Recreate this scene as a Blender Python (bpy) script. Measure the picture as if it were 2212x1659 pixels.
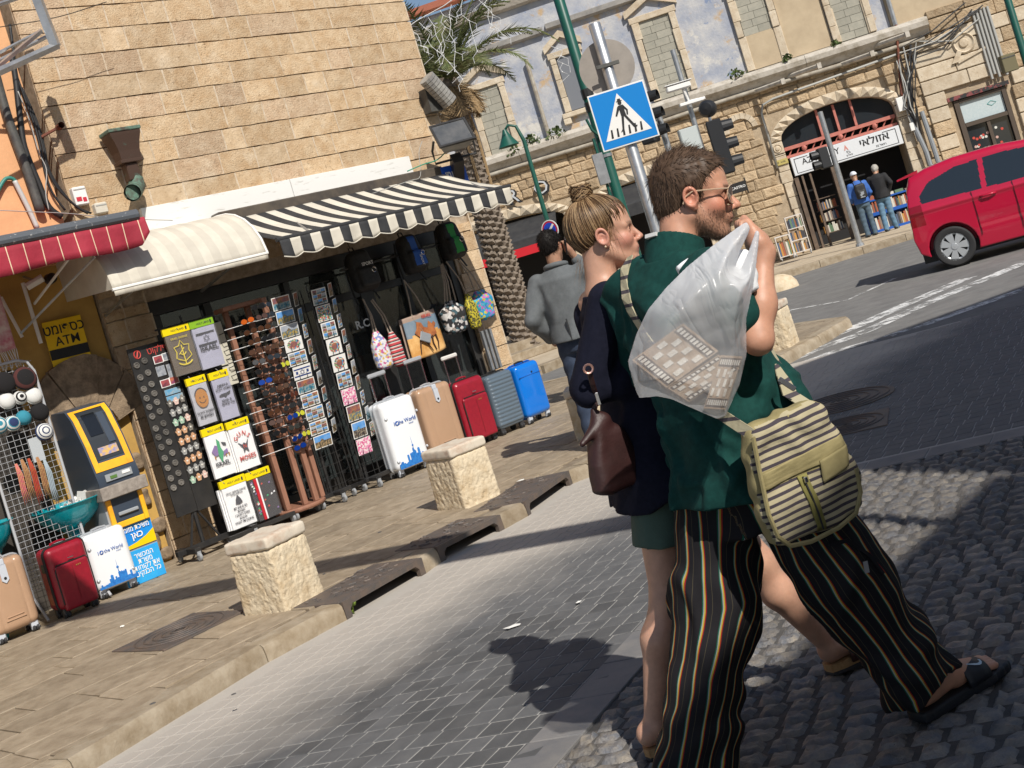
import bpy, bmesh, math, random
import numpy as np
from mathutils import Matrix, Vector, Euler, noise as mnoise
random.seed(7)
S=bpy.context.scene
for _o in list(bpy.data.objects): bpy.data.objects.remove(_o)
C=S.collection
rad=math.radians
# ---------------------------------------------------------------- camera
ROLL=rad(16.8); CS,SN=math.cos(ROLL),math.sin(ROLL)
FPX=2700.; PPX,PPY=1043.3,622.; EYE=1.55       # focal length and principal point in a 2212 px wide frame; eye height
cam=bpy.data.cameras.new('camera'); cam.sensor_width=36; cam.lens=36*FPX/2212; cam.clip_end=400; cam.clip_start=.05
cam.shift_x=(1106-PPX)/2212; cam.shift_y=-(829.5-PPY)/2212
co=bpy.data.objects.new('camera',cam); C.objects.link(co)
co.matrix_world=Matrix(((CS,SN,0,0),(0,0,-1,0),(-SN,CS,0,EYE),(0,0,0,1)))
S.camera=co
# ---------------------------------------------------------------- sky, sun, exposure
SUN_AZ,SUN_EL=rad(25),rad(43.5)
LD=Vector((-math.sin(SUN_AZ)*math.cos(SUN_EL),math.cos(SUN_AZ)*math.cos(SUN_EL),-math.sin(SUN_EL)))
W=bpy.data.worlds.new('World'); S.world=W; W.use_nodes=True
_n=W.node_tree.nodes; _sky=_n.new('ShaderNodeTexSky'); _sky.sky_type='NISHITA'; _sky.sun_disc=False
_sky.sun_elevation=SUN_EL; _sky.sun_rotation=math.pi-SUN_AZ
_n['Background'].inputs[1].default_value=.085
W.node_tree.links.new(_sky.outputs[0],_n['Background'].inputs[0])
sl=bpy.data.lights.new('sun','SUN'); sl.energy=4.95; sl.angle=rad(.5); sl.color=(1,.95,.87)
so=bpy.data.objects.new('sun',sl); C.objects.link(so); so.rotation_euler=LD.to_track_quat('-Z','Y').to_euler()
S.view_settings.view_transform='Standard'; S.view_settings.look='None'; S.view_settings.exposure=0.02; S.view_settings.gamma=1
S.view_settings.use_curve_mapping=False
S.cycles.max_bounces=6; S.cycles.diffuse_bounces=3; S.cycles.transparent_max_bounces=12
# ---------------------------------------------------------------- measuring
def uw(x,y):
    dx,dy=x-PPX,y-PPY
    return dx*CS-dy*SN, dx*SN+dy*CS
def at(x,y,Y):
    u,w=uw(x,y); return Vector((u*Y/FPX,Y,EYE-w*Y/FPX))
def ground(x,y,z=0.):
    u,w=uw(x,y); Y=FPX*(EYE-z)/w; return Vector((u*Y/FPX,Y,z))
ROAD=-.10
F0=Vector((-3.37,11.35,0)); FA=rad(41)
FT=Matrix.Translation(F0)@Matrix.Rotation(FA,4,'Z')        # shop front frame: x along the wall, -y out to the street, z up
def fs(x,y,o=0.):
    u,w=uw(x,y); d=u/FPX; T=(math.cos(FA),math.sin(FA)); ax,ay=F0.x+o*T[1],F0.y-o*T[0]
    s=(ay*d-ax)/(T[0]-T[1]*d); return s,EYE-w*(ay+s*T[1])/FPX
def TR(x,y,z,rz=0,rx=0,ry=0): return Matrix.Translation((x,y,z))@Euler((rx,ry,rz)).to_matrix().to_4x4()
# ---------------------------------------------------------------- materials
_mc={}
def M(name,col,rough=.6,col2=None,scale=12.,mix=.5,bump=0.,bscale=60.,metal=0.,rv=0.,spec=.5,det=5.,coord='Object',dist=.006,trans=0.,alpha=1.,coat=0.,sss=0.,stretch=None,ramp=(.35,.65)):
    if name in _mc: return _mc[name]
    m=bpy.data.materials.new(name); m.use_nodes=True; nt=m.node_tree; N=nt.nodes; L=nt.links; b=N['Principled BSDF']
    b.inputs['Roughness'].default_value=rough; b.inputs['Metallic'].default_value=metal; b.inputs['Specular IOR Level'].default_value=spec
    b.inputs['Transmission Weight'].default_value=trans; b.inputs['Alpha'].default_value=alpha; b.inputs['Coat Weight'].default_value=coat
    if sss: b.inputs['Subsurface Weight'].default_value=sss; b.inputs['Subsurface Radius'].default_value=(.012,.005,.003); b.inputs['Subsurface Scale'].default_value=.5
    c=(*col,1); tc=None; out=None
    def co_():
        nonlocal tc
        if tc is None:
            t=N.new('ShaderNodeTexCoord'); tc=t.outputs[coord]
            if stretch:
                mp=N.new('ShaderNodeMapping'); mp.inputs['Scale'].default_value=stretch; L.new(tc,mp.inputs[0]); tc=mp.outputs[0]
            if rv:
                oi=N.new('ShaderNodeObjectInfo'); ad=N.new('ShaderNodeVectorMath'); ad.operation='MULTIPLY_ADD'
                cx=N.new('ShaderNodeCombineXYZ')
                for k in range(3): L.new(oi.outputs['Random'],cx.inputs[k])
                L.new(cx.outputs[0],ad.inputs[0]); ad.inputs[1].default_value=(37,53,71); L.new(tc,ad.inputs[2]); tc=ad.outputs[0]
        return tc
    if col2 is not None:
        n=N.new('ShaderNodeTexNoise'); n.inputs['Scale'].default_value=scale; n.inputs['Detail'].default_value=det; n.inputs['Roughness'].default_value=.65
        L.new(co_(),n.inputs['Vector']); r=N.new('ShaderNodeMapRange'); r.inputs[1].default_value=ramp[0]; r.inputs[2].default_value=ramp[1]
        L.new(n.outputs[0],r.inputs[0]); x=N.new('ShaderNodeMix'); x.data_type='RGBA'; x.inputs[6].default_value=c; x.inputs[7].default_value=(*col2,1)
        L.new(r.outputs[0],x.inputs[0]); out=x.outputs[2]
    if rv:
        oi=N.new('ShaderNodeObjectInfo'); mr=N.new('ShaderNodeMapRange'); mr.inputs[3].default_value=1-rv; mr.inputs[4].default_value=1+rv
        L.new(oi.outputs['Random'],mr.inputs[0]); h=N.new('ShaderNodeHueSaturation'); L.new(mr.outputs[0],h.inputs['Value'])
        if out: L.new(out,h.inputs['Color'])
        else: h.inputs['Color'].default_value=c
        out=h.outputs[0]
    if out: L.new(out,b.inputs['Base Color'])
    else: b.inputs['Base Color'].default_value=c
    if bump:
        n=N.new('ShaderNodeTexNoise'); n.inputs['Scale'].default_value=bscale; n.inputs['Detail'].default_value=6; n.inputs['Roughness'].default_value=.6
        L.new(co_(),n.inputs['Vector']); bp=N.new('ShaderNodeBump'); bp.inputs['Strength'].default_value=bump; bp.inputs['Distance'].default_value=dist
        L.new(n.outputs[0],bp.inputs['Height']); L.new(bp.outputs[0],b.inputs['Normal'])
    _mc[name]=m; return m
def nodes(m): return m.node_tree.nodes,m.node_tree.links,m.node_tree.nodes['Principled BSDF']
def ramp(N,stops,interp='CONSTANT'):
    r=N.new('ShaderNodeValToRGB'); r.color_ramp.interpolation=interp; e=r.color_ramp.elements
    while len(e)<len(stops): e.new(.5)
    for k,(p,c) in enumerate(stops): e[k].position=p; e[k].color=(*c,1)
    return r
# ---------------------------------------------------------------- objects
def tag(o,label=None,cat=None,group=None,kind=None):
    if label: o['label']=label
    if cat: o['category']=cat
    if group: o['group']=group
    if kind: o['kind']=kind
    return o
def thing(name,label,cat,mat=None,group=None):
    o=bpy.data.objects.new(name,None); C.objects.link(o); o.empty_display_size=.1
    if mat is not None: o.matrix_world=mat
    return tag(o,label,cat,group)
def obj(name,me,parent=None,mat=None):
    o=bpy.data.objects.new(name,me); C.objects.link(o)
    if parent: o.parent=parent
    if mat is not None: o.matrix_local=mat
    return o
def copy_tree(o,mw=None,parent=None):
    c=o.copy(); C.objects.link(c); c.parent=parent
    if mw is not None: c.matrix_world=mw
    for ch in o.children:
        k=copy_tree(ch,None,c); k.matrix_parent_inverse=ch.matrix_parent_inverse.copy(); k.matrix_basis=ch.matrix_basis.copy()
    return c
class MB:
    def __init__(s,T=None): s.v=[]; s.f=[]; s.mi=[]; s.c=0; s.T=T or Matrix(); s.at=None
    def add(s,vs,fs):
        b=len(s.v); s.v+=[tuple(s.T@Vector(v)) for v in vs]; s.f+=[tuple(i+b for i in f) for f in fs]; s.mi+=[s.c]*len(fs); return s
    def box(s,x0,x1,y0,y1,z0,z1,bv=0.):
        if bv<=0:
            return s.add([(x,y,z) for x in (x0,x1) for y in (y0,y1) for z in (z0,z1)],[(0,1,3,2),(4,6,7,5),(0,4,5,1),(2,3,7,6),(0,2,6,4),(1,5,7,3)])
        vs=[];cx,cy,cz=(x0+x1)/2,(y0+y1)/2,(z0+z1)/2; hx,hy,hz=(x1-x0)/2,(y1-y0)/2,(z1-z0)/2
        idx={}
        for sx in (-1,1):
            for sy in (-1,1):
                for sz in (-1,1):
                    for k in range(3):
                        p=[hx*sx,hy*sy,hz*sz]
                        for j in range(3):
                            if j!=k: p[j]-=bv*(sx,sy,sz)[j]
                        idx[sx,sy,sz,k]=len(vs); vs.append((cx+p[0],cy+p[1],cz+p[2]))
        F=[]
        q=[(-1,-1),(1,-1),(1,1),(-1,1)]
        for k in range(3):
            a,b_=[j for j in range(3) if j!=k]
            for sg in (-1,1):
                f=[]
                for i,j in q:
                    t=[0,0,0]; t[k]=sg;t[a]=i;t[b_]=j; f.append(idx[t[0],t[1],t[2],k])
                if (sg>0)!=(k==1): F.append(tuple(f))
                else: F.append(tuple(f[::-1]))
        for k in range(3):                 # edges along axis k
            a,b_=[j for j in range(3) if j!=k]
            for i in (-1,1):
                for j in (-1,1):
                    t0=[0,0,0];t1=[0,0,0]; t0[k]=-1;t1[k]=1
                    for t in (t0,t1): t[a]=i;t[b_]=j
                    f=[idx[(*t0,a)],idx[(*t1,a)],idx[(*t1,b_)],idx[(*t0,b_)]]
                    F.append(tuple(f))
        for sx in (-1,1):
            for sy in (-1,1):
                for sz in (-1,1): F.append(tuple(idx[sx,sy,sz,k] for k in range(3)))
        return s.add(vs,F)
    def tube(s,pts,r,n=8,cap=True,closed=False,flat=1.,up=None):
        P=[Vector(p) for p in pts]; m=len(P); R=r if isinstance(r,(list,tuple)) else [r]*m
        vs=[];prev=up and Vector(up)
        for i,p in enumerate(P):
            if closed: t=P[(i+1)%m]-P[i-1]
            else: t=P[min(i+1,m-1)]-P[max(i-1,0)]
            if t.length<1e-9: t=Vector((0,0,1))
            t.normalize()
            if prev is None: prev=Vector((0,0,1)) if abs(t.z)<.9 else Vector((1,0,0))
            e1=prev-t*prev.dot(t)
            if e1.length<1e-6: e1=t.orthogonal()
            e1.normalize(); e2=t.cross(e1); prev=e1
            for k in range(n):
                a=2*math.pi*k/n; vs.append(p+e1*(math.cos(a)*R[i])+e2*(math.sin(a)*R[i]*flat))
        F=[]
        for i in range(m if closed else m-1):
            j=(i+1)%m
            for k in range(n): F.append((i*n+k,j*n+k,j*n+(k+1)%n,i*n+(k+1)%n))
        if cap and not closed: F.append(tuple(range(n))); F.append(tuple((m-1)*n+k for k in range(n))[::-1])
        return s.add(vs,F)
    def lathe(s,prof,n=16,axis='z',c=(0,0,0),a0=0,a1=2*math.pi):
        full=abs(a1-a0-2*math.pi)<1e-6; q=n if full else n+1; vs=[]
        for r,z in prof:
            for k in range(q):
                a=a0+(a1-a0)*k/n; x,y=r*math.cos(a),r*math.sin(a)
                p=(x,y,z) if axis=='z' else ((x,z,y) if axis=='y' else (z,x,y))
                vs.append((p[0]+c[0],p[1]+c[1],p[2]+c[2]))
        F=[]
        for i in range(len(prof)-1):
            for k in range(q if full else n):
                f=(i*q+k,i*q+(k+1)%q,(i+1)*q+(k+1)%q,(i+1)*q+k); F.append(f if axis!='y' else f[::-1])
        return s.add(vs,F)
    def prism(s,poly,d0,d1,axis='y'):
        n=len(poly)
        def p(a,b,d): return (a,d,b) if axis=='y' else ((a,b,d) if axis=='z' else (d,a,b))
        vs=[p(a,b,d0) for a,b in poly]+[p(a,b,d1) for a,b in poly]
        F=[tuple(range(n)),tuple(range(2*n-1,n-1,-1))]+[(i,i+n,(i+1)%n+n,(i+1)%n) for i in range(n)]
        return s.add(vs,F)
    def grid(s,fn,nu,nv,cu=False):
        vs=[fn(i/nu,j/nv) for j in range(nv+1) for i in range(nu if cu else nu+1)]; q=nu if cu else nu+1
        return s.add(vs,[(j*q+i,j*q+(i+1)%q,(j+1)*q+(i+1)%q,(j+1)*q+i) for j in range(nv) for i in range(nu)])
    def ball(s,c,r,n=10,m=6):
        r=r if isinstance(r,(tuple,list)) else (r,r,r)
        return s.grid(lambda u,v:(c[0]+r[0]*math.cos(2*math.pi*u)*math.sin(math.pi*max(v,.001)),c[1]+r[1]*math.sin(2*math.pi*u)*math.sin(math.pi*max(v,.001)),c[2]-r[2]*math.cos(math.pi*v)),n,m,True)
    def quad(s,a,b,c,d): return s.add([a,b,c,d],[(0,1,2,3)])
    def mesh(s,name,mats,smooth=False,fix=True):
        me=bpy.data.meshes.new(name); me.from_pydata(s.v,[],s.f)
        for m in (mats if isinstance(mats,(list,tuple)) else [mats]): me.materials.append(m)
        me.polygons.foreach_set('material_index',s.mi)
        if fix:
            bm=bmesh.new(); bm.from_mesh(me); bmesh.ops.recalc_face_normals(bm,faces=bm.faces); bm.to_mesh(me); bm.free()
        if smooth:
            me.shade_smooth() if hasattr(me,'shade_smooth') else None
            if smooth is not True: me.set_sharp_from_angle(angle=rad(smooth))
        return me
    def build(s,name,mats,parent=None,smooth=False,mat=None,fix=True): return obj(name,s.mesh(name,mats,smooth,fix),parent,mat)
# ---------------------------------------------------------------- lettering
_tc={}
def text_mesh(t,bold=0.,ext=.02):
    k=(t,bold,ext)
    if k in _tc: return _tc[k]
    cu=bpy.data.curves.new('lettering','FONT'); cu.body=t; cu.align_x='CENTER'; cu.align_y='CENTER'; cu.size=1; cu.extrude=ext; cu.offset=bold; cu.resolution_u=2; cu.space_line=.8
    o=bpy.data.objects.new('lettering',cu); C.objects.link(o); bpy.context.view_layer.update()
    me=bpy.data.meshes.new_from_object(o.evaluated_get(bpy.context.evaluated_depsgraph_get())); bpy.data.objects.remove(o)
    me.name='lettering'; _tc[k]=me; return me
def heb(t): return '\n'.join(l[::-1] for l in t.split('\n'))
FACE=Matrix.Rotation(rad(90),4,'X')       # lettering that faces -y
def text(t,size,mat,parent,T,sx=1.,bold=0.,ext=.02,name='lettering'):
    me=text_mesh(t,bold,ext).copy(); me.materials.clear(); me.materials.append(mat)
    return obj(name,me,parent,T@FACE@Matrix.Diagonal((size*sx,size,size if size<.12 else .12,1)))
# ---------------------------------------------------------------- signed distance modelling (bodies, garments, rough stone)
def vec(a): return np.asarray(a,np.float32)
def sm(a,b,k):
    h=np.clip(.5+.5*(b-a)/k,0,1); return b+(a-b)*h-k*h*(1-h)
def sub(a,b,k=.004): return -sm(-a,b,k)
def cap(P,a,b,ra,rb=None):
    rb=ra if rb is None else rb; a,b=vec(a),vec(b); ab=b-a; pa=P-a; t=np.clip(pa@ab/max(float(ab@ab),1e-9),0,1)
    return np.sqrt(((pa-t[...,None]*ab)**2).sum(-1))-(ra+(rb-ra)*t)
def rotm(rx=0,ry=0,rz=0): return np.array(Euler((rx,ry,rz)).to_matrix(),np.float32)
def ell(P,c,r,R=None):
    q=P-vec(c)
    if R is not None: q=q@R
    r=vec(r); k0=np.sqrt(((q/r)**2).sum(-1)); k1=np.sqrt(((q/(r*r))**2).sum(-1))+1e-9
    return k0*(k0-1)/k1
def rbox(P,c,h,r,R=None):
    q=P-vec(c)
    if R is not None: q=q@R
    q=np.abs(q)-(vec(h)-r); return np.sqrt((np.maximum(q,0)**2).sum(-1))+np.minimum(q.max(-1),0)-r
def stack(P,rows,e=2.):
    """upright body: rows of (z, cx, cy, rx, ry) joined smoothly, rounded off at both ends"""
    A=np.array(rows,np.float32); z=np.clip(P[...,2],A[0,0],A[-1,0])
    f=[np.interp(z,A[:,0],A[:,k]).astype(np.float32) for k in range(1,5)]
    x,y=P[...,0]-f[0],P[...,1]-f[1]; m=np.minimum(f[2],f[3])
    d=((np.abs(x)/f[2])**e+(np.abs(y)/f[3])**e+1e-9)**(1/e)
    k1=np.sqrt((x/f[2]**2)**2+(y/f[3]**2)**2)+1e-6; k0=np.sqrt((x/f[2])**2+(y/f[3])**2)
    d2=np.where(k0>.3,d*(d-1)/np.maximum(k1*d/np.maximum(k0,1e-6),1e-6),-m*.8)
    dz=np.abs(P[...,2]-z)
    return np.where(dz>0,np.sqrt(np.maximum(d2,0)**2+dz**2)+np.minimum(d2,0)*0,d2)
def wob(P,f,seed=0):
    p=P*f; s=seed*1.7
    a=np.sin(p[...,0]*1.1+1.9*np.sin(p[...,1]*.7+s)+s)+np.sin(p[...,1]*1.3+1.7*np.sin(p[...,2]*.8-s)+2*s)+np.sin(p[...,2]*.9+2.1*np.sin(p[...,0]*.6+s*3))
    p=P*(f*2.3)
    b=np.sin(p[...,1]*1.2+1.8*np.sin(p[...,2]*.9+s))+np.sin(p[...,2]*1.1+1.6*np.sin(p[...,0]*.8-s*2))+np.sin(p[...,0]*.9+1.9*np.sin(p[...,1]*.7+s))
    return (a+.5*b)/4.5
def ridge(P,f,seed,sx=(1,1,1),w=3.):
    r=1-np.clip(np.abs(wob(P*vec(sx),f,seed))*w,0,1); return r*r*(3-2*r)
def carve(fn,lo,hi,res,margin=.03,smooth=0):
    lo,hi=vec(lo),vec(hi); B=8; nb=np.ceil((hi-lo)/(res*B)).astype(int); n=nb*B+1
    bc=np.stack(np.meshgrid(*[lo[k]+(np.arange(nb[k])+.5)*B*res for k in range(3)],indexing='ij'),-1).astype(np.float32)
    d=fn(bc.reshape(-1,3)).reshape(nb); diag=B*res*.87+margin
    V=np.repeat(np.repeat(np.repeat(np.where(d<0,-1.,1.).astype(np.float32),B,0),B,1),B,2)
    V=np.pad(V,((0,1),(0,1),(0,1)),mode='edge')
    act=np.argwhere(np.abs(d)<diag); loc=np.stack(np.meshgrid(*[np.arange(B+1)]*3,indexing='ij'),-1).reshape(-1,3)
    for s in range(0,len(act),400):
        a=act[s:s+400]; I=(a[:,None,:]*B+loc[None]); P=(lo+I*res).astype(np.float32)
        V[I[...,0],I[...,1],I[...,2]]=fn(P.reshape(-1,3)).reshape(I.shape[:2])
    ins=V<0; cnt=np.zeros(n-1,np.int8); off=[(i,j,k) for i in (0,1) for j in (0,1) for k in (0,1)]
    def cn(A,o): return A[o[0]:n[0]-1+o[0],o[1]:n[1]-1+o[1],o[2]:n[2]-1+o[2]]
    for o in off: cnt+=cn(ins,o)
    cells=np.argwhere((cnt>0)&(cnt<8)); idx=-np.ones(n-1,np.int64); idx[tuple(cells.T)]=np.arange(len(cells))
    vals=np.stack([V[tuple((cells+o).T)] for o in off],-1); acc=np.zeros((len(cells),3)); num=np.zeros(len(cells))
    for a in range(8):
        for b in range(a+1,8):
            oa,ob=np.array(off[a]),np.array(off[b])
            if np.abs(oa-ob).sum()!=1: continue
            va,vb=vals[:,a],vals[:,b]; m=(va<0)!=(vb<0); t=np.where(m,va/np.where(m,va-vb,1),0)
            acc+=np.where(m[:,None],oa+(ob-oa)*t[:,None],0); num+=m
    vv=lo+(cells+acc/np.maximum(num,1)[:,None])*res; faces=[]
    for ax in range(3):
        b,c=(ax+1)%3,(ax+2)%3; sl0=[slice(1,-1)]*3; sl1=[slice(1,-1)]*3
        e0=[slice(None)]*3; e1=[slice(None)]*3; e0[ax]=slice(0,-1); e1[ax]=slice(1,None)
        A0,A1=ins[tuple(e0)],ins[tuple(e1)]
        ch=np.argwhere(A0!=A1); ok=(ch[:,b]>0)&(ch[:,c]>0)&(ch[:,b]<n[b]-1)&(ch[:,c]<n[c]-1); ch=ch[ok]
        fl=A0[tuple(ch.T)]; db=np.zeros(3,int);dc=np.zeros(3,int); db[b]=1;dc[c]=1
        q=np.stack([idx[tuple((ch-db-dc).T)],idx[tuple((ch-dc).T)],idx[tuple(ch.T)],idx[tuple((ch-db).T)]],-1)
        q[~fl]=q[~fl][:,::-1]; faces.append(q)
    F=np.concatenate(faces); F=F[(F>=0).all(1)]
    for _ in range(smooth):
        s=np.zeros_like(vv); k=np.zeros(len(vv))
        for i in range(4):
            np.add.at(s,F[:,i],vv[F[:,(i+1)%4]]); np.add.at(k,F[:,i],1)
            np.add.at(s,F[:,i],vv[F[:,(i+3)%4]]); np.add.at(k,F[:,i],1)
        vv=vv*.5+.5*s/np.maximum(k,1)[:,None]
    return vv.astype(np.float32),F
def np_mesh(name,v,F,mats,attrs=None,smooth=True,mi=None,T=None):
    if T is not None: v=v@np.array(T.to_3x3()).T+np.array(T.translation)
    me=bpy.data.meshes.new(name); q=F.shape[1]; me.vertices.add(len(v)); me.vertices.foreach_set('co',np.ascontiguousarray(v,np.float32).ravel())
    me.loops.add(F.size); me.loops.foreach_set('vertex_index',np.ascontiguousarray(F,np.int32).ravel())
    me.polygons.add(len(F)); me.polygons.foreach_set('loop_start',np.arange(0,F.size,q,dtype=np.int32))
    for m in (mats if isinstance(mats,(list,tuple)) else [mats]): me.materials.append(m)
    me.update(calc_edges=True); me.validate()
    if mi is not None: me.polygons.foreach_set('material_index',np.asarray(mi,np.int32))
    if smooth: me.shade_smooth()
    for k,a in (attrs or {}).items():
        at_=me.attributes.new(k,'FLOAT','POINT'); at_.data.foreach_set('value',np.ascontiguousarray(a,np.float32))
    return me
def mask_faces(v,F,fn): return fn(v[F].mean(1))
# ================================================================ ground, pavement, kerb
def poly_area(p): return sum(p[i][0]*p[(i+1)%len(p)][1]-p[(i+1)%len(p)][0]*p[i][1] for i in range(len(p)))/2
def clip(poly,a,b):
    """keep the part of poly left of the line a->b"""
    out=[];n=len(poly)
    sd=lambda p:(b[0]-a[0])*(p[1]-a[1])-(b[1]-a[1])*(p[0]-a[0])
    for i in range(n):
        p,q=poly[i],poly[(i+1)%n]; dp,dq=sd(p),sd(q)
        if dp>=0: out.append(p)
        if dp*dq<0: t=dp/(dp-dq); out.append((p[0]+(q[0]-p[0])*t,p[1]+(q[1]-p[1])*t))
    return out
def slab_mesh(mb,poly,z0,z1,bev=.006,jit=.0):
    if len(poly)<3 or abs(poly_area(poly))<2e-4: return
    if poly_area(poly)<0: poly=poly[::-1]
    cx=sum(p[0] for p in poly)/len(poly); cy=sum(p[1] for p in poly)/len(poly); n=len(poly)
    def ins(p,d):
        l=math.hypot(p[0]-cx,p[1]-cy); k=max(0,1-d/max(l,1e-6)); return (cx+(p[0]-cx)*k,cy+(p[1]-cy)*k)
    tz=[z1+random.uniform(-jit,jit) for _ in poly]
    vs=[(*p,z0) for p in poly]+[(*p,t-bev*.7) for p,t in zip(poly,tz)]+[(*ins(p,bev),t) for p,t in zip(poly,tz)]
    fs_=[tuple(2*n+i for i in range(n))]+[(i,(i+1)%n,n+(i+1)%n,n+i) for i in range(n)]+[(n+i,n+(i+1)%n,2*n+(i+1)%n,2*n+i) for i in range(n)]
    mb.add(vs,fs_)
def inview(p,m=.03,z=0.):
    if p[1]<.5: return False
    u=FPX*p[0]/p[1]; w=FPX*(EYE-z)/p[1]; x=PPX+u*CS+w*SN; y=PPY-u*SN+w*CS
    return -2212*m<x<2212*(1+m) and -1659*m<y<1659*(1+m)
m_asph=M('asphalt',(.125,.122,.118),.9,(.2,.195,.185),3.5,bump=.5,bscale=180,dist=.004,ramp=(.3,.75))
m_earth=M('earth',(.12,.1,.08),.95,(.2,.17,.13),2)
m_bed=M('paver_sand',(.4,.385,.36),.95,(.3,.29,.27),5,bump=.6,bscale=200)
m_paver=M('grey_paver',(.075,.077,.08),.75,(.125,.125,.125),7,bump=.5,bscale=260,dist=.003,rv=.22,ramp=(.3,.8))
m_slab=M('sandstone_slab',(.225,.175,.118),.7,(.34,.275,.195),9,bump=.55,bscale=34,dist=.006,rv=.12,det=8)
m_kerb=M('kerb_stone',(.23,.175,.11),.8,(.36,.3,.22),7,bump=.6,bscale=45,dist=.007,rv=.1,det=8)
m_joint=M('slab_joint',(.26,.21,.15),.95,(.17,.13,.09),14)
m_rough=M('bollard_stone',(.62,.52,.37),.85,(.45,.33,.19),9,bump=.8,bscale=70,dist=.008,ramp=(.45,.75),det=8)
m_capst=M('cap_stone',(.6,.53,.43),.8,(.4,.22,.13),5,bump=.3,bscale=60,ramp=(.5,.75),det=8)
m_cob=M('cobble_stone',(.13,.135,.15),.42,(.25,.215,.17),16,bump=1.,bscale=48,dist=.012,rv=.22,spec=.4,det=6,ramp=(.35,.7))
m_iron=M('cast_iron',(.1,.092,.088),.6,(.16,.12,.095),8,bump=.4,bscale=90,metal=.3)
m_white=M('road_paint',(.74,.74,.72),.8,(.5,.5,.5),9,ramp=(.5,.8))
# dust lying along the kerb: a stain on the pavers and their sand, following the gutter
def dusty(m):
    N,L,b=nodes(m); g=N.new('ShaderNodeNewGeometry'); d=N.new('ShaderNodeVectorMath'); d.operation='DOT_PRODUCT'
    L.new(g.outputs['Position'],d.inputs[0]); d.inputs[1].default_value=(.743,-.669,0)
    n=N.new('ShaderNodeTexNoise'); n.inputs['Scale'].default_value=1.6; n.inputs['Detail'].default_value=7; L.new(g.outputs['Position'],n.inputs[0])
    a=N.new('ShaderNodeMath'); a.operation='MULTIPLY_ADD'; L.new(n.outputs[0],a.inputs[0]); a.inputs[1].default_value=-1.0; L.new(d.outputs['Value'],a.inputs[2])
    r=N.new('ShaderNodeMapRange'); L.new(a.outputs[0],r.inputs[0]); r.inputs[1].default_value=-5.95; r.inputs[2].default_value=-5.1; r.inputs[3].default_value=.85; r.inputs[4].default_value=0
    old=b.inputs['Base Color'].links[0].from_socket; x=N.new('ShaderNodeMix'); x.data_type='RGBA'; L.new(r.outputs[0],x.inputs[0]); L.new(old,x.inputs[6]); x.inputs[7].default_value=(.45,.41,.36,1); L.new(x.outputs[2],b.inputs['Base Color'])
dusty(m_paver); dusty(m_bed)
def sheet(name,poly,z,m,kind='structure',label=None):
    mb=MB(); mb.add([(x,y,z) for x,y in poly],[tuple(range(len(poly)))]); o=mb.build(name,m); tag(o,label,None,None,kind); return o
sheet('ground',[(-150,-60),(200,-60),(200,300),(-150,300)],ROAD-.03,m_earth)
road=sheet('road',[(-40,-30),(60,-30),(60,60),(-40,60)],ROAD-.014,m_asph,label='worn grey asphalt road in front of the old stone building')
# ---- kerb line
KP=[(60,1690),(150,1639),(566,1393),(737,1303),(908,1206),(941,1183),(1078,1113),(1130,1085),(1226,1018),(1271,1001)]
K=[ground(x,y,0).xy.to_tuple() for x,y in KP]
d0=Vector(K[1])-Vector(K[0]); K=[(K[0][0]-d0.x*6,K[0][1]-d0.y*6)]+K
K+=[(.95,10.6),(1.55,11.6),(2.15,12.25),(2.67,12.75),(3.35,13.6),(3.95,14.45),(4.0,14.7),(3.9,15.0),(3.5,16.0),(2.9,16.9),(1.9,17.5),(.9,17.8),(.3,18.2),(-2,21)]
KV=[Vector(k) for k in K]
def inset(i,d):
    n=len(KV); t=(KV[min(i+1,n-1)]-KV[max(i-1,0)]).normalized(); return KV[i]+Vector((-t.y,t.x))*d
inner=[inset(i,.17) for i in range(len(KV))]; outer=KV
pave_poly=[tuple(p) for p in inner]+[(-14,22),(-14,-1)]
pv=sheet('pavement',pave_poly,-.012,m_joint,label='tan sandstone slab pavement in front of the souvenir shop')
def kside(i,p): 
    a,b=inner[i],inner[i+1]; return (b.x-a.x)*(p[1]-a.y)-(b.y-a.y)*(p[0]-a.x)
def inpoly(p,poly):
    c=False;n=len(poly)
    for i in range(n):
        a,b=poly[i],poly[i-1]
        if (a[1]>p[1])!=(b[1]>p[1]) and p[0]<(b[0]-a[0])*(p[1]-a[1])/(b[1]-a[1])+a[0]: c=not c
    return c
pin=[tuple(p) for p in inner]
def clip_kerb(poly):
    cx=sum(p[0] for p in poly)/len(poly); cy=sum(p[1] for p in poly)/len(poly)
    for i in range(len(inner)-1):
        a,b=inner[i],inner[i+1]; mid=(a+b)/2
        if (Vector((cx,cy))-mid).length<1.2+(b-a).length/2 and min((Vector(p)-mid).length for p in poly)<(b-a).length/2+.3 and len(poly)>2: poly=clip(poly,a,b)
    return poly
slabs=[]; ca,sa=math.cos(rad(43)),math.sin(rad(43))
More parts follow.
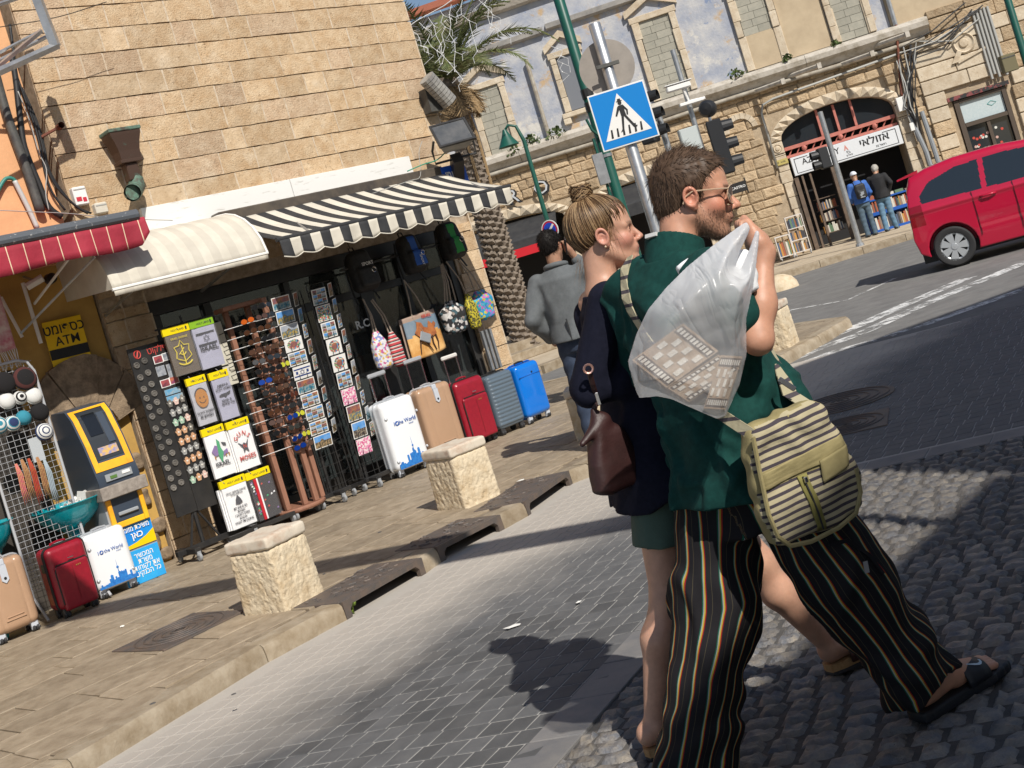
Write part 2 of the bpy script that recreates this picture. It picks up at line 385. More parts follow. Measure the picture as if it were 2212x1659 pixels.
for j in range(-18,16):
    y=j*.34; x=-4+random.uniform(0,.4)
    while x<9:
        w=random.uniform(.45,.8); g=.006
        q=[(x+g,y+g),(x+w-g,y+g),(x+w-g,y+.34-g),(x+g,y+.34-g)]; x+=w
        q=[(-3.4+ca*a-sa*b,10.+sa*a+ca*b) for a,b in q]; c=(sum(p[0] for p in q)/4,sum(p[1] for p in q)/4)
        if not inview(c,.12) or c[1]>18: continue
        s_,o_=[(Vector((*c,0))-F0).dot(Vector((ca2,sb2,0))) for ca2,sb2 in ((.755,.656),(.656,-.755))]
        if o_<-.3 and s_<4.6: continue
        if not inpoly(c,pave_poly): 
            if not any(inpoly(p,pave_poly) for p in q): continue
        q=clip_kerb(q)
        if len(q)>2 and poly_area(q)>.004: slabs.append((math.hypot(*c),q))
slabs.sort(key=lambda t:t[0])
rest=MB()
for k,(d,q) in enumerate(slabs):
    if k<300: mb=MB(); slab_mesh(mb,q,-.03,0,.006,.0025); mb.build('slab',m_slab,pv)
    else: slab_mesh(rest,q,-.03,0,.006,.0025)
if rest.v: tag(rest.build('slab',m_slab,pv),kind='stuff')
# ---- kerb stones and the storm drains let into the kerb
kb=thing('kerb','long tan stone kerb between the pavement and the dark paving',None); kb['kind']='structure'
DR=(4,6,8)        # segments of the kerb line that are iron drain inlets
L_=0
for i in range(len(KV)-1):
    a,b=KV[i],KV[i+1]
    if i+0 in DR or b.y<1: continue
    n=max(1,round((b-a).length/.95))
    for k in range(n):
        p0=a.lerp(b,k/n); p1=a.lerp(b,(k+1)/n); q0=inner[i].lerp(inner[i+1],k/n); q1=inner[i].lerp(inner[i+1],(k+1)/n)
        if not inview((p0+p1)/2,.3): continue
        e=(p1-p0).normalized()*.004
        mb=MB(); nn=6; rows=[]
        for j in range(nn+1):
            t=j/nn; o_=(p0+e).lerp(p1-e,t); w_=(q0+e).lerp(q1-e,t); r=lambda s:random.uniform(-s,s); ou=(o_-w_).normalized()
            f=o_+ou*r(.004); tz=.002+r(.003)
            rows.append([(f.x+ou.x*.012,f.y+ou.y*.012,ROAD-.03),(f.x+ou.x*.008,f.y+ou.y*.008,-.05+r(.006)),(f.x,f.y,-.018+r(.003)),(f.x-ou.x*.02,f.y-ou.y*.02,tz-.001),(w_.x,w_.y,tz),(w_.x,w_.y,-.04)])
        m_=len(rows[0]); mb.add([v for rw in rows for v in rw],[(j*m_+k2,(j+1)*m_+k2,(j+1)*m_+k2+1,j*m_+k2+1) for j in range(nn) for k2 in range(m_-1)]+[tuple(range(m_)),tuple(nn*m_+k2 for k2 in range(m_))])
        mb.build('kerb_stone',m_kerb,kb,smooth=40)
nth=['nearest','middle','farthest']
for q,i in enumerate(DR):
    a,b=KV[i],KV[i+1]; ex=(b-a); ln=ex.length; ex/=ln; T=Matrix.Translation((a.x,a.y,0))@Matrix.Rotation(math.atan2(ex.y,ex.x),4,'Z')
    d=thing('storm_drain',f'rusty cast iron storm drain inlet in the kerb, {nth[q]} of the three','drain',T,'iron drain inlets in the kerb')
    mb=MB(); pr=[(0,ROAD-.03),(0,.004),(ln,.004),(ln,ROAD-.03),(ln-.05,ROAD-.03),(ln-.05,-.055),(ln-.08,-.03),(.08,-.03),(.05,-.055),(.05,ROAD-.03)]
    mb.prism(pr,-.012,.02); mb.build('inlet_mouth',m_iron,d)
    mb=MB(); mb.box(.0,ln,.02,.42,-.02,.006,.004)
    random.seed(3+q)
    for k in range(46):
        x,y=random.uniform(.05,ln-.05),random.uniform(.05,.4); l=random.uniform(.02,.05); an=random.uniform(0,3)
        mb.tube([(x,y,.006),(x+l*math.cos(an),y+l*math.sin(an),.006),(x+l*1.3*math.cos(an+.9),y+l*1.3*math.sin(an+.9),.006)],.006,5,flat=.6)
    mb.build('cover_plate',m_iron,d)
    mb=MB(); mb.box(.0,ln,.3,.32,ROAD-.3,-.02); mb.build('drain_chamber',M('drain_dark',(.03,.027,.025),.9),d)
# ---- lattice of pavers and cobbles
A2=Vector((math.cos(rad(61)),math.sin(rad(61)))); B2=Vector((math.cos(rad(-20)),math.sin(rad(-20))))
_c=[ground(1175,1659,ROAD),ground(1375,1473,ROAD),ground(1836,1024,ROAD),ground(2212,933,ROAD)]
# corner of the cobbled field: left edge along A2 through _c[0], far edge along B2 through _c[2]
det_=A2.x*(-B2.y)+B2.x*A2.y; dx_=_c[2].xy-((_c[0].xy+_c[1].xy)/2)
O2=(_c[0].xy+_c[1].xy)/2+A2*((dx_.x*(-B2.y)+B2.x*dx_.y)/det_)
def lat(a,b): p=O2+A2*a+B2*b; return (p.x,p.y)
bedp=[lat(-6,-6),lat(-6,-.003),lat(-.003,-.003),lat(-.003,7),lat(5.6,7),lat(5.6,-6)]
sheet('paver_bed',bedp,ROAD-.003,m_bed,label='pale sand bed under the dark pavers')
pvg=thing('paving','dark grey small square pavers with pale joints',None); pvg['kind']='structure'
cbg=thing('cobbles','rough hewn cobbles of the crossing under the walking couple',None); cbg['kind']='structure'
def kd(p):
    best=9; v=Vector(p)
    for i in range(len(KV)-1):
        a,b=KV[i],KV[i+1]; ab=b-a; t=max(0,min(1,(v-a).dot(ab)/ab.length_squared)); best=min(best,(v-a-ab*t).length)
    return best
outline=[tuple(p) for p in KV]+[(-14,22),(-14,-1)]
pa,pb=.135,.105; P_=[]; Cb=[]; Bd=[]
random.seed(11)
for i in range(-46,42):
    for j in range(-62,66):
        a,b=i*pa,j*pb+(0.02*math.sin(i*1.3))
        if a<.22 and b>-.22: continue
        p=lat(a+pa/2,b+pb/2)
        if p[1]<3 or not inview(p,.06,ROAD) or p[1]>12.2: continue
        if inpoly(p,outline) or kd(p)<.12: continue
        g=.004; q=[lat(a+g,b+g),lat(a+g,b+pb-g),lat(a+pa-g,b+pb-g),lat(a+pa-g,b+g)]
        P_.append((math.hypot(*p),q))
P_.sort(key=lambda t:t[0]); rest=MB()
for k,(d,q) in enumerate(P_):
    if k<300: mb=MB(); slab_mesh(mb,q,ROAD-.03,ROAD,.003,.0012); mb.build('paver',m_paver,pvg)
    else: slab_mesh(rest,q,ROAD-.03,ROAD,.003,.0012)
tag(rest.build('paver',m_paver,pvg),kind='stuff')
m_edge=M('edge_tile',(.15,.15,.155),.7,(.21,.2,.19),6,bump=.3,bscale=200,rv=.1)
for k in range(-28,14):                                                   # border of long grey tiles round the cobbles
    for q in ([(k*.36+.004,-.215),(k*.36+.356,-.215),(k*.36+.356,-.004),(k*.36+.004,-.004)] if k*.36<-.2 else None, [(.004,k*.36+.004),(.215,k*.36+.004),(.215,k*.36+.356),(.004,k*.36+.356)] if -.3<k*.36 else None):
        if not q: continue
        q=[lat(a,b) for a,b in q]; c=(sum(p[0] for p in q)/4,sum(p[1] for p in q)/4)
        if inview(c,.1,ROAD): mb=MB(); slab_mesh(mb,q,ROAD-.03,ROAD+.001,.003,.001); mb.build('border_tile',m_edge,pvg)
sheet('cobble_bed',[lat(-7,-.002),lat(-7,6),lat(-.002,6),lat(-.002,-.002)],ROAD-.0105,M('cobble_joint',(.06,.058,.056),.95,(.11,.1,.09),20,bump=.5,bscale=120),label='dark grit between the rough cobbles')
def cobble(mb,q,h):
    if poly_area(q)<0: q=q[::-1]
    n=5; q=[Vector(p) for p in q]; vs=[]
    ph=random.uniform(0,60)
    for j in range(n+1):
        for i in range(n+1):
            u,v=i/n,j/n; p=q[0].lerp(q[1],u).lerp(q[3].lerp(q[2],u),v)
            e=min(u,1-u,v,1-v)*2; z=h*(min(1,e*4.2)**.5)-.012+ (.010*mnoise.noise((p.x*36+ph,p.y*36,ph))+.009*mnoise.noise((p.x*95,p.y*95,ph)) if e>0 else -.008)
            o=Vector((random.uniform(-.002,.002),random.uniform(-.002,.002))) if e<=0 else Vector((0,0))
            vs.append((p.x+o.x,p.y+o.y,ROAD+z))
    mb.add(vs,[(j*(n+1)+i,j*(n+1)+i+1,(j+1)*(n+1)+i+1,(j+1)*(n+1)+i) for j in range(n) for i in range(n)])
random.seed(5)
for i in range(-60,0):
    b=random.uniform(-.1,0); a=i*.098
    while b<4.2:
        w=random.uniform(.095,.14); p=lat(a+.05,b+w/2)
        b0=max(b,.003)
        if p[1]>2.4 and inview(p,.05,ROAD) and b+w>.05: Cb.append((math.hypot(*p),[lat(a+.002,b0+.002),lat(a+.002,b+w-.002),lat(a+.096,b+w-.002),lat(a+.096,b0+.002)]))
        b+=w
Cb.sort(key=lambda t:t[0]); rest=MB()
for k,(d,q) in enumerate(Cb):
    if k<300: mb=MB(); cobble(mb,q,.016); mb.build('cobble',m_cob,cbg,smooth=50,fix=False)
    else: cobble(rest,q,.016)
if rest.v: tag(rest.build('cobble',m_cob,cbg,smooth=50,fix=False),kind='stuff')
# ---- far pavement
FK=[(-9,18.6),(-3,19.6),(.5,20.9),(1.9,22.4),(3.4,24.6),(6,26.6),(10,27.1),(24,26.0)]
tag(sheet('far_pavement',FK+[(24,36),(-9,40)],ROAD+.13,M('far_paving',(.4,.32,.22),.85,(.5,.42,.31),2.5,bump=.3,bscale=20)),'tan pavement along the foot of the old stone building')
fk=thing('far_kerb','pale stone kerb across the road',None); fk['kind']='structure'
for i in range(len(FK)-1):
    a,b=Vector(FK[i]),Vector(FK[i+1]); n=max(1,round((b-a).length/1.0))
    for k in range(n):
        p0,p1=a.lerp(b,k/n),a.lerp(b,(k+1)/n); t=(p1-p0).normalized(); nn=Vector((t.y,-t.x))*.12; g=t*.006
        mb=MB(); slab_mesh(mb,[tuple(p0+g+nn),tuple(p1-g+nn),tuple(p1-g-nn),tuple(p0+g-nn)],ROAD-.02,ROAD+.136,.02); mb.build('kerb_stone',m_kerb,fk)
# pale steps on the way to the arcade
st=thing('steps','pale stone steps behind the man in the grey jacket',None); st['kind']='structure'
for k in range(2):
    mb=MB(TR(.9+.5*k,24.2+1.1*k,ROAD+.13,rad(38))); mb.box(-3.5,2.2,-.25,3.,0,.16*(k+1),.01); mb.build('step',m_kerb,st)
# ---- road markings
def stripe(pts,wd,label):
    mb=MB(); P=[ground(x,y,ROAD-.010) for x,y in pts]; vs=[]
    for i,p in enumerate(P):
        t=(P[min(i+1,len(P)-1)]-P[max(i-1,0)]).normalized(); n=Vector((-t.y,t.x,0))*wd/2; vs+=[p+n,p-n]
    mb.add(vs,[(2*i,2*i+1,2*i+3,2*i+2) for i in range(len(P)-1)]); o=mb.build('road_marking',m_white_worn); tag(o,label,None,None,'structure')
def worn(m,amount):
    N,L,b=nodes(m); n=N.new('ShaderNodeTexNoise'); n.inputs['Scale'].default_value=4.5; n.inputs['Detail'].default_value=9; n.inputs['Roughness'].default_value=.75
    g=N.new('ShaderNodeNewGeometry'); L.new(g.outputs['Position'],n.inputs[0]); r=N.new('ShaderNodeMapRange'); r.inputs[1].default_value=amount-.06; r.inputs[2].default_value=amount+.06; L.new(n.outputs[0],r.inputs[0])
    t=N.new('ShaderNodeBsdfTransparent'); x=N.new('ShaderNodeMixShader'); L.new(r.outputs[0],x.inputs[0]); L.new(t.outputs[0],x.inputs[2]); L.new(b.outputs[0],x.inputs[1]); L.new(x.outputs[0],N['Material Output'].inputs[0])
m_white_worn=M('worn_paint',(.72,.72,.7),.8,(.55,.55,.54),9); worn(m_white_worn,.5)
stripe([(1680,790),(1755,758),(1860,720),(1990,660),(2230,560)],.28,'long white line beside the end of the pavement')
stripe([(1800,725),(1850,705),(1950,660),(2090,600)],.3,'short white line nearer the red car')
stripe([(1690,800),(1800,760),(1900,732),(2000,700),(2230,618)],.22,'white line running into the building shadow')
stripe([(1740,830),(1830,800),(1965,738)],.18,'faint worn white line above the road manhole cover')
stripe([(1930,775),(2010,755),(2100,742)],.3,'patch of worn white paint in the shadow')
stripe([(2090,945),(2140,885),(2220,822)],.14,'slanting worn white line at the tile border')
stripe([(1695,672),(1830,648),(1935,600)],.1,'thin worn line on the sunlit asphalt')
# ---- manhole covers
def manhole(name,label,T,r,square):
    d=thing(name,label,'manhole cover',T,'cast iron covers')
    mb=MB()
    if square: mb.box(-r,r,-r,r,-.02,.005,.003)
    else: mb.lathe([(0,.005),(r,.005),(r,-.02)],40)
    mb.build('cover_plate',m_iron,d)
    mb=MB()
    for k in range(1,6):
        rr=r*.94*k/5.2; mb.tube([(rr*math.cos(t*math.pi/16),rr*math.sin(t*math.pi/16),.006) for t in range(32)],.007,5,closed=True,flat=.7)
    for k in range(14):
        a=k*.449; mb.box(.1*r*math.cos(a)-.008,.1*r*math.cos(a)+.02,.1*r*math.sin(a)-.008,.1*r*math.sin(a)+.01,.004,.009)
    mb.build('raised_rings',m_iron,d)
cc=[ground(x,y) for x,y in ((226,1418),(386,1333),(521,1323),(421,1386))]; cen=sum(cc,Vector())/4
manhole('manhole_cover','square iron cover with concentric rings beside the nearest stone bollard',TR(cen.x,cen.y,.004,rad(47)),.32,True)
g_=ground(1815,870,ROAD); manhole('manhole_cover','round iron cover in the shadowed pavers near the white lines',TR(g_.x,g_.y,ROAD+.004),.42,False)
g_=ground(1825,922,ROAD); manhole('manhole_cover','square iron cover in the shadowed pavers just above the striped shoulder bag',TR(g_.x,g_.y,ROAD+.004,rad(-20)),.3,True)
# ---- stone bollards
def bollard(T,label,seed,w=.4,h=.47,dpt=.36):
    b=thing('stone_bollard',label,'bollard',T,'square stone bollards along the kerb')
    def f(P):
        tap=1+.05*(1-P[...,2]/h); d=rbox(P/np.stack([tap,tap,np.ones_like(tap)],-1),(0,0,(h-.08)/2-.02),(w/2,dpt/2,(h-.08)/2+.02),.025)
        q=np.clip(wob(P,62,seed)+.5*wob(P,120,seed+3),-1,1)
        return d+.009*np.abs(q)+.006*np.clip(wob(P*vec((1,1,.6)),95,seed+5),-.2,1)-.006
    v,F=carve(f,(-w*.62,-dpt*.66,-.04),(w*.62,dpt*.66,h-.03),.0075)
    obj('block',np_mesh('block',v,F,m_rough),b)
    def g(P): return rbox(P,(0,0,h-.04),(w/2+.012,dpt/2+.012,.04),.018)+.004*wob(P,40,seed+2)
    v,F=carve(g,(-w*.62,-dpt*.66,h-.12),(w*.62,dpt*.66,h+.03),.011)
    obj('cap_slab',np_mesh('cap_slab',v,F,m_capst),b)
def boll(l,f,r,label,seed,**k):
    l,f,r=[ground(*p) for p in (l,f,r)]; c=(l+r)/2; c+=(c-f)*.05; an=math.atan2((f-l).y,(f-l).x); bollard(TR(c.x,c.y,0,an),label,seed,w=.375,dpt=.335,**k)
boll((536,1336),(652,1322),(694,1273),'rough stone bollard nearest the camera beside the square iron cover',1)
boll((950,1108),(1045,1102),(1080,1063),'rough stone bollard in front of the tan and white suitcases',2)
c=ground(1300,932); bollard(TR(c.x,c.y,0,rad(-8)),'rough stone bollard behind the brown leather handbag',3,.42,.46,.36)
c=ground(1682,752); bollard(TR(c.x,c.y,0,rad(-30)),'pale stone bollard on the pavement tip behind the man in green',4,.36,.5,.36)
c=ground(1688,625,ROAD); mb=MB(TR(c.x,c.y,ROAD)); mb.lathe([(.34,-.02),(.32,.1),(.25,.2),(.12,.27),(.001,.29)],18); tag(mb.build('traffic_dome',m_rough,smooth=True),'low rounded pale stone on the asphalt behind the plastic bag','bollard')

# ---- scraps lying about
m_scrap=M('scrap_paper',(.7,.69,.65),.8)
def scrap(px,py,z,r,lab,seed):
    random.seed(seed); p=ground(px,py,z); mb=MB(TR(p.x,p.y,z+.003,random.uniform(0,3))); n=8; vs=[(r*random.uniform(.5,1)*math.cos(k*.785),r*.6*random.uniform(.5,1)*math.sin(k*.785),random.uniform(0,.012)) for k in range(n)]; mb.add(vs+[(0,0,.012)],[(k,(k+1)%n,n) for k in range(n)]); tag(mb.build('paper_scrap',m_scrap,fix=False),lab,'litter','paper scraps on the ground')
scrap(1105,1358,ROAD,.06,'torn white paper scrap lying on the dark pavers left of the woman',1); scrap(1125,1040,0,.05,'white paper scrap on the pavement right of the farther bollard',2); scrap(265,1355,0,.02,'tiny white scrap on the pavement below the white suitcase',3); scrap(1250,1305,ROAD,.03,'small pale scrap on the pavers beside the leg of the woman',4)
for k,(x,y,r) in enumerate(((330,1520,.018),(505,1500,.014),(610,1240,.016),(820,1150,.018),(980,1080,.015),(700,1240,.012))):
    p=ground(x,y); mb=MB(TR(p.x,p.y,.001)); mb.lathe([(r,0),(r*.8,.0025),(.001,.003)],8); tag(mb.build('chewing_gum',M('old_gum',(.09,.085,.08),.8)),'dark flat spot of old chewing gum trodden into the pavement','gum','old gum spots on the pavement')
p=ground(765,1325,ROAD); mb=MB(TR(p.x,p.y,ROAD)); random.seed(3)
for k in range(7):
    a=random.uniform(2,5); mb.tube([(0,0,0),(.03*math.cos(a),.03*math.sin(a),.05),(.09*math.cos(a),.07*math.sin(a),.06+random.uniform(0,.05))],[.003,.003,.001],4)
    for q in range(3): u=Vector((.09*math.cos(a),.07*math.sin(a),.07))*random.uniform(.5,1); mb.add([u,u+Vector((.015,.004,.006)),u+Vector((.02,.0,.015)),u+Vector((.004,.006,.012))],[(0,1,2,3)])
tag(mb.build('drain_weed',M('weed_lime',(.16,.24,.03),.7),fix=False),'small yellow green weed at the mouth of the nearest storm drain','weed')
# ================================================================ souvenir shop (coordinates along the shop front: x along wall, -y out, z up)
m_stone=M('ashlar',(.47,.315,.175),.88,(.58,.44,.285),9,bump=1.,bscale=62,dist=.014,rv=.13,det=12)
m_stone2=M('ashlar_pale',(.58,.445,.295),.88,(.47,.335,.2),9,bump=.9,bscale=45,dist=.011,rv=.12,det=10)
m_stone3=M('ashlar_rosy',(.44,.3,.185),.88,(.55,.415,.28),10,bump=1.,bscale=55,dist=.015,rv=.13,det=12)
m_mortar=M('mortar',(.5,.4,.29),.9,(.3,.23,.16),15,bump=.5,bscale=80)
m_black=M('black_metal',(.014,.014,.015),.42,(.03,.028,.026),6)
m_glass=M('shop_glass',(.05,.06,.06),.04,spec=.9,alpha=.42)
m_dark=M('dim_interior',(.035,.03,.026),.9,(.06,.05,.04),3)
m_ochre=M('ochre_plaster',(.52,.32,.085),.85,(.36,.21,.06),3.2,bump=.35,bscale=40,ramp=(.4,.75),det=9)
m_orange=M('orange_plaster',(.74,.4,.2),.85,(.63,.34,.17),4,bump=.3,bscale=60)
m_whitem=M('white_sheet_metal',(.74,.73,.7),.5,(.36,.33,.28),5,ramp=(.58,.8),stretch=(1,1,5))
m_copper=M('old_copper',(.085,.05,.036),.55,(.09,.17,.13),9,metal=.5,ramp=(.6,.72),bump=.2)
m_verd=M('verdigris',(.12,.24,.18),.7,(.07,.06,.045),14,bump=.3)
m_pipe=M('dark_pipe',(.05,.048,.047),.55,(.09,.09,.08),12)
m_cable=M('black_cable',(.02,.02,.021),.5)
m_gcable=M('grey_cable',(.36,.36,.34),.6)
m_steel=M('galvanised',(.5,.51,.52),.38,(.36,.37,.38),9,metal=.75)
m_whitep=M('white_plastic',(.78,.77,.74),.4)
m_red=M('red_canvas',(.36,.022,.045),.75,(.28,.016,.034),4,bump=.25,bscale=14,dist=.02)
m_cream=M('cream_canvas',(.64,.6,.51),.7,(.54,.5,.42),3.5,bump=.2,bscale=8,dist=.02)
m_taupe=M('taupe_stripe',(.56,.52,.44),.7,(.49,.45,.38),3.5,bump=.2,bscale=8,dist=.02)
m_blk=M('black_canvas',(.018,.019,.022),.75,(.035,.035,.036),5)
def pits(m,dark,pale):
    N,L,b=nodes(m); t=N.new('ShaderNodeTexCoord'); g=N.new('ShaderNodeNewGeometry')
    for sc,lo,hi,c,k in ((26,.6,.68,dark,.75),(75,.6,.7,dark,.6),(3.2,.6,.72,pale,.55),(1.1,.6,.75,dark,.3)):
        n=N.new('ShaderNodeTexNoise'); n.inputs['Scale'].default_value=sc; n.inputs['Detail'].default_value=6; n.inputs['Roughness'].default_value=.6; L.new(g.outputs['Position'],n.inputs[0]); r=N.new('ShaderNodeMapRange'); r.inputs[1].default_value=lo; r.inputs[2].default_value=hi; r.inputs[4].default_value=k; L.new(n.outputs[0],r.inputs[0])
        old=b.inputs['Base Color'].links[0].from_socket; x=N.new('ShaderNodeMix'); x.data_type='RGBA'; L.new(r.outputs[0],x.inputs[0]); L.new(old,x.inputs[6]); x.inputs[7].default_value=(*c,1); L.new(x.outputs[2],b.inputs['Base Color'])
for m_ in (m_stone,m_stone2,m_stone3): pits(m_,(.27,.175,.095),(.64,.53,.39))
shop=thing('stone_shop','tan ashlar stone souvenir shop with a wide black framed shop front','building',FT)
SW,ZT=4.56,6.4; OL,OR,OZ=.45,4.2,2.33
mb=MB(); mb.box(0,OL,.02,.55,-.1,ZT); mb.box(OR,SW-.005,.02,.55,-.1,ZT); mb.box(OL,OR,.02,.55,OZ,ZT); mb.box(SW-.4,SW-.006,.55,5,-.1,ZT); mb.box(0,SW-.4,4.6,5,-.1,ZT); mb.build('wall',m_mortar,shop)
random.seed(21); ch=.229
def block(x0,x1,z0,z1,m):
    nx=max(2,round((x1-x0)/.12)); nz=2; mb=MB(); vs=[]; pr=random.uniform(.0,.003)
    for j in range(nz+1):
        for i in range(nx+1):
            e=i in (0,nx) or j in (0,nz)
            x=x0+(x1-x0)*i/nx+random.uniform(-.003,.003); z=z0+(z1-z0)*j/nz+random.uniform(-.004,.004)*(1 if j in (0,nz) else 1)
            vs.append((x,(-.012-pr if not e else (-.008-pr if j else -.011-pr))+random.uniform(-.003,.003),z))
    n=nx+1; F=[(j*n+i,j*n+i+1,(j+1)*n+i+1,(j+1)*n+i) for j in range(nz) for i in range(nx)]
    ring=[i for i in range(n)]+[j*n+nx for j in range(1,nz+1)]+[nz*n+i for i in range(nx-1,-1,-1)]+[j*n for j in range(nz-1,0,-1)]
    b=len(vs); vs+=[(vs[r][0],.03,vs[r][2]) for r in ring]; k=len(ring)
    F+=[(ring[i],b+i,b+(i+1)%k,ring[(i+1)%k]) for i in range(k)]
    mb.add(vs,F); mb.build('stone',m,shop)
mj=MB()
row=0; z=-.05
while z<6.2:
    z1=z+ch*random.uniform(.97,1.03); x=0; first=True
    while x<SW-.01:
        w=random.choice((.24,.3,.36,.42,.5,.58))*random.uniform(.92,1.1)
        if first: w*=random.uniform(.5,1); first=False
        x1=x+w
        if SW-x1<.16: x1=SW
        segs=[(x,x1)]
        if z<OZ-.05 and z1>0:
            segs=[]
            if x<OL: segs.append((x,min(x1,OL)))
            if x1>OR: segs.append((max(x,OR),x1))
        for a,b in segs:
            if b-a<.06: continue
            p=FT@Vector(((a+b)/2,0,(z+z1)/2))
            if not inview((p.x,p.y),.06,p.z): continue
            mj.box(b-.009+random.uniform(-.003,.003),b+.007,-.0125,.02,max(z,-.05)+.006,min(z1,6.2)-.006)
            block(a+.004,b-.004,max(z,-.05)+.005,z1-.005 if not(z<OZ-.05<z1) else OZ-.003,random.choice((m_stone,m_stone,m_stone2,m_stone3,m_stone)))
        x=x1
    z=z1
mj.build('mortar_joint',M('pale_mortar',(.6,.5,.38),.9,(.45,.35,.24),25),shop)['kind']='stuff'
fr=MB()
fr.box(OL+.002,OR-.002,.03,.16,2.19,OZ-.004); fr.box(OL+.002,OL+.1,.04,.16,0,2.185); fr.box(OR-.1,OR-.002,.04,.16,0,2.185)
for a,w in ((1.02,.08),(1.95,.07),(2.84,.17),(3.42,.07)): fr.box(a,a+w,.05,.15,0,2.185)
fr.box(OL+.11,OR-.11,.06,.14,1.84,1.92); fr.box(OL+.11,OR-.11,.06,.15,0,.14)
fr.build('shop_frame',m_black,shop)
for a,b in ((.55,1.02),(1.1,1.95),(2.02,2.84),(3.01,3.42),(3.49,4.1)):
    for z0,z1 in ((.14,1.84),(1.92,2.19)):
        g=MB(); g.box(a+.004,b-.004,.095,.103,z0+.004,z1-.004); g.build('pane',m_glass,shop)
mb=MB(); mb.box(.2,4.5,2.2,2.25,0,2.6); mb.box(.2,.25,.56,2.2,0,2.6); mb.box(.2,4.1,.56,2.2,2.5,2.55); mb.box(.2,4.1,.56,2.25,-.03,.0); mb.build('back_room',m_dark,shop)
random.seed(4); mb=MB()
for k in range(3):
    for i in range(14):
        x=.7+i*.24; h=random.uniform(.1,.3); mb.c=k%3; mb.box(x,x+.2,1.75,2.0,.4+k*.55,.4+k*.55+h)
    mb.c=2; mb.box(.6,4.05,1.7,2.1,.36+k*.55,.395+k*.55)
mb.build('stocked_shelves',[M('shelf_blue',(.12,.16,.2),.6),M('shelf_pale',(.4,.36,.3),.6),M('shelf_grey',(.12,.12,.11),.7)],shop)
# letters on the glass by the door
w_paint=M('white_print',(.8,.8,.78),.6); k_paint=M('black_print',(.012,.012,.013),.6); blue_print=M('blue_print',(.015,.09,.36),.5)
text('R.C',.12,w_paint,shop,Matrix.Translation((2.74,.035,1.55)),bold=.02,name='door_lettering')
# white fascia band
f=thing('fascia','long white painted metal fascia stained with mould above the awnings','fascia',FT)
for a,b in ((.62,2.31),(2.316,3.92)):
    mb=MB(); mb.box(a,b,-.075,-.02,2.955,3.19,.004); mb.build('panel',m_whitem,f)
# ---------------------------------------------------------------- striped awning
def cloth(parent,name,mats,fn,nu,nv,pick,th=.004,smooth=True):
    mb=MB(); mb.v=[]; q=nu+1
    vs=[fn(i/nu,j/nv) for j in range(nv+1) for i in range(nu+1)]
    mb.v=[tuple(v) for v in vs]
    for j in range(nv):
        for i in range(nu): mb.f.append((j*q+i,j*q+i+1,(j+1)*q+i+1,(j+1)*q+i)); mb.mi.append(pick(i,j))
    o=mb.build(name,mats,parent,smooth); md=o.modifiers.new('thickness','SOLIDIFY'); md.thickness=th; return o
a=thing('striped_awning','black and white striped retractable awning with a scalloped valance','awning',FT)
A0,A1,AO,AZ=1.25,4.18,1.2,2.5
n=26; K_=6
cloth(a,'canopy',[m_blk,m_cream],lambda u,v:(A0+(A1-A0)*u,-.16-(AO-.16)*v,2.93-(2.93-AZ)*v-.03*math.sin(math.pi*v)),n*2,8,lambda i,j:(i//2)%2)
def val(u,v):
    x=A0+(A1-A0)*u; sc=abs(math.sin((u*n/2)*math.pi)); bot=AZ-.155-.03*sc
    return (x,-AO-.012-.012*v*math.sin(u*n*math.pi)-.012*v*math.sin(u*61),AZ-.005+(bot-AZ)*v)
cloth(a,'valance',[m_blk,m_cream],val,n*6,5,lambda i,j:(i//6)%2,.003)
mb=MB(); mb.tube([(val(k/(n*6),1)) for k in range(n*6+1)],.006,5); mb.build('valance_trim',m_cream,a)
mb=MB(); mb.tube([(A0-.02,-AO+.005,AZ+.0),(A1+.02,-AO+.005,AZ+.0)],.022,10); mb.build('front_bar',m_blk,a)
mb=MB(); mb.box(1.3,A1+.02,-.24,-.08,2.87,2.985,.012); mb.build('cassette',M('awning_cassette',(.05,.042,.036),.5,(.1,.08,.06),6),a)
for x in (1.6,3.9):
    mb=MB(); mb.tube([(x,-.2,2.86),(x+.25,-.65,2.68),(x,-AO,AZ)],.014,8); mb.build('folding_arm',m_steel,a)
# ---------------------------------------------------------------- beige hood
h=thing('beige_hood_awning','beige curved canvas hood awning between the red and the striped awnings','awning',FT)
prof=[(0.02,2.93),(.16,2.94),(.32,2.935),(.48,2.915),(.63,2.87),(.76,2.8),(.87,2.7),(.95,2.57),(.985,2.43)]
def pr(t):
    t*=len(prof)-1; i=min(int(t),len(prof)-2); f_=t-i; return tuple(prof[i][k]*(1-f_)+prof[i+1][k]*f_ for k in (0,1))
cloth(h,'canopy',[m_cream,m_taupe],lambda u,v:(-.3+1.53*u,-pr(v)[0],pr(v)[1]+.004*math.sin(u*40)),34,24,lambda i,j:1 if (i//2)%2 else 0)
def side(x):
    mb=MB(); mb.prism([(-a_,b_) for a_,b_ in prof]+[(-.02,2.5)],x,x+.004,'x'); return mb
side(-.302).build('side_panel',m_cream,h)
mb=MB(); mb.tube([(1.235,-p,z) for p,z in prof],.012,6); mb.tube([(-.31,-.985,2.425),(1.24,-.985,2.425)],.014,6); mb.build('frame_tube',m_whitep,h)
cloth(h,'hem',[m_cream,m_taupe],lambda u,v:(-.3+1.53*u,-.99,2.43-.06*v),34,2,lambda i,j:1 if (i//2)%2 else 0)
for x in (.0,1.0):
    mb=MB(); mb.tube([(x,-.04,2.3),(x,-.9,2.44)],.016,6); mb.build('arm',m_steel,h)
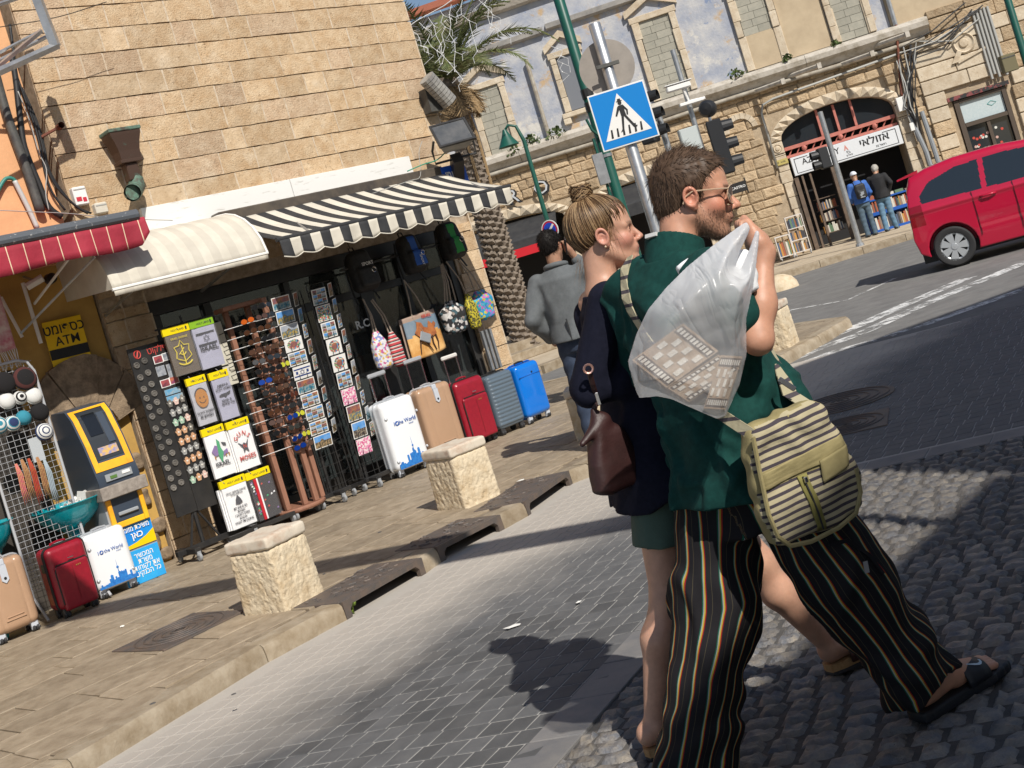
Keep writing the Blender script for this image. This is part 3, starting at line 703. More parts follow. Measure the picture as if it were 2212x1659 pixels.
# ---------------------------------------------------------------- orange plaster house on the left
ob=thing('plaster_house','ochre and orange plastered house at the left with a walled up arch','building',FT)
mb=MB(); mb.box(-5,-.02,.06,.6,-.1,2.85); mb.build('lower_wall',m_ochre,ob)
mb=MB(); mb.box(-1.75,-.93,.045,.058,0,2.05); mb.build('dark_recess_panel',m_dark,ob)  # flat panel; its dark colour stands in for the unlit recess behind the stand
mb=MB(); mb.box(-5,-.13,-.06,.6,2.852,6.4); mb.build('upper_wall',m_orange,ob)
def vous(a0,a1,r0,r1,cx=-.38,cz=1.28,sx=.78,y0=-.02,y1=.08,m=None):
    mb=MB(); n=4; P=[(cx+sx*r*math.cos(t),cz+r*math.sin(t)) for r,rng in ((r1,range(n+1)),(r0,range(n,-1,-1))) for t in [a0+(a1-a0)*k/n for k in rng]]
    mb.prism([(x+random.uniform(-.006,.006),z+random.uniform(-.006,.006)) for x,z in P],y0+random.uniform(-.012,.012),y1); return mb
m_field=M('field_stone',(.34,.25,.165),.9,(.16,.115,.075),11,bump=.9,bscale=45,dist=.012,det=8)
for a0,a1 in ((.25,.75),(.76,1.2),(1.21,2.05),(2.06,2.6),(2.61,3.0)): vous(a0,a1,.3,.74).build('arch_stone',m_field,ob)
random.seed(8)
for x,z,w,hh in ((-.1,.95,.14,.16),(-.16,.62,.2,.15),(-.06,.34,.13,.12),(-.2,.2,.22,.16),(-.07,.08,.12,.1),(-.3,.05,.2,.1)):
    def f(P): return rbox(P,(0,0,0),(w/2,.05,hh/2),.03)+.02*wob(P,22,x*9)
    v,F=carve(f,(-w,-.12,-hh),(w,.12,hh),.014); obj('stone',np_mesh('stone',v,F,m_field),ob,Matrix.Translation((x,.06,z)))
# sign above the cash machine
m_yel=M('yellow_sign',(.8,.5,.0),.45); 
s=thing('atm_sign','yellow bilingual cash machine sign with a black bar on the ochre wall','sign',FT@TR(-.4,.0,2.17,rad(-4),0,rad(1.5)))
mb=MB(); mb.box(-.175,.175,-.012,.0,-.2,.2,.003); mb.build('panel',m_yel,s)
mb=MB(); mb.box(-.174,.174,-.0145,-.0125,-.145,-.055); mb.build('black_bar',k_paint,s)
text(heb('כספומט'),.125,k_paint,s,Matrix.Translation((0,-.0135,.115)),.88,.008); text("ATM",.115,k_paint,s,Matrix.Translation((.01,-.0135,.005)),.95,.006)
# lettered awning at far left
r=thing('red_awning','dark red awning with thin pale stripes over the cash machine','awning',FT)
RO,RZ=1.1,2.985; x0,x1=-3.2,.04
cloth(r,'canopy',[m_red],lambda u,v:(x0+(x1-x0)*u,-.02-(RO-.02)*v,3.2+(RZ+.01-3.2)*v),10,4,lambda i,j:0)
m_pale=M('pale_stripe',(.72,.55,.38),.7)
def rv_(u,v): x=x0+(x1+.05-x0)*u; return (x,-RO-.02-.02*v*math.sin(x*9)-.01*math.sin(x*23)*v,RZ-.03-.235*v+.012*v*math.sin(x*6.5)+(.05*v*max(0,(x-.0)/.05) if x>0 else 0))
cloth(r,'valance',[m_red,m_pale],rv_,414,4,lambda i,j:1 if i%18==9 else 0,.003)
mb=MB(); mb.tube([(x0,-RO,RZ),(x1,-RO,RZ)],.05,12); mb.build('front_roller',M('roller_grey',(.09,.1,.115),.45,(.3,.3,.3),30,ramp=(.62,.66)),r)
for x in (-.35,-2.2):
    mb=MB(); mb.tube([(x,-RO+.03,RZ-.02),(x-.25,-.05,2.55)],.013,6); mb.tube([(x-.3,-.06,2.2),(x-.3,-.06,2.75)],.018,6); mb.build('stay',m_whitep,r)
mb=MB(); a_=Vector(fs(205,555,.9)); b_=Vector(fs(45,720,.25)); mb.tube([(a_[0],-.9,a_[1]),(b_[0],-.25,b_[1])],.011,6); mb.build('stay',m_steel,r)
mb=MB(); p1,p2=fs(5,640,.1),fs(48,715,.1); mb.tube([(p1[0],-.06,p1[1]),(p2[0],-.06,p2[1]-.05)],.016,6); mb.build('bracket_tube',m_whitep,r)
# security camera, small boxes
sc=thing('security_camera','pale security camera with a dark round lens under the red awning','camera',FT)
cx,cz=fs(85,607,.25); mb=MB(); mb.tube([(cx-.1,-.2,cz-.02),(cx+.03,-.27,cz+.02)],.035,8); mb.build('housing',m_whitep,sc); mb=MB(); cx,cz=fs(113,600,.3); mb.lathe([(.001,-.03),(.045,-.02),(.05,.05),(.001,.055)],14,'y',(cx,-.28,cz)); mb.build('lens',m_black,sc); mb=MB(); mb.tube([(cx-.08,-.2,cz),(cx-.1,.05,cz+.1)],.012,6); mb.build('bracket',m_steel,sc)
# ---------------------------------------------------------------- pipes and cables at the joint of the two houses
def fpts(L,o): return [(lambda q:(q[0],-o,q[1]))(fs(x,y,o)) for x,y in L]
def wire(name,label,cat,L,o,r,m,n=6,group=None):
    mb=MB(); P=fpts(L,o); Q=[]
    for i in range(len(P)-1):
        p0,p1,p2,p3=[Vector(P[max(0,min(len(P)-1,k))]) for k in (i-1,i,i+1,i+2)]
        for t in (0,.25,.5,.75): Q.append(.5*((2*p1)+(p2-p0)*t+(2*p0-5*p1+4*p2-p3)*t*t+(3*p1-p0-3*p2+p3)*t**3))
    Q.append(Vector(P[-1])); mb.tube(Q,r,n); o_=mb.build(name,m,smooth=True); o_.matrix_world=FT; return tag(o_,label,cat,group)
k=lambda *L:[(x*.352,y*.352) for x,y in L]
wire('drainpipe','thick dark iron drainpipe at the joint of plaster and stone houses','pipe',k((-60,330),(0,560),(60,760),(170,1060),(250,1300)),.12,.042,m_pipe,10)
wire('drainpipe','black downpipe beside the thick iron drainpipe','pipe',k((70,330),(95,480),(120,700),(150,900),(240,1130),(300,1270),(380,1330)),.1,.028,m_cable,8)
for q,(L,o,rr) in enumerate([(k((120,520),(180,660),(230,780),(262,900),(290,1030),(350,1150),(460,1260),(540,1310)),.09,.012),(k((135,540),(200,680),(245,800),(275,920),(300,1040),(370,1160),(470,1270),(560,1308)),.07,.011),(k((105,470),(165,640),(222,800),(252,930),(275,1050),(320,1180),(400,1290)),.11,.011),(k((60,150),(80,300),(100,470)),.1,.014)]):
    wire('cable',['outermost thick black cable bending right over the stone wall','middle black cable of the bundle on the stone wall','inner black cable of the bundle dropping behind the red awning','short black cable at the top left of the stone wall'][q],'cable',L,o,rr,m_cable)
wire('cable','thin grey cable beside the black bundle','cable',k((110,560),(160,680),(200,800),(240,940),(285,1040),(280,1180),(300,1290)),.13,.006,m_gcable,5)
wire('conduit','grey conduit with a green hose end on the orange plaster','pipe',k((90,1110),(130,1190),(180,1290),(230,1400)),.1,.022,M('conduit_grey',(.5,.5,.48),.5),8)
wire('hose','green hose arching over the grey conduit','hose',k((-20,1190),(10,1130),(40,1095),(80,1098),(95,1120)),.1,.018,M('green_hose',(.03,.2,.16),.5),8)
wire('cable','thin pale wire sagging along the red awning','wire',k((-20,1290),(200,1300),(420,1310),(620,1330),(830,1345),(1060,1352)),.3,.004,m_gcable,4)
q=fs(110,283,.1); mb=MB(FT@TR(q[0],-.03,q[1])); mb.tube([(-.1,-.05,-.04),(.02,-.1,.0),(.1,-.02,.03)],.014,6); mb.lathe([(.03,-.05),(.03,.03),(.001,.03)],10,'y',(.1,-.05,.035)); tag(mb.build('pipe_bracket',M('rust',(.2,.06,.03),.8,(.1,.04,.03),20)),'rusty iron bracket holding the black cables','bracket')
for (x,y,w,hh,lab,nm) in ((172,424,.13,.17,'small white box with red stickers on the stone wall','junction_box'),(217,450,.12,.1,'small plain cream box at the end of the white fascia','junction_box')):
    q=fs(x,y,.05); d=thing(nm,lab,'box',FT@Matrix.Translation((q[0],-.04,q[1]))); mb=MB(); mb.box(-w/2,w/2,-.04,.04,-hh/2,hh/2,.008); mb.build('case',m_whitep if hh>.12 else m_cream,d)
    if hh>.12: mb=MB(); mb.box(-.05,.0,-.0435,-.041,-.05,-.01); mb.box(.01,.045,-.0435,-.041,-.06,-.02); mb.build('sticker',M('sticker_red',(.5,.03,.05),.5),d)
    mb=MB(); mb.box(-w/2+.01,w/2-.01,-.044,-.0405,hh/2-.03,hh/2-.02); mb.build('lid_seam',m_gcable,d)
# copper rainwater hopper
hp=thing('rainwater_hopper','old copper rainwater hopper with a green spout on the stone wall','hopper',FT@Matrix.Translation((.6,0,3.3)))
mb=MB()
def fr_(z,w,d,y=-.16): return [(-w,y-d,z),(w,y-d,z),(w,y+d,z),(-w,y+d,z)]
L=[fr_(.62,.155,.1),fr_(.57,.15,.095),fr_(.5,.125,.085),fr_(.42,.105,.075),fr_(.34,.1,.07)]
vs=sum(L,[]); mb.add(vs,[(4*i+j,4*i+(j+1)%4,4*i+4+(j+1)%4,4*i+4+j) for i in range(len(L)-1) for j in range(4)]+[(0,1,2,3),(16,17,18,19)]); mb.build('hopper_box',m_copper,hp)
mb=MB(); mb.box(-.165,.165,-.268,-.052,.6,.635,.006); mb.build('rim',m_verd,hp)
mb=MB(); mb.box(-.115,.115,-.24,-.08,.305,.34,.006); mb.box(-.06,.06,-.21,-.09,.14,.31,.01); mb.build('neck',m_copper,hp)
mb=MB(); mb.tube([(.02,-.15,.16),(0,-.17,.08),(-.06,-.22,.04),(-.13,-.3,.01)],[.07,.075,.078,.08],14,cap=False); mb.lathe([(.001,0),(.07,0)],14,'y',(-.118,-.285,.015)); mb.build('spout',[m_verd],hp,smooth=True)
# floodlight
fl=thing('floodlight','large black floodlight tilted down at the corner of the stone shop','floodlight',FT@TR(4.24,-.5,3.24,rad(-28),rad(-38)))
mb=MB(); mb.add([(-.2,-.05,-.17),(.2,-.05,-.17),(.2,-.05,.17),(-.2,-.05,.17),(-.13,.12,-.1),(.13,.12,-.1),(.13,.12,.1),(-.13,.12,.1)],[(4,5,6,7),(0,1,5,4),(1,2,6,5),(2,3,7,6),(3,0,4,7),(0,1,2,3)]); mb.build('housing',M('lamp_housing',(.2,.19,.17),.5,(.3,.28,.25),8),fl)
mb=MB(); mb.box(-.21,.21,-.075,-.05,-.18,-.155); mb.box(-.21,.21,-.075,-.05,.155,.18); mb.box(-.21,-.185,-.075,-.05,-.155,.155); mb.box(.185,.21,-.075,-.05,-.155,.155); mb.build('rim',m_black,fl)
mb=MB(); mb.box(-.184,.184,-.066,-.06,-.154,.154); mb.build('glass',M('lamp_glass',(.07,.075,.08),.08,(.12,.12,.12),6,spec=.8),fl)
mb=MB(); mb.tube([(-.22,0,0),(-.24,.14,0),(-.24,.24,-.1),(.24,.24,-.1),(.24,.14,0),(.22,0,0)],.014,6); mb.box(-.06,.06,.2,.5,-.2,-.06); mb.build('bracket',m_black,fl)
wire('cable','thin cables hanging from the floodlight to the striped awning','cable',[(912,305),(905,330),(908,380),(880,392),(770,430),(640,478),(540,482)],.35,.004,m_gcable,4)
wire('cable','green cable running to the floodlight','cable',[(880,370),(915,355),(945,345),(970,320)],.4,.007,M('green_cable',(.03,.25,.16),.5),5)
# rolled shutter housing on the corner
rs=thing('roller_housing','grey slatted roll mounted at the corner above the floodlight','shutter',FT)
p0,p1=fs(921,168,.22),fs(972,222,.22)
for k in range(9):
    t0,t1=k/9,(k+.86)/9; mb=MB(); q=lambda t:(p0[0]+(p1[0]-p0[0])*t,-.22,p0[1]+(p1[1]-p0[1])*t); mb.tube([q(t0),q(t1)],.1,12); mb.build('slat',M('roll_grey',(.33,.32,.29),.6,(.22,.21,.2),9),rs)
mb=MB(); mb.box(p0[0],p1[0]-.05,-.14,.1,p1[1]-.05,p0[1]-.1); mb.build('bracket',m_pipe,rs)
# empty steel sign frame at top left
sf=thing('steel_frame','empty grey steel box frame sticking out at the top left corner','frame',FT)
mb=MB(); q=lambda x,y,o:(lambda z:(z[0],-o,z[1]))(fs(x,y,o))
def beam(a,b,r): 
    mb=MB(); mb.tube([a,b],r,4); mb.build('bar',m_steel,sf)
beam(q(72,-25,.8),q(120,100,.8),.05); beam(q(125,97,.8),q(-20,163,.8),.035); beam(q(90,66,.8),q(-30,165,.45),.022); beam(q(100,80,.5),q(-20,140,.5),.018); beam(q(-10,118,.6),q(90,66,.6),.014); beam(q(55,-10,.4),q(-20,15,.4),.02)
wire('cable','thin black wire crossing the top left corner','wire',[(-10,60),(40,52),(90,44),(150,30),(230,4)],.5,.004,m_cable,4)
# blue shop sign beyond the awning
bs=thing('blue_sign','small blue hebrew shop sign half hidden above the striped awning','sign',FT@TR(4.32,-.25,2.84,rad(-10)))
mb=MB(); mb.box(-.16,.16,-.02,.02,-.11,.13,.004); mb.build('panel',M('sign_blue',(.01,.08,.45),.45),bs); text(heb('חנות'),.13,w_paint,bs,Matrix.Translation((0,-.0215,.02)),.9,.02)
# ================================================================ goods set out in front of the shop
def L3(s,o,z): return FT@Matrix.Translation((s,-o,z))
def mvor(name,cols,scale,rough=.7,bump=.2,feat='F1',rnd=1.):
    m=M(name,cols[0],rough,bump=bump,bscale=40); N,L,b=nodes(m); v=N.new('ShaderNodeTexVoronoi'); v.inputs['Scale'].default_value=scale; v.inputs['Randomness'].default_value=rnd
    t=N.new('ShaderNodeTexCoord'); L.new(t.outputs['Object'],v.inputs['Vector']); sp=N.new('ShaderNodeSeparateColor'); L.new(v.outputs['Color'],sp.inputs[0])
    r=ramp(N,[(i/len(cols),c) for i,c in enumerate(cols)]); L.new(sp.outputs[0],r.inputs[0]); L.new(r.outputs[0],b.inputs['Base Color']); return m
def mband(name,cols,axis,scale,rough=.7,bump=.2,off=0.):
    m=M(name,cols[0],rough,bump=bump,bscale=60); N,L,b=nodes(m); t=N.new('ShaderNodeTexCoord'); s=N.new('ShaderNodeSeparateXYZ'); L.new(t.outputs['Object'],s.inputs[0])
    a=N.new('ShaderNodeMath'); a.operation='MULTIPLY_ADD'; L.new(s.outputs[axis],a.inputs[0]); a.inputs[1].default_value=scale; a.inputs[2].default_value=off+100
    f=N.new('ShaderNodeMath'); f.operation='FRACT'; L.new(a.outputs[0],f.inputs[0]); r=ramp(N,[(i/len(cols),c) for i,c in enumerate(cols)]); L.new(f.outputs[0],r.inputs[0]); L.new(r.outputs[0],b.inputs['Base Color']); return m
m_rubber=M('rubber',(.03,.03,.032),.6); m_wheelgrey=M('grey_caster',(.27,.28,.29),.5); m_chrome=M('chrome',(.75,.75,.76),.2,metal=1.)
m_poly=M('clear_wrap',(.8,.8,.82),.12,alpha=.035,spec=.6)
# ---------------------------------------------------------------- cash machine
A=thing('cash_machine','orange and blue cash machine with hebrew stickers by the walled up arch','cash machine',L3(-.56,0,0))
m_navy=M('atm_navy',(.04,.055,.08),.4); m_agrey=M('atm_grey',(.3,.32,.34),.5); m_orng=M('atm_orange',(.85,.33,.02),.4,(.85,.5,.02),3); m_blue=M('sticker_blue',(.01,.18,.6),.4,(.01,.28,.72),2.5)
hw=.18
mb=MB(); mb.prism([(0,0),(-.56,0),(-.56,.86),(0,.86)],-hw,hw,'x'); mb.build('cabinet',m_agrey,A)
mb=MB(); mb.prism([(0,.864),(-.6,.864),(-.61,.9),(-.585,1.0),(-.52,1.24),(-.42,1.48),(-.34,1.56),(-.05,1.58),(0,1.5)],-hw-.005,hw+.005,'x'); mb.build('hood',m_navy,A,smooth=35)
def face(t): # front slope of the hood
    P=[(-.586,1.0),(-.522,1.24),(-.422,1.48),(-.35,1.555)]
    t*=3; i=min(int(t),2); f_=t-i; return Vector((0,P[i][0]*(1-f_)+P[i+1][0]*f_,P[i][1]*(1-f_)+P[i+1][1]*f_))
def strip(x0,x1,t0,t1,m,name,up=.006,n=6):
    mb=MB(); vs=[]
    for j in range(n+1):
        p=face(t0+(t1-t0)*j/n); vs+=[(x0,p.y-up,p.z),(x1,p.y-up,p.z)]
    mb.add(vs,[(2*j,2*j+1,2*j+3,2*j+2) for j in range(n)]); o=mb.build(name,m,A); o.modifiers.new('t','SOLIDIFY').thickness=.004; return o
strip(-.17,-.125,0,.98,m_orng,'orange_trim'); strip(.125,.17,0,.98,m_orng,'orange_trim'); strip(-.124,.124,.9,.98,m_orng,'orange_trim'); strip(-.124,.124,.0,.1,m_orng,'orange_trim')
strip(-.12,.12,.13,.88,M('atm_dark',(.03,.035,.042),.35),'screen_recess',.003); strip(-.09,.03,.42,.75,M('screen',(.01,.012,.015),.08,spec=.8),'screen',.009); strip(.04,.1,.3,.7,m_navy,'keypad',.009)
strip(-.08,.09,.17,.27,M('logo_strip',(.7,.42,.05),.5,(.15,.2,.5),30),'logo_strip',.009)
mb=MB(); mb.box(-.12,.12,-.622,-.612,.905,.965); mb.build('display_panel',m_agrey,A); mb=MB(); mb.box(-.08,-.02,-.628,-.6225,.92,.945); mb.build('green_display',M('lcd',(.1,.2,.05),.3),A); mb=MB(); mb.box(.03,.1,-.628,-.6225,.93,.955); mb.build('notice',w_paint,A)
mb=MB(); mb.box(-hw-.03,hw+.03,-.66,-.3,.76,.87,.006); mb.build('steel_belt',M('belt_steel',(.2,.17,.145),.7,(.34,.3,.26),18,bump=.3),A)
mb=MB(); mb.box(-.165,-.125,-.6,-.562,.5,.757,.006); mb.box(.125,.165,-.6,-.562,.5,.757,.006); mb.box(-.124,.124,-.6,-.562,.5,.55,.006); mb.build('dispenser_trim',m_orng,A)
mb=MB(); mb.box(-.122,.122,-.585,-.562,.552,.755); mb.build('dispenser',m_navy,A); mb=MB(); mb.box(-.09,.09,-.61,-.586,.6,.63,.006); mb.build('note_slot',m_agrey,A)
mb=MB(); mb.box(-.175,.175,-.566,-.5605,.315,.495); mb.build('blue_panel',m_blue,A)
mb=MB(); mb.prism([(-.175,.3),(.175,.3),(.175,.41),(.1,.37),(0,.34),(-.1,.325),(-.175,.322)],-.572,-.567); mb.build('yellow_swoosh',M('sticker_yellow',(.85,.55,.0),.4),A)
text(heb('משיכת מזומנים'),.062,w_paint,A,Matrix.Translation((.0,-.575,.462)),.78,.008); text(heb('כאן'),.075,w_paint,A,Matrix.Translation((.02,-.575,.4)),1,.016)
mb=MB(); mb.box(-.176,.176,-.568,-.5605,.0,.28,.003); mb.build('lower_sticker',M('sticker_sky',(.02,.3,.68),.4,(.03,.38,.75),3),A)
text(heb('המכשיר\nמשרת\nאת לקוחות\nכל הבנקים'),.062,w_paint,A,Matrix.Translation((.03,-.571,.155)),.85,.006)
# ---------------------------------------------------------------- suitcases
def wheels(p,w,d,m,sz=.028,fork=None):
    for x in (-w/2+.05,w/2-.05):
        for y in (-d+.045,-.045):
            mb=MB(Matrix.Translation((x,y,0))); mb.lathe([(.001,-.011),(sz*.8,-.012),(sz,-.006),(sz,.006),(sz*.8,.012),(.001,.011)],12,'x',(-.012,0,sz)); mb.lathe([(.001,-.011),(sz*.8,-.012),(sz,-.006),(sz,.006),(sz*.8,.012),(.001,.011)],12,'x',(.016,0,sz))
            wo=mb.build('wheel',m_rubber,p,smooth=30)
            mb=MB(Matrix.Translation((x,y,0))); mb.box(-.028,.03,-.02,.02,sz*1.1,.085,.008); mb.lathe([(.001,-.001),(sz*.55,-.001),(sz*.55,.001),(.001,.001)],10,'x',(-.026,0,sz)); mb.lathe([(.001,-.001),(sz*.55,-.001),(sz*.55,.001),(.001,.001)],10,'x',(.031,0,sz)); mb.build('wheel_fork',fork or m,p)
def handle(p,w,d,z0,z1,m):
    x=w*.22
    for s in (-x,x): mb=MB(); mb.tube([(s,-.04,z0),(s,-.04,z1)],.009,8); mb.build('telescopic_tube',m_chrome,p)
    mb=MB(); mb.box(-x-.02,x+.02,-.058,-.022,z1-.01,z1+.035,.012); mb.build('grip',m,p)
def shell(p,w,h,d,m,groove=0,ribs=0,z0=.07,name='shell'):
    def f(P):
        q=rbox(P,(0,-d/2,z0+(h-z0)/2),(w/2,d/2,(h-z0)/2),.05)
        bul=.012*np.clip(1-(P[...,0]/(w/2))**2,0,1)*np.clip(1-((P[...,2]-h/2)/(h/2))**2,0,1); q=q-bul
        if groove:
            for x in (-w*.28,w*.28): q=q+.006*np.exp(-((P[...,0]-x)/.006)**2)*(P[...,1]<-d*.5)
        if ribs: q=q+.006*np.maximum(np.sin(P[...,2]*2*np.pi/.042),-.3)*(np.abs(P[...,0])<w*.44)
        return q
    v,F=carve(f,(-w/2-.04,-d-.05,z0-.04),(w/2+.04,.04,h+.04),.0095); o=obj(name,np_mesh(name,v,F,m),p); return o
def seam(p,w,h,d,m,z0=.07,y=None,t=.009):
    y=-d*.5 if y is None else y; mb=MB(); r=.05; pts=[]
    for cx,cz,a in ((w/2-r,h-r,0),(-w/2+r,h-r,90),(-w/2+r,z0+r,180),(w/2-r,z0+r,270)):
        for k in range(5): an=rad(a+k*22.5); pts.append((cx+(r+.008)*math.cos(an),y,cz+(r+.008)*math.sin(an)))
    mb.tube(pts,t,6,closed=True); mb.build('zip_seam',m,p)
m_sky=M('skyline_blue',(.015,.12,.42),.4,(.03,.22,.6),40)
m_wshell=M('white_shell',(.76,.78,.8),.25,coat=.6); m_tanshell=M('tan_shell',(.43,.27,.17),.28,(.4,.25,.155),3,coat=.5); m_redcase=M('red_case',(.3,.008,.022),.38,(.24,.006,.018),30,bump=.2,bscale=300,coat=.15); m_redshell=m_redcase
m_gshell=M('grey_shell',(.1,.135,.17),.33,coat=.4); m_bshell=M('blue_shell',(.003,.16,.62),.2,coat=.7); m_silver=M('silver_trim',(.55,.57,.6),.35,metal=.5); m_pgrey=M('pale_grey_plastic',(.5,.53,.58),.4)
def top_handle(p,w,d,h,m): 
    mb=MB(); mb.tube([(-.07,-d/2,h-.005),(-.06,-d/2,h+.02),(0,-d/2,h+.026),(.06,-d/2,h+.02),(.07,-d/2,h-.005)],.009,6,flat=1.6); mb.build('top_handle',m,p)
def case_white(T,lab,w,h,d,group,hz=None):
    p=thing('suitcase',lab,'suitcase',T,group); shell(p,w,h,d,m_wshell); seam(p,w,h,d,m_silver); top_handle(p,w,d,h,m_silver); wheels(p,w,d,m_pgrey)
    yf=-d-.013; mb=MB(); x=-w*.45; random.seed(int(h*1000)); z0=.085; poly=[(x,z0)]
    while x<w*.44:
        st=random.uniform(.012,.028); c=.35+.65*math.exp(-((x-.02)/(w*.3))**2)
        hh=random.choice((.05,.07,.09,.11,.06))*c*h/.55
        poly+=[(x,z0+hh),(x+st*.5,z0+hh*random.uniform(1,1.12)),(x+st,z0+hh)]; x+=st
    poly+=[(w*.45,z0)]; 
    for i in range(1,len(poly)-3,3):
        a,b,c_,dd=poly[i],poly[i+1],poly[i+2],(poly[i+2][0],z0); mb.prism([(a[0],z0),a,b,c_,dd],yf+.004,yf-.0005)
    mb.prism([(.018,z0),(.024,z0+.2*h/.55),(.03,z0)],yf+.004,yf-.001); mb.ball((.024,yf,z0+.135*h/.55),(.011,.004,.011),8,5); mb.build('skyline_print',m_sky,p)
    k=h/.55; text('I',.042*k,blue_print,p,Matrix.Translation((-w*.27,yf-.002,h*.69)),1,.0); text('the World',.042*k,blue_print,p,Matrix.Translation((w*.1,yf-.002,h*.69)),.92,.0); text('travel',.018*k,blue_print,p,Matrix.Translation((w*.2,yf-.002,h*.64)),1,.0)
    mb=MB(); mb.lathe([(.001,0),(.017*k,0),(.017*k,.003),(.001,.003)],14,'y',(-w*.19,yf-.002,h*.69)); mb.build('logo_disc',blue_print,p); mb=MB(); z=h*.69; x=-w*.19; mb.prism([(x-.012*k,z-.002),(x,z+.004*k),(x+.002*k,z+.011*k),(x+.005*k,z+.004*k),(x+.012*k,z-.002),(x+.003*k,z-.001),(x,z-.01*k)],yf-.0045,yf-.0025); mb.build('plane_mark',w_paint,p)
    for x,z in ((-w/2+.03,h*.78),(-w/2+.03,.16),(w/2-.03,.16)):
        mb=MB(); mb.ball((x,-d+.008,z),.018,8,5); mb.build('corner_stud',m_silver,p,smooth=True)
    if hz: handle(p,w,d,h-.02,hz,m_silver)
    return p
def case_tan(T,lab,w,h,d,group,hz=None):
    p=thing('suitcase',lab,'suitcase',T,group); shell(p,w,h,d,m_tanshell,groove=1); seam(p,w,h,d,m_silver); top_handle(p,w,d,h,m_silver); wheels(p,w,d,m_pgrey)
    mb=MB(); yf=-d-.008; pr=[(-.028,h-.16),(0,h-.185),(.028,h-.16),(.028,h-.04),(-.028,h-.04)]; mb.prism(pr,yf-.012,yf+.02); mb.box(-.028,.028,yf-.006,-d/2,h-.042,h+.006,.006); mb.build('lock_tongue',m_pgrey,p); mb=MB(); mb.lathe([(.001,0),(.011,0),(.011,.004)],10,'y',(0,yf-.016,h-.145)); mb.build('lock',m_black,p)
    mb=MB(); mb.box(-w*.22,w*.22,yf-.009,yf+.004,.15,.16,.003); mb.box(-w*.18,w*.18,yf-.009,yf+.004,.175,.185,.003); mb.build('raised_ribs',m_tanshell,p)
    for z in (h*.75,.2): 
        mb=MB(); mb.ball((-w/2,-d*.35,z),.016,8,5); mb.ball((-w/2,-d*.65,z),.016,8,5); mb.build('corner_stud',m_pgrey,p,smooth=True)
    if hz: handle(p,w,d,h-.02,hz,m_silver)
    return p
def case_red(T,lab,w,h,d,group,hz=None):
    p=thing('suitcase',lab,'suitcase',T,group); shell(p,w,h,d,m_redcase,name='body'); top_handle(p,w,d,h,m_redcase); wheels(p,w,d,m_rubber,fork=M('fork_black',(.04,.04,.04),.4))
    for y in (-d*.72,-d*.8): seam(p,w-.004,h-.002,d,m_black,y=y,t=.007)
    yf=-d-.01
    def f(P): return rbox(P,(.0,yf,h*.42),(w*.42,.02,h*.32),.018)
    v,F=carve(f,(-w/2,yf-.05,.0),(w/2,yf+.05,h),.009); obj('front_pocket',np_mesh('front_pocket',v,F,m_redcase),p)
    mb=MB(); mb.tube([(-w*.42,yf-.012,h*.2),(-w*.42,yf-.012,h*.66),(-w*.36,yf-.012,h*.745),(w*.36,yf-.012,h*.745),(w*.42,yf-.012,h*.7)],.006,6); mb.build('pocket_zip',m_black,p)
    mb=MB(); mb.box(-.005,.005,yf-.0225,yf-.019,.12,h*.68); mb.build('stitched_seam',M('red_seam',(.2,.004,.012),.6),p); mb=MB(); mb.box(-.02,.03,yf-.026,yf-.02,h*.79,h*.805,.002); mb.build('zip_puller',m_chrome,p); text('•••',.05,M('gold_print',(.5,.3,.08),.4,metal=.6),p,Matrix.Translation((.05,yf-.024,h*.66)),.9)
    mb=MB(); mb.box(-w/2-.006,-w/2+.01,-d*.62,-d*.38,h*.68,h*.8,.004); mb.build('side_lock',m_black,p)
    if hz: handle(p,w,d,h-.02,hz,M('pale_grip',(.6,.58,.55),.5))
    return p
def case_grey(T,lab,w,h,d,group):
    p=thing('suitcase',lab,'suitcase',T,group); shell(p,w,h,d,m_gshell,ribs=1); seam(p,w,h,d,m_black); top_handle(p,w,d,h,m_black); wheels(p,w,d,m_rubber); return p
def case_blue(T,lab,w,h,d,group):
    p=thing('suitcase',lab,'suitcase',T,group); shell(p,w,h,d,m_bshell); seam(p,w,h,d,M('blue_trim',(.003,.09,.4),.4)); top_handle(p,w,d,h,m_black); wheels(p,w,d,m_pgrey)
    mb=MB(); mb.lathe([(.001,0),(.01,0),(.01,.004)],10,'y',(.03,-d-.015,h*.83)); mb.build('badge',m_black,p); mb=MB(); mb.box(-w*.46,w*.46,-d-.012,-d-.004,h*.79,h*.795); mb.build('panel_line',M('blue_trim',(0,0,0)),p); return p
g1,g2='suitcases lined up by the cash machine','suitcases lined up outside the shop front'
case_tan(L3(-1.74,.54,0),'tan hard shell suitcase at the left edge beside the dark red one',.36,.62,.24,g1,.8)
case_red(L3(-1.25,.58,0)@Matrix.Rotation(rad(4),4,'Z'),'dark red fabric suitcase under the turquoise bowl',.34,.57,.22,g1)
case_white(L3(-.83,.44,0)@Matrix.Rotation(rad(-3),4,'Z'),'white suitcase with blue skyline print in front of the cash machine',.36,.545,.21,g1)
case_white(L3(2.3,.52,0),'white suitcase with blue skyline print beside the postcard racks',.42,.76,.24,g2,1.02)
case_tan(L3(2.78,.52,0),'tan hard shell suitcase between the white and the red one at the shop front',.44,.76,.25,g2,1.04)
case_red(L3(3.25,.52,0),'bright red fabric suitcase in front of the shop door',.4,.7,.24,g2,.95)
case_grey(L3(3.69,.5,0),'dark grey ribbed suitcase next to the shiny blue one',.38,.65,.24,g2)
case_blue(L3(4.09,.5,0)@Matrix.Rotation(rad(3),4,'Z'),'shiny blue suitcase at the corner end of the row',.38,.645,.24,g2)
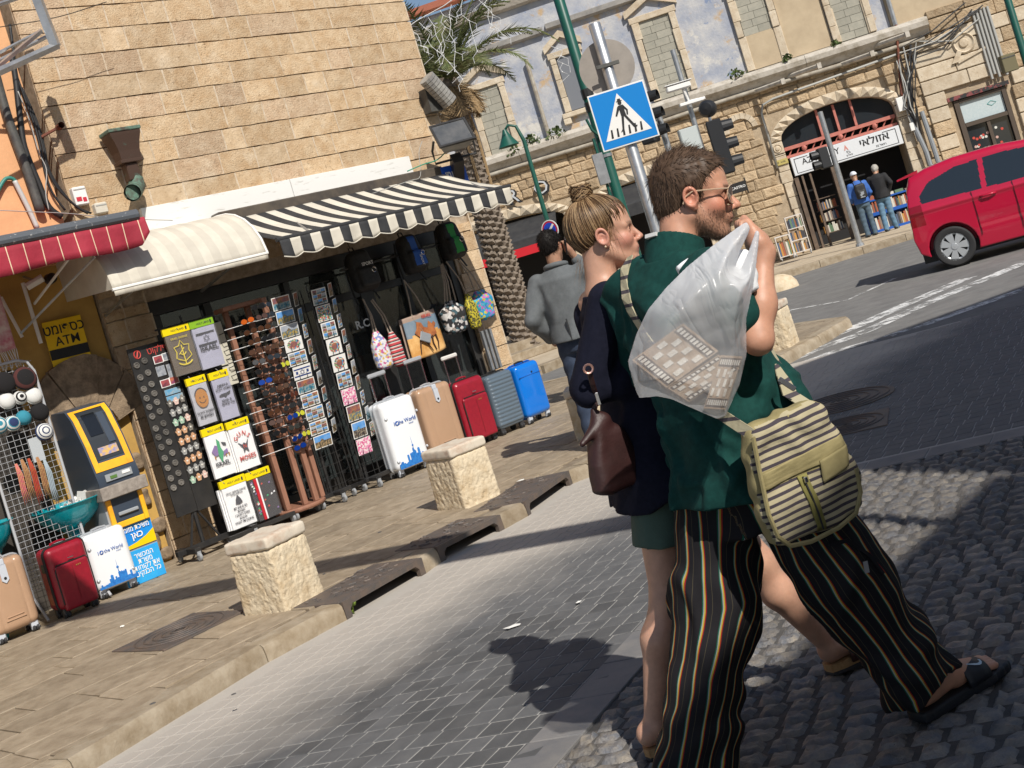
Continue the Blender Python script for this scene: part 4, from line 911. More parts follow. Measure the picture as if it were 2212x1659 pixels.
# ---------------------------------------------------------------- black board of magnets
def caster(p,x,y,nm='caster'):
    mb=MB(Matrix.Translation((x,y,0))); mb.lathe([(.001,-.014),(.03,-.014),(.038,-.008),(.038,.008),(.03,.014),(.001,.014)],14,'x',(0,0,.038)); mb.box(-.02,.02,-.012,.02,.05,.09,.004); mb.build(nm,m_wheelgrey,p,smooth=30)
B=thing('magnet_board','tall black board of souvenir magnets standing on a wheeled base','display board',L3(.08,.5,0))
mb=MB(); mb.box(-.2,.005,-.008,.008,.4,1.93,.002); mb.build('board_panel',m_black,B); mb=MB(); mb.box(.008,.205,-.008,.008,.39,1.93,.002); mb.build('board_panel',m_black,B)
mb=MB(); mb.tube([(-.02,.02,.08),(-.02,.02,.45)],.02,8); mb.tube([(-.17,0,.06),(-.03,.02,.42)],.012,6); mb.tube([(.17,0,.06),(.0,.02,.42)],.012,6); mb.build('legs',m_black,B)
mb=MB(); mb.box(-.3,.55,-.03,.03,.075,.125,.004); mb.box(-.22,-.16,-.2,.2,.07,.12,.004); mb.box(.36,.42,-.2,.2,.07,.12,.004); mb.build('base_beam',m_black,B)
for x,y in ((-.19,-.19),(-.19,.19),(.39,-.19),(.39,.19)): caster(B,x,y)
rp=M('red_neon_print',(.55,.06,.05),.5); text(heb('פלקוט'),.085,rp,B,Matrix.Translation((.07,-.0105,1.865)),.85,-.004); mb=MB(); mb.tube([(-.12+.03*math.cos(t*.393),-.01,1.865+.035*math.sin(t*.393)) for t in range(16)],.005,5,closed=True); mb.tube([(-.13,-.01,1.84),(-.11,-.01,1.89)],.008,5); mb.build('ring_logo',rp,B)
m_pew=M('pewter',(.33,.31,.28),.4,(.12,.11,.1),120,metal=.5,rv=.3); m_pewr=M('pewter_light',(.5,.46,.4),.4,(.15,.14,.13),100,metal=.5,rv=.25)
mb=MB(); mb.lathe([(.001,-.006),(.017,-.006),(.02,-.012),(.026,-.012),(.029,-.006),(.029,0)],16,'y'); mb.box(-.009,.009,-.011,-.004,-.009,.009,.003); mb.tube([(-.012,-.008,0),(0,-.008,.013),(.012,-.008,0),(0,-.008,-.013)],.002,4,closed=True); pinme=mb.mesh('round_magnet',m_pew,40)
o_=['top','second','third','fourth','fifth','sixth','seventh','eighth','ninth','tenth','eleventh','twelfth','thirteenth','lowest']
zs=[1.775,1.665,1.56,1.475,1.395,1.31,1.2,1.12,1.03,.93,.84,.745,.66]
for c in (0,1):
    for k,z in enumerate(zs):
        me=pinme; o=obj('round_magnet',me); o.matrix_world=L3(.08-.155+.082*c,.5085,z+(.022 if c else 0)); tag(o,f'round pewter souvenir magnet, {o_[k]} in the {"right" if c else "left"} column of round ones','magnet','magnets on the black board')
# hamsa magnets: palm, three fingers and two curved thumbs
mb=MB(); mb.prism([(-.016,-.03),(.016,-.03),(.022,-.005),(.03,.01),(.026,.016),(.017,.008),(.015,.03),(.007,.032),(.005,.038),(-.005,.038),(-.007,.032),(-.015,.03),(-.017,.008),(-.026,.016),(-.03,.01),(-.022,-.005)],-.009,0); mb.c=1; mb.lathe([(.001,-.012),(.008,-.012),(.009,-.009)],10,'y',(0,0,.002))
hm=[mb.mesh('hamsa_magnet',[m_,M('hamsa_eye',(.7,.68,.62),.4)]) for m_ in (m_pewr,M('hamsa_copper',(.5,.24,.12),.45,(.6,.4,.25),90),M('hamsa_grey',(.2,.2,.2),.45,(.4,.4,.38),90),M('hamsa_mint',(.55,.62,.5),.45,(.1,.3,.2),90),M('hamsa_pink',(.6,.35,.33),.45,(.7,.6,.5),90))]
hn=['silver','copper','grey','mint','pink']; rows_=[(0,4,0),(2,2,2),(3,3,4),(1,1,0),(1,1,1),(2,2,2),(1,1,1),(2,2,2),(3,1,4)]
for r_,row_ in enumerate(rows_):
    for c in range(3):
        o=obj('hamsa_magnet',hm[row_[c]]); o.matrix_world=L3(.08+.04+.062*c,.5085,1.37-.088*r_+.006*c); tag(o,f'{hn[row_[c]]} hand shaped magnet, {o_[r_]} row {("left","middle","right")[c]} on the black board','magnet','hand shaped magnets on the black board')
pc=[M('pic_sunset',(.5,.1,.1),.4,(.06,.03,.05),18),M('pic_grey',(.16,.18,.22),.4,(.4,.42,.45),25),M('pic_sea',(.03,.3,.55),.4,(.35,.4,.42),22),M('pic_dusk',(.6,.2,.06),.4,(.15,.02,.15),20)]
for k,(x,z,w,h_,m_,fr,lb) in enumerate([(.055,1.775,.09,.07,0,1,'white framed sunset picture magnet at the top left'),(.145,1.78,.09,.07,1,1,'white framed grey harbour picture magnet at the top right'),(.05,1.67,.085,.09,1,0,'grey city picture magnet without a frame'),(.15,1.65,.08,.12,1,0,'tall grey street picture magnet'),(.055,1.555,.09,.07,0,1,'white framed dark dusk picture magnet'),(.145,1.56,.09,.07,3,1,'white framed orange dusk picture magnet'),(.1,1.47,.15,.05,2,0,'blue beach picture magnet'),(.105,1.41,.16,.05,2,0,'blue sea picture magnet above the hands')]):
    mb=MB(); mb.box(-w/2,w/2,-.004,0,-h_/2,h_/2); mb.c=1; e=.006 if fr else .0005; mb.box(-w/2+e,w/2-e,-.0055,-.0042,-h_/2+e,h_/2-e); o=mb.build('picture_magnet',[w_paint,pc[m_]]); o.matrix_world=L3(.08+x,.5085,z); tag(o,lb+' on the black board','magnet','picture magnets on the black board')
# ---------------------------------------------------------------- wrapped T-shirts on a wire stand
R=thing('shirt_rack','black wire rack holding eight wrapped T-shirts','rack',L3(.5,.5,0))
mb=MB(); 
for x in (-.02,.2): mb.tube([(x,.03,.05),(x,.03,2.1)],.012,6)
for z in (2.03,1.55,1.08,.6): mb.tube([(-.3,.02,z),(.3,.02,z)],.008,6)
for z in (2.0,1.52,1.05,.57):
    for x in (-.18,.1): mb.tube([(x,.02,z+.02),(x,-.1,z+.03),(x+.02,-.13,z-.02)],.004,5)
mb.build('wire_frame',m_black,R); mb=MB(); mb.box(-.3,.4,-.2,-.15,.06,.1,.004); mb.box(-.3,.4,.1,.15,.06,.1,.004); mb.build('base_beam',m_black,R)
for x,y in ((-.28,-.17),(.38,-.17)): caster(R,x,y)
m_tgrey=M('shirt_grey',(.42,.42,.46),.85,(.36,.36,.4),5,bump=.3,bscale=18,dist=.01); m_tlil=M('shirt_lilac',(.36,.36,.46),.85,(.31,.31,.4),5,bump=.3,bscale=18,dist=.01); m_twh=M('shirt_white',(.8,.8,.8),.85,(.72,.72,.73),5,bump=.3,bscale=18,dist=.01); m_tkh=M('shirt_brown',(.085,.06,.04),.85,(.11,.085,.06),5,bump=.3,bscale=18,dist=.01); m_tdk=M('shirt_black',(.022,.018,.02),.85,bump=.3,bscale=18,dist=.01)
m_hy=M('header_yellow',(.78,.6,.0),.4); m_hg=M('header_green',(.22,.42,.02),.4); m_ink=M('shirt_ink',(.03,.03,.04),.8); m_gold=M('emblem_gold',(.6,.47,.02),.6); m_redi=M('shirt_red_ink',(.5,.05,.03),.7); m_grn=M('shirt_green_ink',(.03,.3,.12),.7); m_brn=M('smile_brown',(.4,.16,.02),.7); m_pur=M('shirt_purple_ink',(.2,.12,.3),.7)
def tee(s0,s1,z0,z1,m,lab,fn,hd=None,copies=1):
    t=thing('wrapped_tshirt',lab,'T-shirt',L3((s0+s1)/2,.6,z0),'wrapped T-shirts on the wire rack'); w,h=s1-s0,z1-z0; hh=.065
    for c in range(copies):
        mb=MB(Matrix.Translation((-.012*c,.02*c,0))); nx,nz=6,8
        fr_=[(-w/2+w*i/nx,-.018-.006*math.sin(i*1.9+j*1.1)*math.sin(j*.9+i)-.006*(1-abs(2*i/nx-1)),(h-hh)*j/nz) for j in range(nz+1) for i in range(nx+1)]; bk=[(a,.006,b) for a,_,b in fr_]; q=nx+1; nn=len(fr_)
        F=[(j*q+i,j*q+i+1,(j+1)*q+i+1,(j+1)*q+i) for j in range(nz) for i in range(nx)]; ring=list(range(q))+[j*q+nx for j in range(1,nz+1)]+[nz*q+i for i in range(nx-1,-1,-1)]+[j*q for j in range(nz-1,0,-1)]
        mb.add(fr_+bk,F+[tuple(i+nn for i in f[::-1]) for f in F]+[(ring[i],ring[i]+nn,ring[(i+1)%len(ring)]+nn,ring[(i+1)%len(ring)]) for i in range(len(ring))]); mb.build('folded_shirt',m,t,smooth=50)
    mb=MB(); mb.box(-w/2-.008,w/2+.008,-.024,.008,h-hh+.002,h+.005,.003); mb.build('header_card',hd or m_hy,t); text('HOLY LAND',.026,m_ink,t,Matrix.Translation((.01,-.0255,h-.03)),.9)
    mb=MB(); mb.prism([(w*.36,h-.045),(w*.41,h-.045),(w*.42,h-.02),(w*.38,h-.01),(w*.35,h-.025)],-.0265,-.025); mb.build('header_mark',m_ink,t)
    mb=MB(); mb.box(-w/2-.006,w/2+.006,-.0385,-.037,-.004,h-hh); mb.build('wrapper',m_poly,t)
    fn(t,w,h-hh)
def ink(t,m,size,x,z,s,sx=.9,bold=.006): text(s,size,m,t,Matrix.Translation((x,-.0335,z)),sx,bold,ext=.03)
def curve_(t,m,pts,r,closed=False,name='print',y=-.033): mb=MB(); mb.tube([(x,y,z) for x,z in pts],r,5,closed=closed,flat=.5); mb.build(name,m,t)
def poly_(t,m,pts,name='print',y=-.034): mb=MB(); mb.prism(pts,y,y+.006); mb.build(name,m,t)
def arc(cx,cz,rx,rz,a0,a1,n=14): return [(cx+rx*math.cos(rad(a0+(a1-a0)*k/n)),cz+rz*math.sin(rad(a0+(a1-a0)*k/n))) for k in range(n+1)]
def p1(t,w,h):
    c=h*.5; curve_(t,m_gold,[(0,c+.12),(-.025,c+.075),(-.075,c+.07),(-.06,c+.02),(-.075,c-.03),(-.05,c-.045),(0,c-.07),(.05,c-.045),(.075,c-.03),(.06,c+.02),(.075,c+.07),(.025,c+.075)],.005,True)
    curve_(t,m_gold,[(0,c+.08),(0,c-.1)],.006); curve_(t,m_gold,arc(0,c+.02,.03,.03,200,340),.005); curve_(t,m_gold,arc(0,c-.06,.07,.04,200,340),.007); curve_(t,m_gold,[(-.04,c),(.02,c+.05)],.004); text('ISRAEL DEFENSE',.026,m_gold,t,Matrix.Translation((0,-.0335,c+.145)),.9,.002)
def star(t,m,cx,cz,r,th):
    for a in (90,270): curve_(t,m,[(cx+r*math.cos(rad(a+120*k)),cz+r*math.sin(rad(a+120*k))) for k in range(3)],th,True,'star')
def p2(t,w,h):
    poly_(t,m_ink,[(-w*.4,h*.87),(w*.4,h*.87),(w*.4,h*.84),(-w*.4,h*.84)]); poly_(t,m_ink,[(-w*.4,h*.6),(w*.4,h*.6),(w*.4,h*.57),(-w*.4,h*.57)]); star(t,m_ink,0,h*.72,.032,.0035); ink(t,m_ink,.062,0,h*.48,'ISRAEL',1,.015)
def p3(t,w,h):
    poly_(t,m_brn,arc(0,h*.64,.062,.085,0,360,20)[:-1],'smile_face'); poly_(t,m_ink,arc(0,h*.66,.067,.09,20,160,12),'cap',-.0335)
    poly_(t,m_brn,arc(0,h*.62,.06,.075,0,360,20)[:-1],'smile_face',-.036); curve_(t,m_ink,arc(0,h*.62,.035,.035,200,340),.003,y=-.037)
    for x in (-.02,.02): poly_(t,m_ink,arc(x,h*.66,.005,.009,0,360,8)[:-1],'eye',-.038)
    ink(t,m_ink,.03,0,h*.3,"DON'T WORRY",.8); ink(t,m_ink,.034,0,h*.2,'BE JEWISH',.85,.012)
def p4(t,w,h):
    ink(t,m_ink,.03,0,h*.83,'AMERICA',.9,.01); ink(t,m_ink,.03,0,h*.74,"DON'T WORRY",.75,.01); poly_(t,m_ink,[(-.06,h*.6),(-.03,h*.63),(.02,h*.63),(.06,h*.66),(.055,h*.61),(.02,h*.58),(.0,h*.53),(-.015,h*.58),(-.05,h*.575)],'jet_print'); ink(t,m_ink,.03,0,h*.46,'ISRAEL IS',.85,.01); ink(t,m_ink,.03,.01,h*.38,'BEHIND YOU',.75,.01)
def p5(t,w,h):
    poly_(t,m_pur,[(-.075,h*.62),(-.03,h*.75),(.02,h*.68),(.0,h*.52),(-.05,h*.5)],'print',-.0345); poly_(t,m_grn,[(.0,h*.88),(.022,h*.8),(.02,h*.66),(.035,h*.55),(.0,h*.32),(-.02,h*.5),(-.01,h*.7)],'map_print',-.036); poly_(t,m_ink,[(.04,h*.78),(.08,h*.74),(.08,h*.68),(.05,h*.7)]); poly_(t,m_pur,[(.04,h*.56),(.08,h*.6),(.08,h*.5),(.03,h*.46)])
    for x in (-.06,.05,.08): poly_(t,m_brn,[(x,h*.5),(x+.012,h*.5),(x+.01,h*.43),(x+.002,h*.43)])
    ink(t,m_ink,.052,0,h*.3,'ISRAEL',.95,.016)
def p6(t,w,h):
    for i,c in enumerate('GUNS'): a=rad(150-40*i); text(c,.056,m_redi,t,Matrix.Translation((.075*math.cos(a),-.0335,h*.66+.07*math.sin(a)))@Matrix.Rotation(-(a-math.pi/2),4,'Y'),1,.012)
    poly_(t,m_ink,[(-.06,h*.66),(-.02,h*.58),(.0,h*.62),(.02,h*.58),(.05,h*.68),(.025,h*.5),(.03,h*.38),(.0,h*.46),(-.02,h*.38),(-.02,h*.5)],'crest_print'); text('N',.05,m_redi,t,Matrix.Translation((0,-.036,h*.53)),.9,.01); ink(t,m_redi,.056,0,h*.27,'MOSES',1,.014)
def p7(t,w,h):
    for i,s in enumerate(['ISRAEL DEFENSE FORCES','INTELLIGENCE']): ink(t,m_ink,.022,0,h*(.86-.055*i),s,.85)
    poly_(t,m_ink,[(0,h*.77),(.025,h*.66),(.035,h*.57),(0,h*.54),(-.035,h*.57),(-.025,h*.66)],'crest_print')
    for i,s in enumerate(['MY JOB IS SO','SECRET',"I DON'T EVEN",'KNOW',"WHAT I'M DOING"]): ink(t,m_ink,.03,0,h*(.47-.085*i),s,.8,.006)
def p8(t,w,h):
    random.seed(5); mb=MB(); mb.box(-w*.32,-w*.2,-.05,-.034,-.005,h,.004); mb.build('red_fold',M('fold_red',(.45,.01,.02),.7),t); mb=MB(); mb.box(-w*.195,-w*.13,-.048,-.034,-.005,h,.004); mb.build('white_fold',m_twh,t)
    for k in range(26): x,z=random.choice((random.uniform(-w*.45,-w*.36),random.uniform(-.02,w*.42))),h*random.uniform(.12,.92); poly_(t,random.choice((m_redi,m_grn,m_twh,m_pur)),[(x,z),(x+.018,z+.006),(x+.014,z+.018),(x+.002,z+.014)],'print',-.0345)
T_=[(.2,.45,1.58,2.01,m_tkh,'brown wrapped T-shirt with a gold sword emblem',p1,None),(.47,.7,1.57,2.01,m_tlil,'grey wrapped T-shirt with a star and ISRAEL under a green header',p2,m_hg),(.28,.46,1.1,1.53,m_tgrey,"grey wrapped T-shirt with a brown smiling face",p3,None),(.51,.69,1.08,1.52,m_tlil,'lilac grey wrapped T-shirt with a fighter jet print',p4,None),(.28,.49,.61,1.06,m_twh,'white wrapped T-shirt with a green map and camels',p5,None),(.53,.75,.6,1.05,m_twh,'white wrapped T-shirt with red GUNS MOSES lettering',p6,None),(.3,.55,.13,.57,m_twh,'white wrapped T-shirt with a crest above five lines of black text',p7,None),(.57,.81,.12,.56,m_tdk,'black wrapped T-shirts with a red and a white fold between',p8,None)]
for i,(a,b,c,d_,m_,l,f,hd) in enumerate(T_): tee(a,b,c,d_,m_,l,f,hd,3 if i in (5,6) else 1)
# ---------------------------------------------------------------- sunglasses stand
Sg=thing('sunglasses_stand','brown wooden revolving stand for sunglasses','stand',L3(1.08,.5,0)); m_wood=M('stand_wood',(.31,.15,.095),.6,(.24,.11,.07),6,bump=.15,bscale=60,stretch=(6,6,1)); m_rod=M('clear_rod',(.7,.7,.7),.25)
mb=MB(); mb.lathe([(.001,.07),(.24,.07),(.25,.085),(.25,.1),(.24,.11),(.001,.11)],22); mb.build('base_board',m_wood,Sg,smooth=30)
for x,y in ((-.15,-.15),(.15,-.15),(-.15,.15),(.15,.15)): caster(Sg,x,y)
PS=[(-.185,-.1),(-.03,-.16),(.075,-.19),(.2,-.1),(-.1,.12),(.14,.12)]
for i,(x,y) in enumerate(PS[:4]+PS[4:]): mb=MB(); mb.box(x-.024,x+.024,y-.024,y+.024,.11,1.1 if i==0 else (1.6 if i<3 else 2.06),.004); mb.build('post',m_wood,Sg)
mb=MB(); mb.box(-.2,.23,-.04,.15,2.03,2.07,.004); mb.build('top_board',m_wood,Sg)
mb=MB()
for k in range(13):
    z=.66+.1*k; mb.tube([(-.3,-.13,z),(.0,-.2,z+.004)],.0035,4); mb.tube([(0,-.2,z),(.24,-.15,z)],.0035,4)
mb.build('pegs',m_rod,Sg)
nose=MB(); nose.prism([(-.028,-.03),(.0,-.045),(.028,-.03),(.04,.035),(.012,.015),(0,.04),(-.012,.015),(-.04,.035)],-.02,.012); nose_me=nose.mesh('nose_rest',m_wood)
lensM=[('black',M('lens_black',(.012,.012,.013),.08,spec=.9)),('brown',M('lens_brown',(.07,.03,.015),.1,spec=.8)),('blue mirrored',M('lens_blue',(.01,.06,.4),.1,metal=.6)),('orange mirrored',M('lens_orange',(.7,.14,.02),.12,metal=.4)),('silver mirrored',M('lens_silver',(.35,.36,.38),.1,metal=.8)),('red',M('lens_red',(.4,.02,.02),.15)),('yellow green',M('lens_lime',(.5,.5,.03),.2))]
m_frm=M('glasses_frame',(.015,.013,.012),.35)
def specs_mesh(lm):
    mb=MB()
    for sx in (-1,1):
        pts=[(sx*.034+.031*math.cos(t*.524),-.03,.024*math.sin(t*.524)-.003*abs(math.cos(t*.524))) for t in range(12)]; mb.c=0; mb.prism([(a,c_) for a,_,c_ in pts],-.033,-.03); mb.c=1; mb.tube(pts,.0035,4,closed=True); mb.tube([(sx*.064,-.03,.012),(sx*.068,.05,.012),(sx*.064,.1,-.008)],.003,4)
    mb.c=1; mb.tube([(-.006,-.03,.006),(.006,-.03,.006)],.003,4); return mb.mesh('sunglasses',[lm,m_frm])
sm_=[specs_mesh(m_) for _,m_ in lensM]; random.seed(9); used={}
sets_=[2,0,0,2,1,4,0,6,2,0,1,0,0,1,3,0,0,0,4,1,5,0,0,1]
for c,(x0,y0) in enumerate(((-.1,-.19),(.03,-.215),(.135,-.18))):
    for k in range(15):
        z=1.98-.096*k
        if c==0 and (k<1 or k>12): continue
        q=random.choice(sets_); nm=lensM[q][0]; o=obj('sunglasses',sm_[q]); o.matrix_world=L3(1.08+x0+random.uniform(-.01,.01),.5-y0+.02,z)@Euler((random.uniform(-.15,.15),random.uniform(-.12,.12),rad((-18,0,16)[c])+random.uniform(-.2,.2))).to_matrix().to_4x4()
        tag(o,f'{nm} sunglasses, row {o_[k] if k<14 else "bottom"} of the {("left","middle","right")[c]} column on the brown stand','sunglasses','sunglasses on the brown stand')
        if 4<=k: n_=obj('nose_rest',nose_me,Sg,Matrix.Translation((x0,y0+.01,z-.01)))
q=fs(1,1); bd=thing('card_panel','tall pale slotted panel behind the sunglasses','panel',L3(.86,.36,1.36)); mb=MB(); mb.box(-.06,.06,-.006,.006,0,.6,.003); mb.build('panel',M('pale_card',(.62,.6,.5),.7,(.5,.47,.38),9),bd)
for z in (.08,.16,.24,.32,.4,.48): mb=MB(); mb.tube([(.0,-.006,z),(.0,-.05,z),(.05,-.055,z+.01)],.004,5); mb.build('hook',m_black,bd)
# ---------------------------------------------------------------- postcard racks
sky_=[M('card_sky',(.05,.24,.6),.35,(.2,.4,.7),14),M('card_dusk',(.42,.16,.06),.35,(.1,.06,.12),14),M('card_haze',(.42,.46,.5),.35,(.3,.33,.4),14)]
lnd_=[M('card_town',(.36,.25,.13),.35,(.08,.07,.05),45,ramp=(.45,.55)),M('card_sea',(.03,.17,.26),.35,(.3,.35,.33),40,ramp=(.45,.6)),M('card_dome',(.42,.3,.08),.35,(.1,.16,.2),40,ramp=(.45,.55)),M('card_dark',(.06,.05,.05),.35,(.3,.25,.18),55,ramp=(.5,.56))]
mix_=mvor('card_mosaic',[(.5,.4,.25),(.1,.3,.5),(.6,.12,.1),(.15,.3,.12),(.7,.65,.5),(.05,.06,.1)],90,.35,0); pink_=mvor('card_pink',[(.65,.25,.4),(.75,.55,.6),(.6,.1,.25),(.75,.7,.68)],80,.35,0); wcard=M('card_white',(.76,.75,.72),.35); ink_b=M('card_navy',(.02,.05,.2),.4)
cardMats=[wcard]+sky_+lnd_+[mix_,pink_,ink_b]
def card_mesh(w,h,kind,v):
    mb=MB(); mb.box(-w/2,w/2,0,.003,0,h); e=.008
    def area(x0,x1,z0,z1,mi): mb.c=mi; mb.box(x0,x1,-.0012,-.0002,z0,z1)
    if kind=='view': area(-w/2+e,w/2-e,h*.52,h-e,1+v%3); area(-w/2+e,w/2-e,e,h*.52-.0005,4+(v//3)%4); mb.c=4+v%4; mb.prism([(-w*.2,h*.5),(-w*.05,h*.72),(w*.1,h*.5)],-.002,-.0013)
    elif kind=='grid':
        nx,nz=(3,3) if w>.15 else (2,4)
        for i in range(nx):
            for j in range(nz): x0=-w/2+e+(w-2*e)*i/nx; z0=e+(h-2*e)*j/nz; area(x0+.002,x0+(w-2*e)/nx-.002,z0+.002,z0+(h-2*e)/nz*.45,4+(i*2+j+v)%4); area(x0+.002,x0+(w-2*e)/nx-.002,z0+(h-2*e)/nz*.45+.0005,z0+(h-2*e)/nz-.002,1+(i+j+v)%3)
    elif kind=='mosaic': area(-w/2+e,w/2-e,e,h-e,8)
    elif kind=='pink': area(-w/2+.002,w/2-.002,.002,h-.002,9)
    elif kind=='flag':
        for z in (.2,.72): area(-w/2+e,w/2-e,h*z,h*(z+.1),10)
        for a in (90,270): mb.tube([(.028*math.cos(rad(a+120*k)),-.001,h/2+.028*math.sin(rad(a+120*k))) for k in range(3)],.003,4,closed=True)
        for x in (-w*.3,w*.3): area(x-.012,x+.012,h*.4,h*.62,10)
    elif kind=='oval': 
        mb.c=8; mb.prism([(w*.38*math.cos(t*.42),h*.5+h*.38*math.sin(t*.42)) for t in range(15)],-.0012,-.0002); mb.c=2; mb.prism([(w*.2*math.cos(t*.42),h*.5+h*.22*math.sin(t*.42)) for t in range(15)],-.0022,-.0013)
    return mb.mesh('postcard',cardMats)
nm_={'view':'landscape','grid':'many picture','mosaic':'multicoloured','pink':'pink','flag':'blue and white flag','oval':'oval medallion'}; tn=['under a blue sky','at dusk','in pale haze']
def rack(s,lab,front,w,z0,z1,sideN,nm):
    p=thing('postcard_rack',lab,'rack',L3(s,.5,0)); mb=MB()
    for x in (-w/2-.012,w/2+.012): mb.tube([(x,-.1,.12),(x,-.1,2.06)],.007,6); mb.tube([(x+.17*(x>0),.02,.12),(x+.17*(x>0),.02,2.04)],.007,6)
    for k in range(20): z=.16+k*.1; mb.tube([(-w/2-.012,-.1,z),(w/2+.012,-.1,z),(w/2+.17,.02,z)],.003,4)
    for x in (-w*.25,w*.25): mb.tube([(x,-.1,.12),(x,-.1,2.02)],.003,4)
    for k in range(9): mb.tube([(w/2+.03,-.11,.55+k*.165),(w/2+.16,-.02,.47+k*.165)],.003,4)
    mb.tube([(0,0,.1),(0,0,2.0)],.018,8); mb.build('wire_frame',m_black,p)
    mb=MB(); mb.box(-.28,.34,-.12,-.07,.075,.115,.004); mb.box(-.06,-.0,-.25,.25,.075,.11,.004); mb.build('base_beam',m_black,p)
    for x,y in ((-.25,-.1),(.31,-.1),(-.03,-.24),(-.03,.24)): caster(p,x,y)
    for i,k in enumerate(front):
        n=len(front); h_=(z1-z0)/n*.93; zc=z1-(z1-z0)*(i+1)/n; o=obj('postcard',card_mesh(w*.96,h_,k,i*2+int(s*3))); o.matrix_world=L3(s,.613,zc)@Matrix.Rotation(rad(9+random.uniform(-3,3)),4,'X')
        tag(o,f'{nm_[k]} postcard {tn[(i*2+int(s*3))%3] if k=="view" else "on white"}, {o_[i]} down the front of the {nm} rack','postcard','postcards on the two wire racks')
        mb=MB(); mb.tube([(-w*.4,-.122,zc-.005),(-w*.2,-.128,zc-.008),(w*.2,-.128,zc-.008),(w*.4,-.122,zc-.005)],.003,4); mb.tube([(-w*.2,-.128,zc),(-w*.2,-.13,zc+.05)],.0025,4); mb.tube([(w*.2,-.128,zc),(w*.2,-.13,zc+.05)],.0025,4); mb.build('wire_pocket',m_black,p)
    for i in range(sideN):
        h_=.135; zc=1.9-i*.158; v=i*5+int(s*7); k=('view','view','grid','view','mosaic')[i%5]; o=obj('postcard',card_mesh(.1,h_,k,v)); o.matrix_world=L3(s+w/2+.1,.55,zc)@Euler((rad(9),rad(-5),rad(34))).to_matrix().to_4x4()
        tag(o,f'small {nm_[k]} postcard {tn[v%3] if k=="view" else "on white"}, {o_[i]} down the right side of the {nm} rack','postcard','postcards on the two wire racks')
rack(1.45,'black wire postcard rack next to the sunglasses',['view','view','view','oval','grid','flag','view','grid','grid','grid','view'],.21,.54,2.04,9,'left')
rack(1.88,'black wire postcard rack next to the white suitcase',['grid','mosaic','grid','oval','oval','grid','pink','view','view','pink'],.175,.34,2.02,10,'right')
# ---------------------------------------------------------------- grid stand with skullcaps and bracelets
Gd=thing('grid_stand','white wire grid stand hung with skullcaps and bracelets','stand',L3(-1.2,.45,0)@Matrix.Rotation(rad(-2),4,'Z')); m_wire=M('white_wire',(.42,.43,.45),.5)
mb=MB(); mb.tube([(-.26,0,.2),(-.26,0,1.98),(-.22,0,2.07),(-.15,0,2.09),(.15,0,2.09),(.23,0,2.06),(.27,0,1.97),(.27,0,.2)],.012,8); mb.build('frame_tube',m_wire,Gd)
mb=MB()
for k in range(11): x=-.25+k*.05; mb.tube([(x,.005,.25),(x,.005,2.07)],.002,4)
for k in range(37): z=.26+k*.05; mb.tube([(-.26,.0,z),(.27,.0,z)],.002,4)
mb.build('wire_grid',m_wire,Gd); mb=MB(); mb.tube([(-.26,-.2,.02),(-.26,0,.2),(-.26,.2,.02)],.012,6); mb.tube([(.27,-.2,.02),(.27,0,.2),(.27,.2,.02)],.012,6); mb.build('feet',m_wire,Gd)
def skullcap(s,z,r,mats,lab,rings,nm='skullcap'):
    t=thing(nm,lab,'skullcap',L3(s,.47,z)@Matrix.Rotation(rad(-12),4,'X'),'skullcaps on the white wire grid'); n=len(rings)
    mb=MB(); pr_=[(.001,-.05)]+[(r*math.sin(a_*.157),-.05*math.cos(a_*.157)) for a_ in range(1,11)]; mb.lathe(pr_,20,'y')
    for i in range(len(mb.f)): mb.mi[i]=rings[min(n-1,(i//20)*n//10)]
    mb.build('cap',mats,t,smooth=True); mb=MB(); mb.tube([(r*math.cos(k*.314),0,r*math.sin(k*.314)) for k in range(20)],.004,5,closed=True); mb.build('hem',mats[rings[-1]],t)
kw,kn,kt,kk,kb2=M('knit_white',(.62,.62,.6),.9),M('knit_navy',(.015,.03,.1),.9),M('knit_teal',(.03,.22,.3),.9),M('knit_black',(.008,.007,.008),.95),M('knit_brown',(.07,.02,.018),.95)
km=[kw,kn,kt,kk,kb2]
skullcap(-1.2,1.94,.09,km,'black velvet skullcap at the top left of the wire grid',[3]); skullcap(-1.03,1.93,.1,km,'dark brown black skullcap at the top right of the wire grid',[3,3,4,3]); skullcap(-1.22,1.79,.068,km,'plain white skullcap with a small dark motif',[0]); skullcap(-1.11,1.785,.055,km,'small grey ringed skullcap between two white ones',[3,0,3,0,0]); skullcap(-1.0,1.77,.07,km,'white skullcap with a dark six pointed star',[0]); skullcap(-1.34,1.62,.07,km,'teal and white ringed skullcap at the left edge',[2,0,2,0,2]); skullcap(-1.23,1.6,.062,km,'teal ringed skullcap with a dark centre',[1,1,2,0,2,0]); skullcap(-1.13,1.62,.06,km,'plain grey green skullcap',[2]); skullcap(-.99,1.63,.075,km,'plain black skullcap beside the grey green one',[3]); skullcap(-1.0,1.46,.072,km,'navy and white ringed skullcap lowest on the wire grid',[0,1,0,1,0,1,1])
t=thing('star_print','dark star printed on the white skullcap',None) if 0 else None
bc=[M('yarn_pink',(.5,.06,.16),.9,(.5,.3,.1),90),M('yarn_red',(.4,.015,.03),.9,(.3,.1,.02),90),M('yarn_brown',(.25,.09,.05),.9,(.4,.25,.1),90),M('yarn_grey',(.3,.36,.4),.9)]
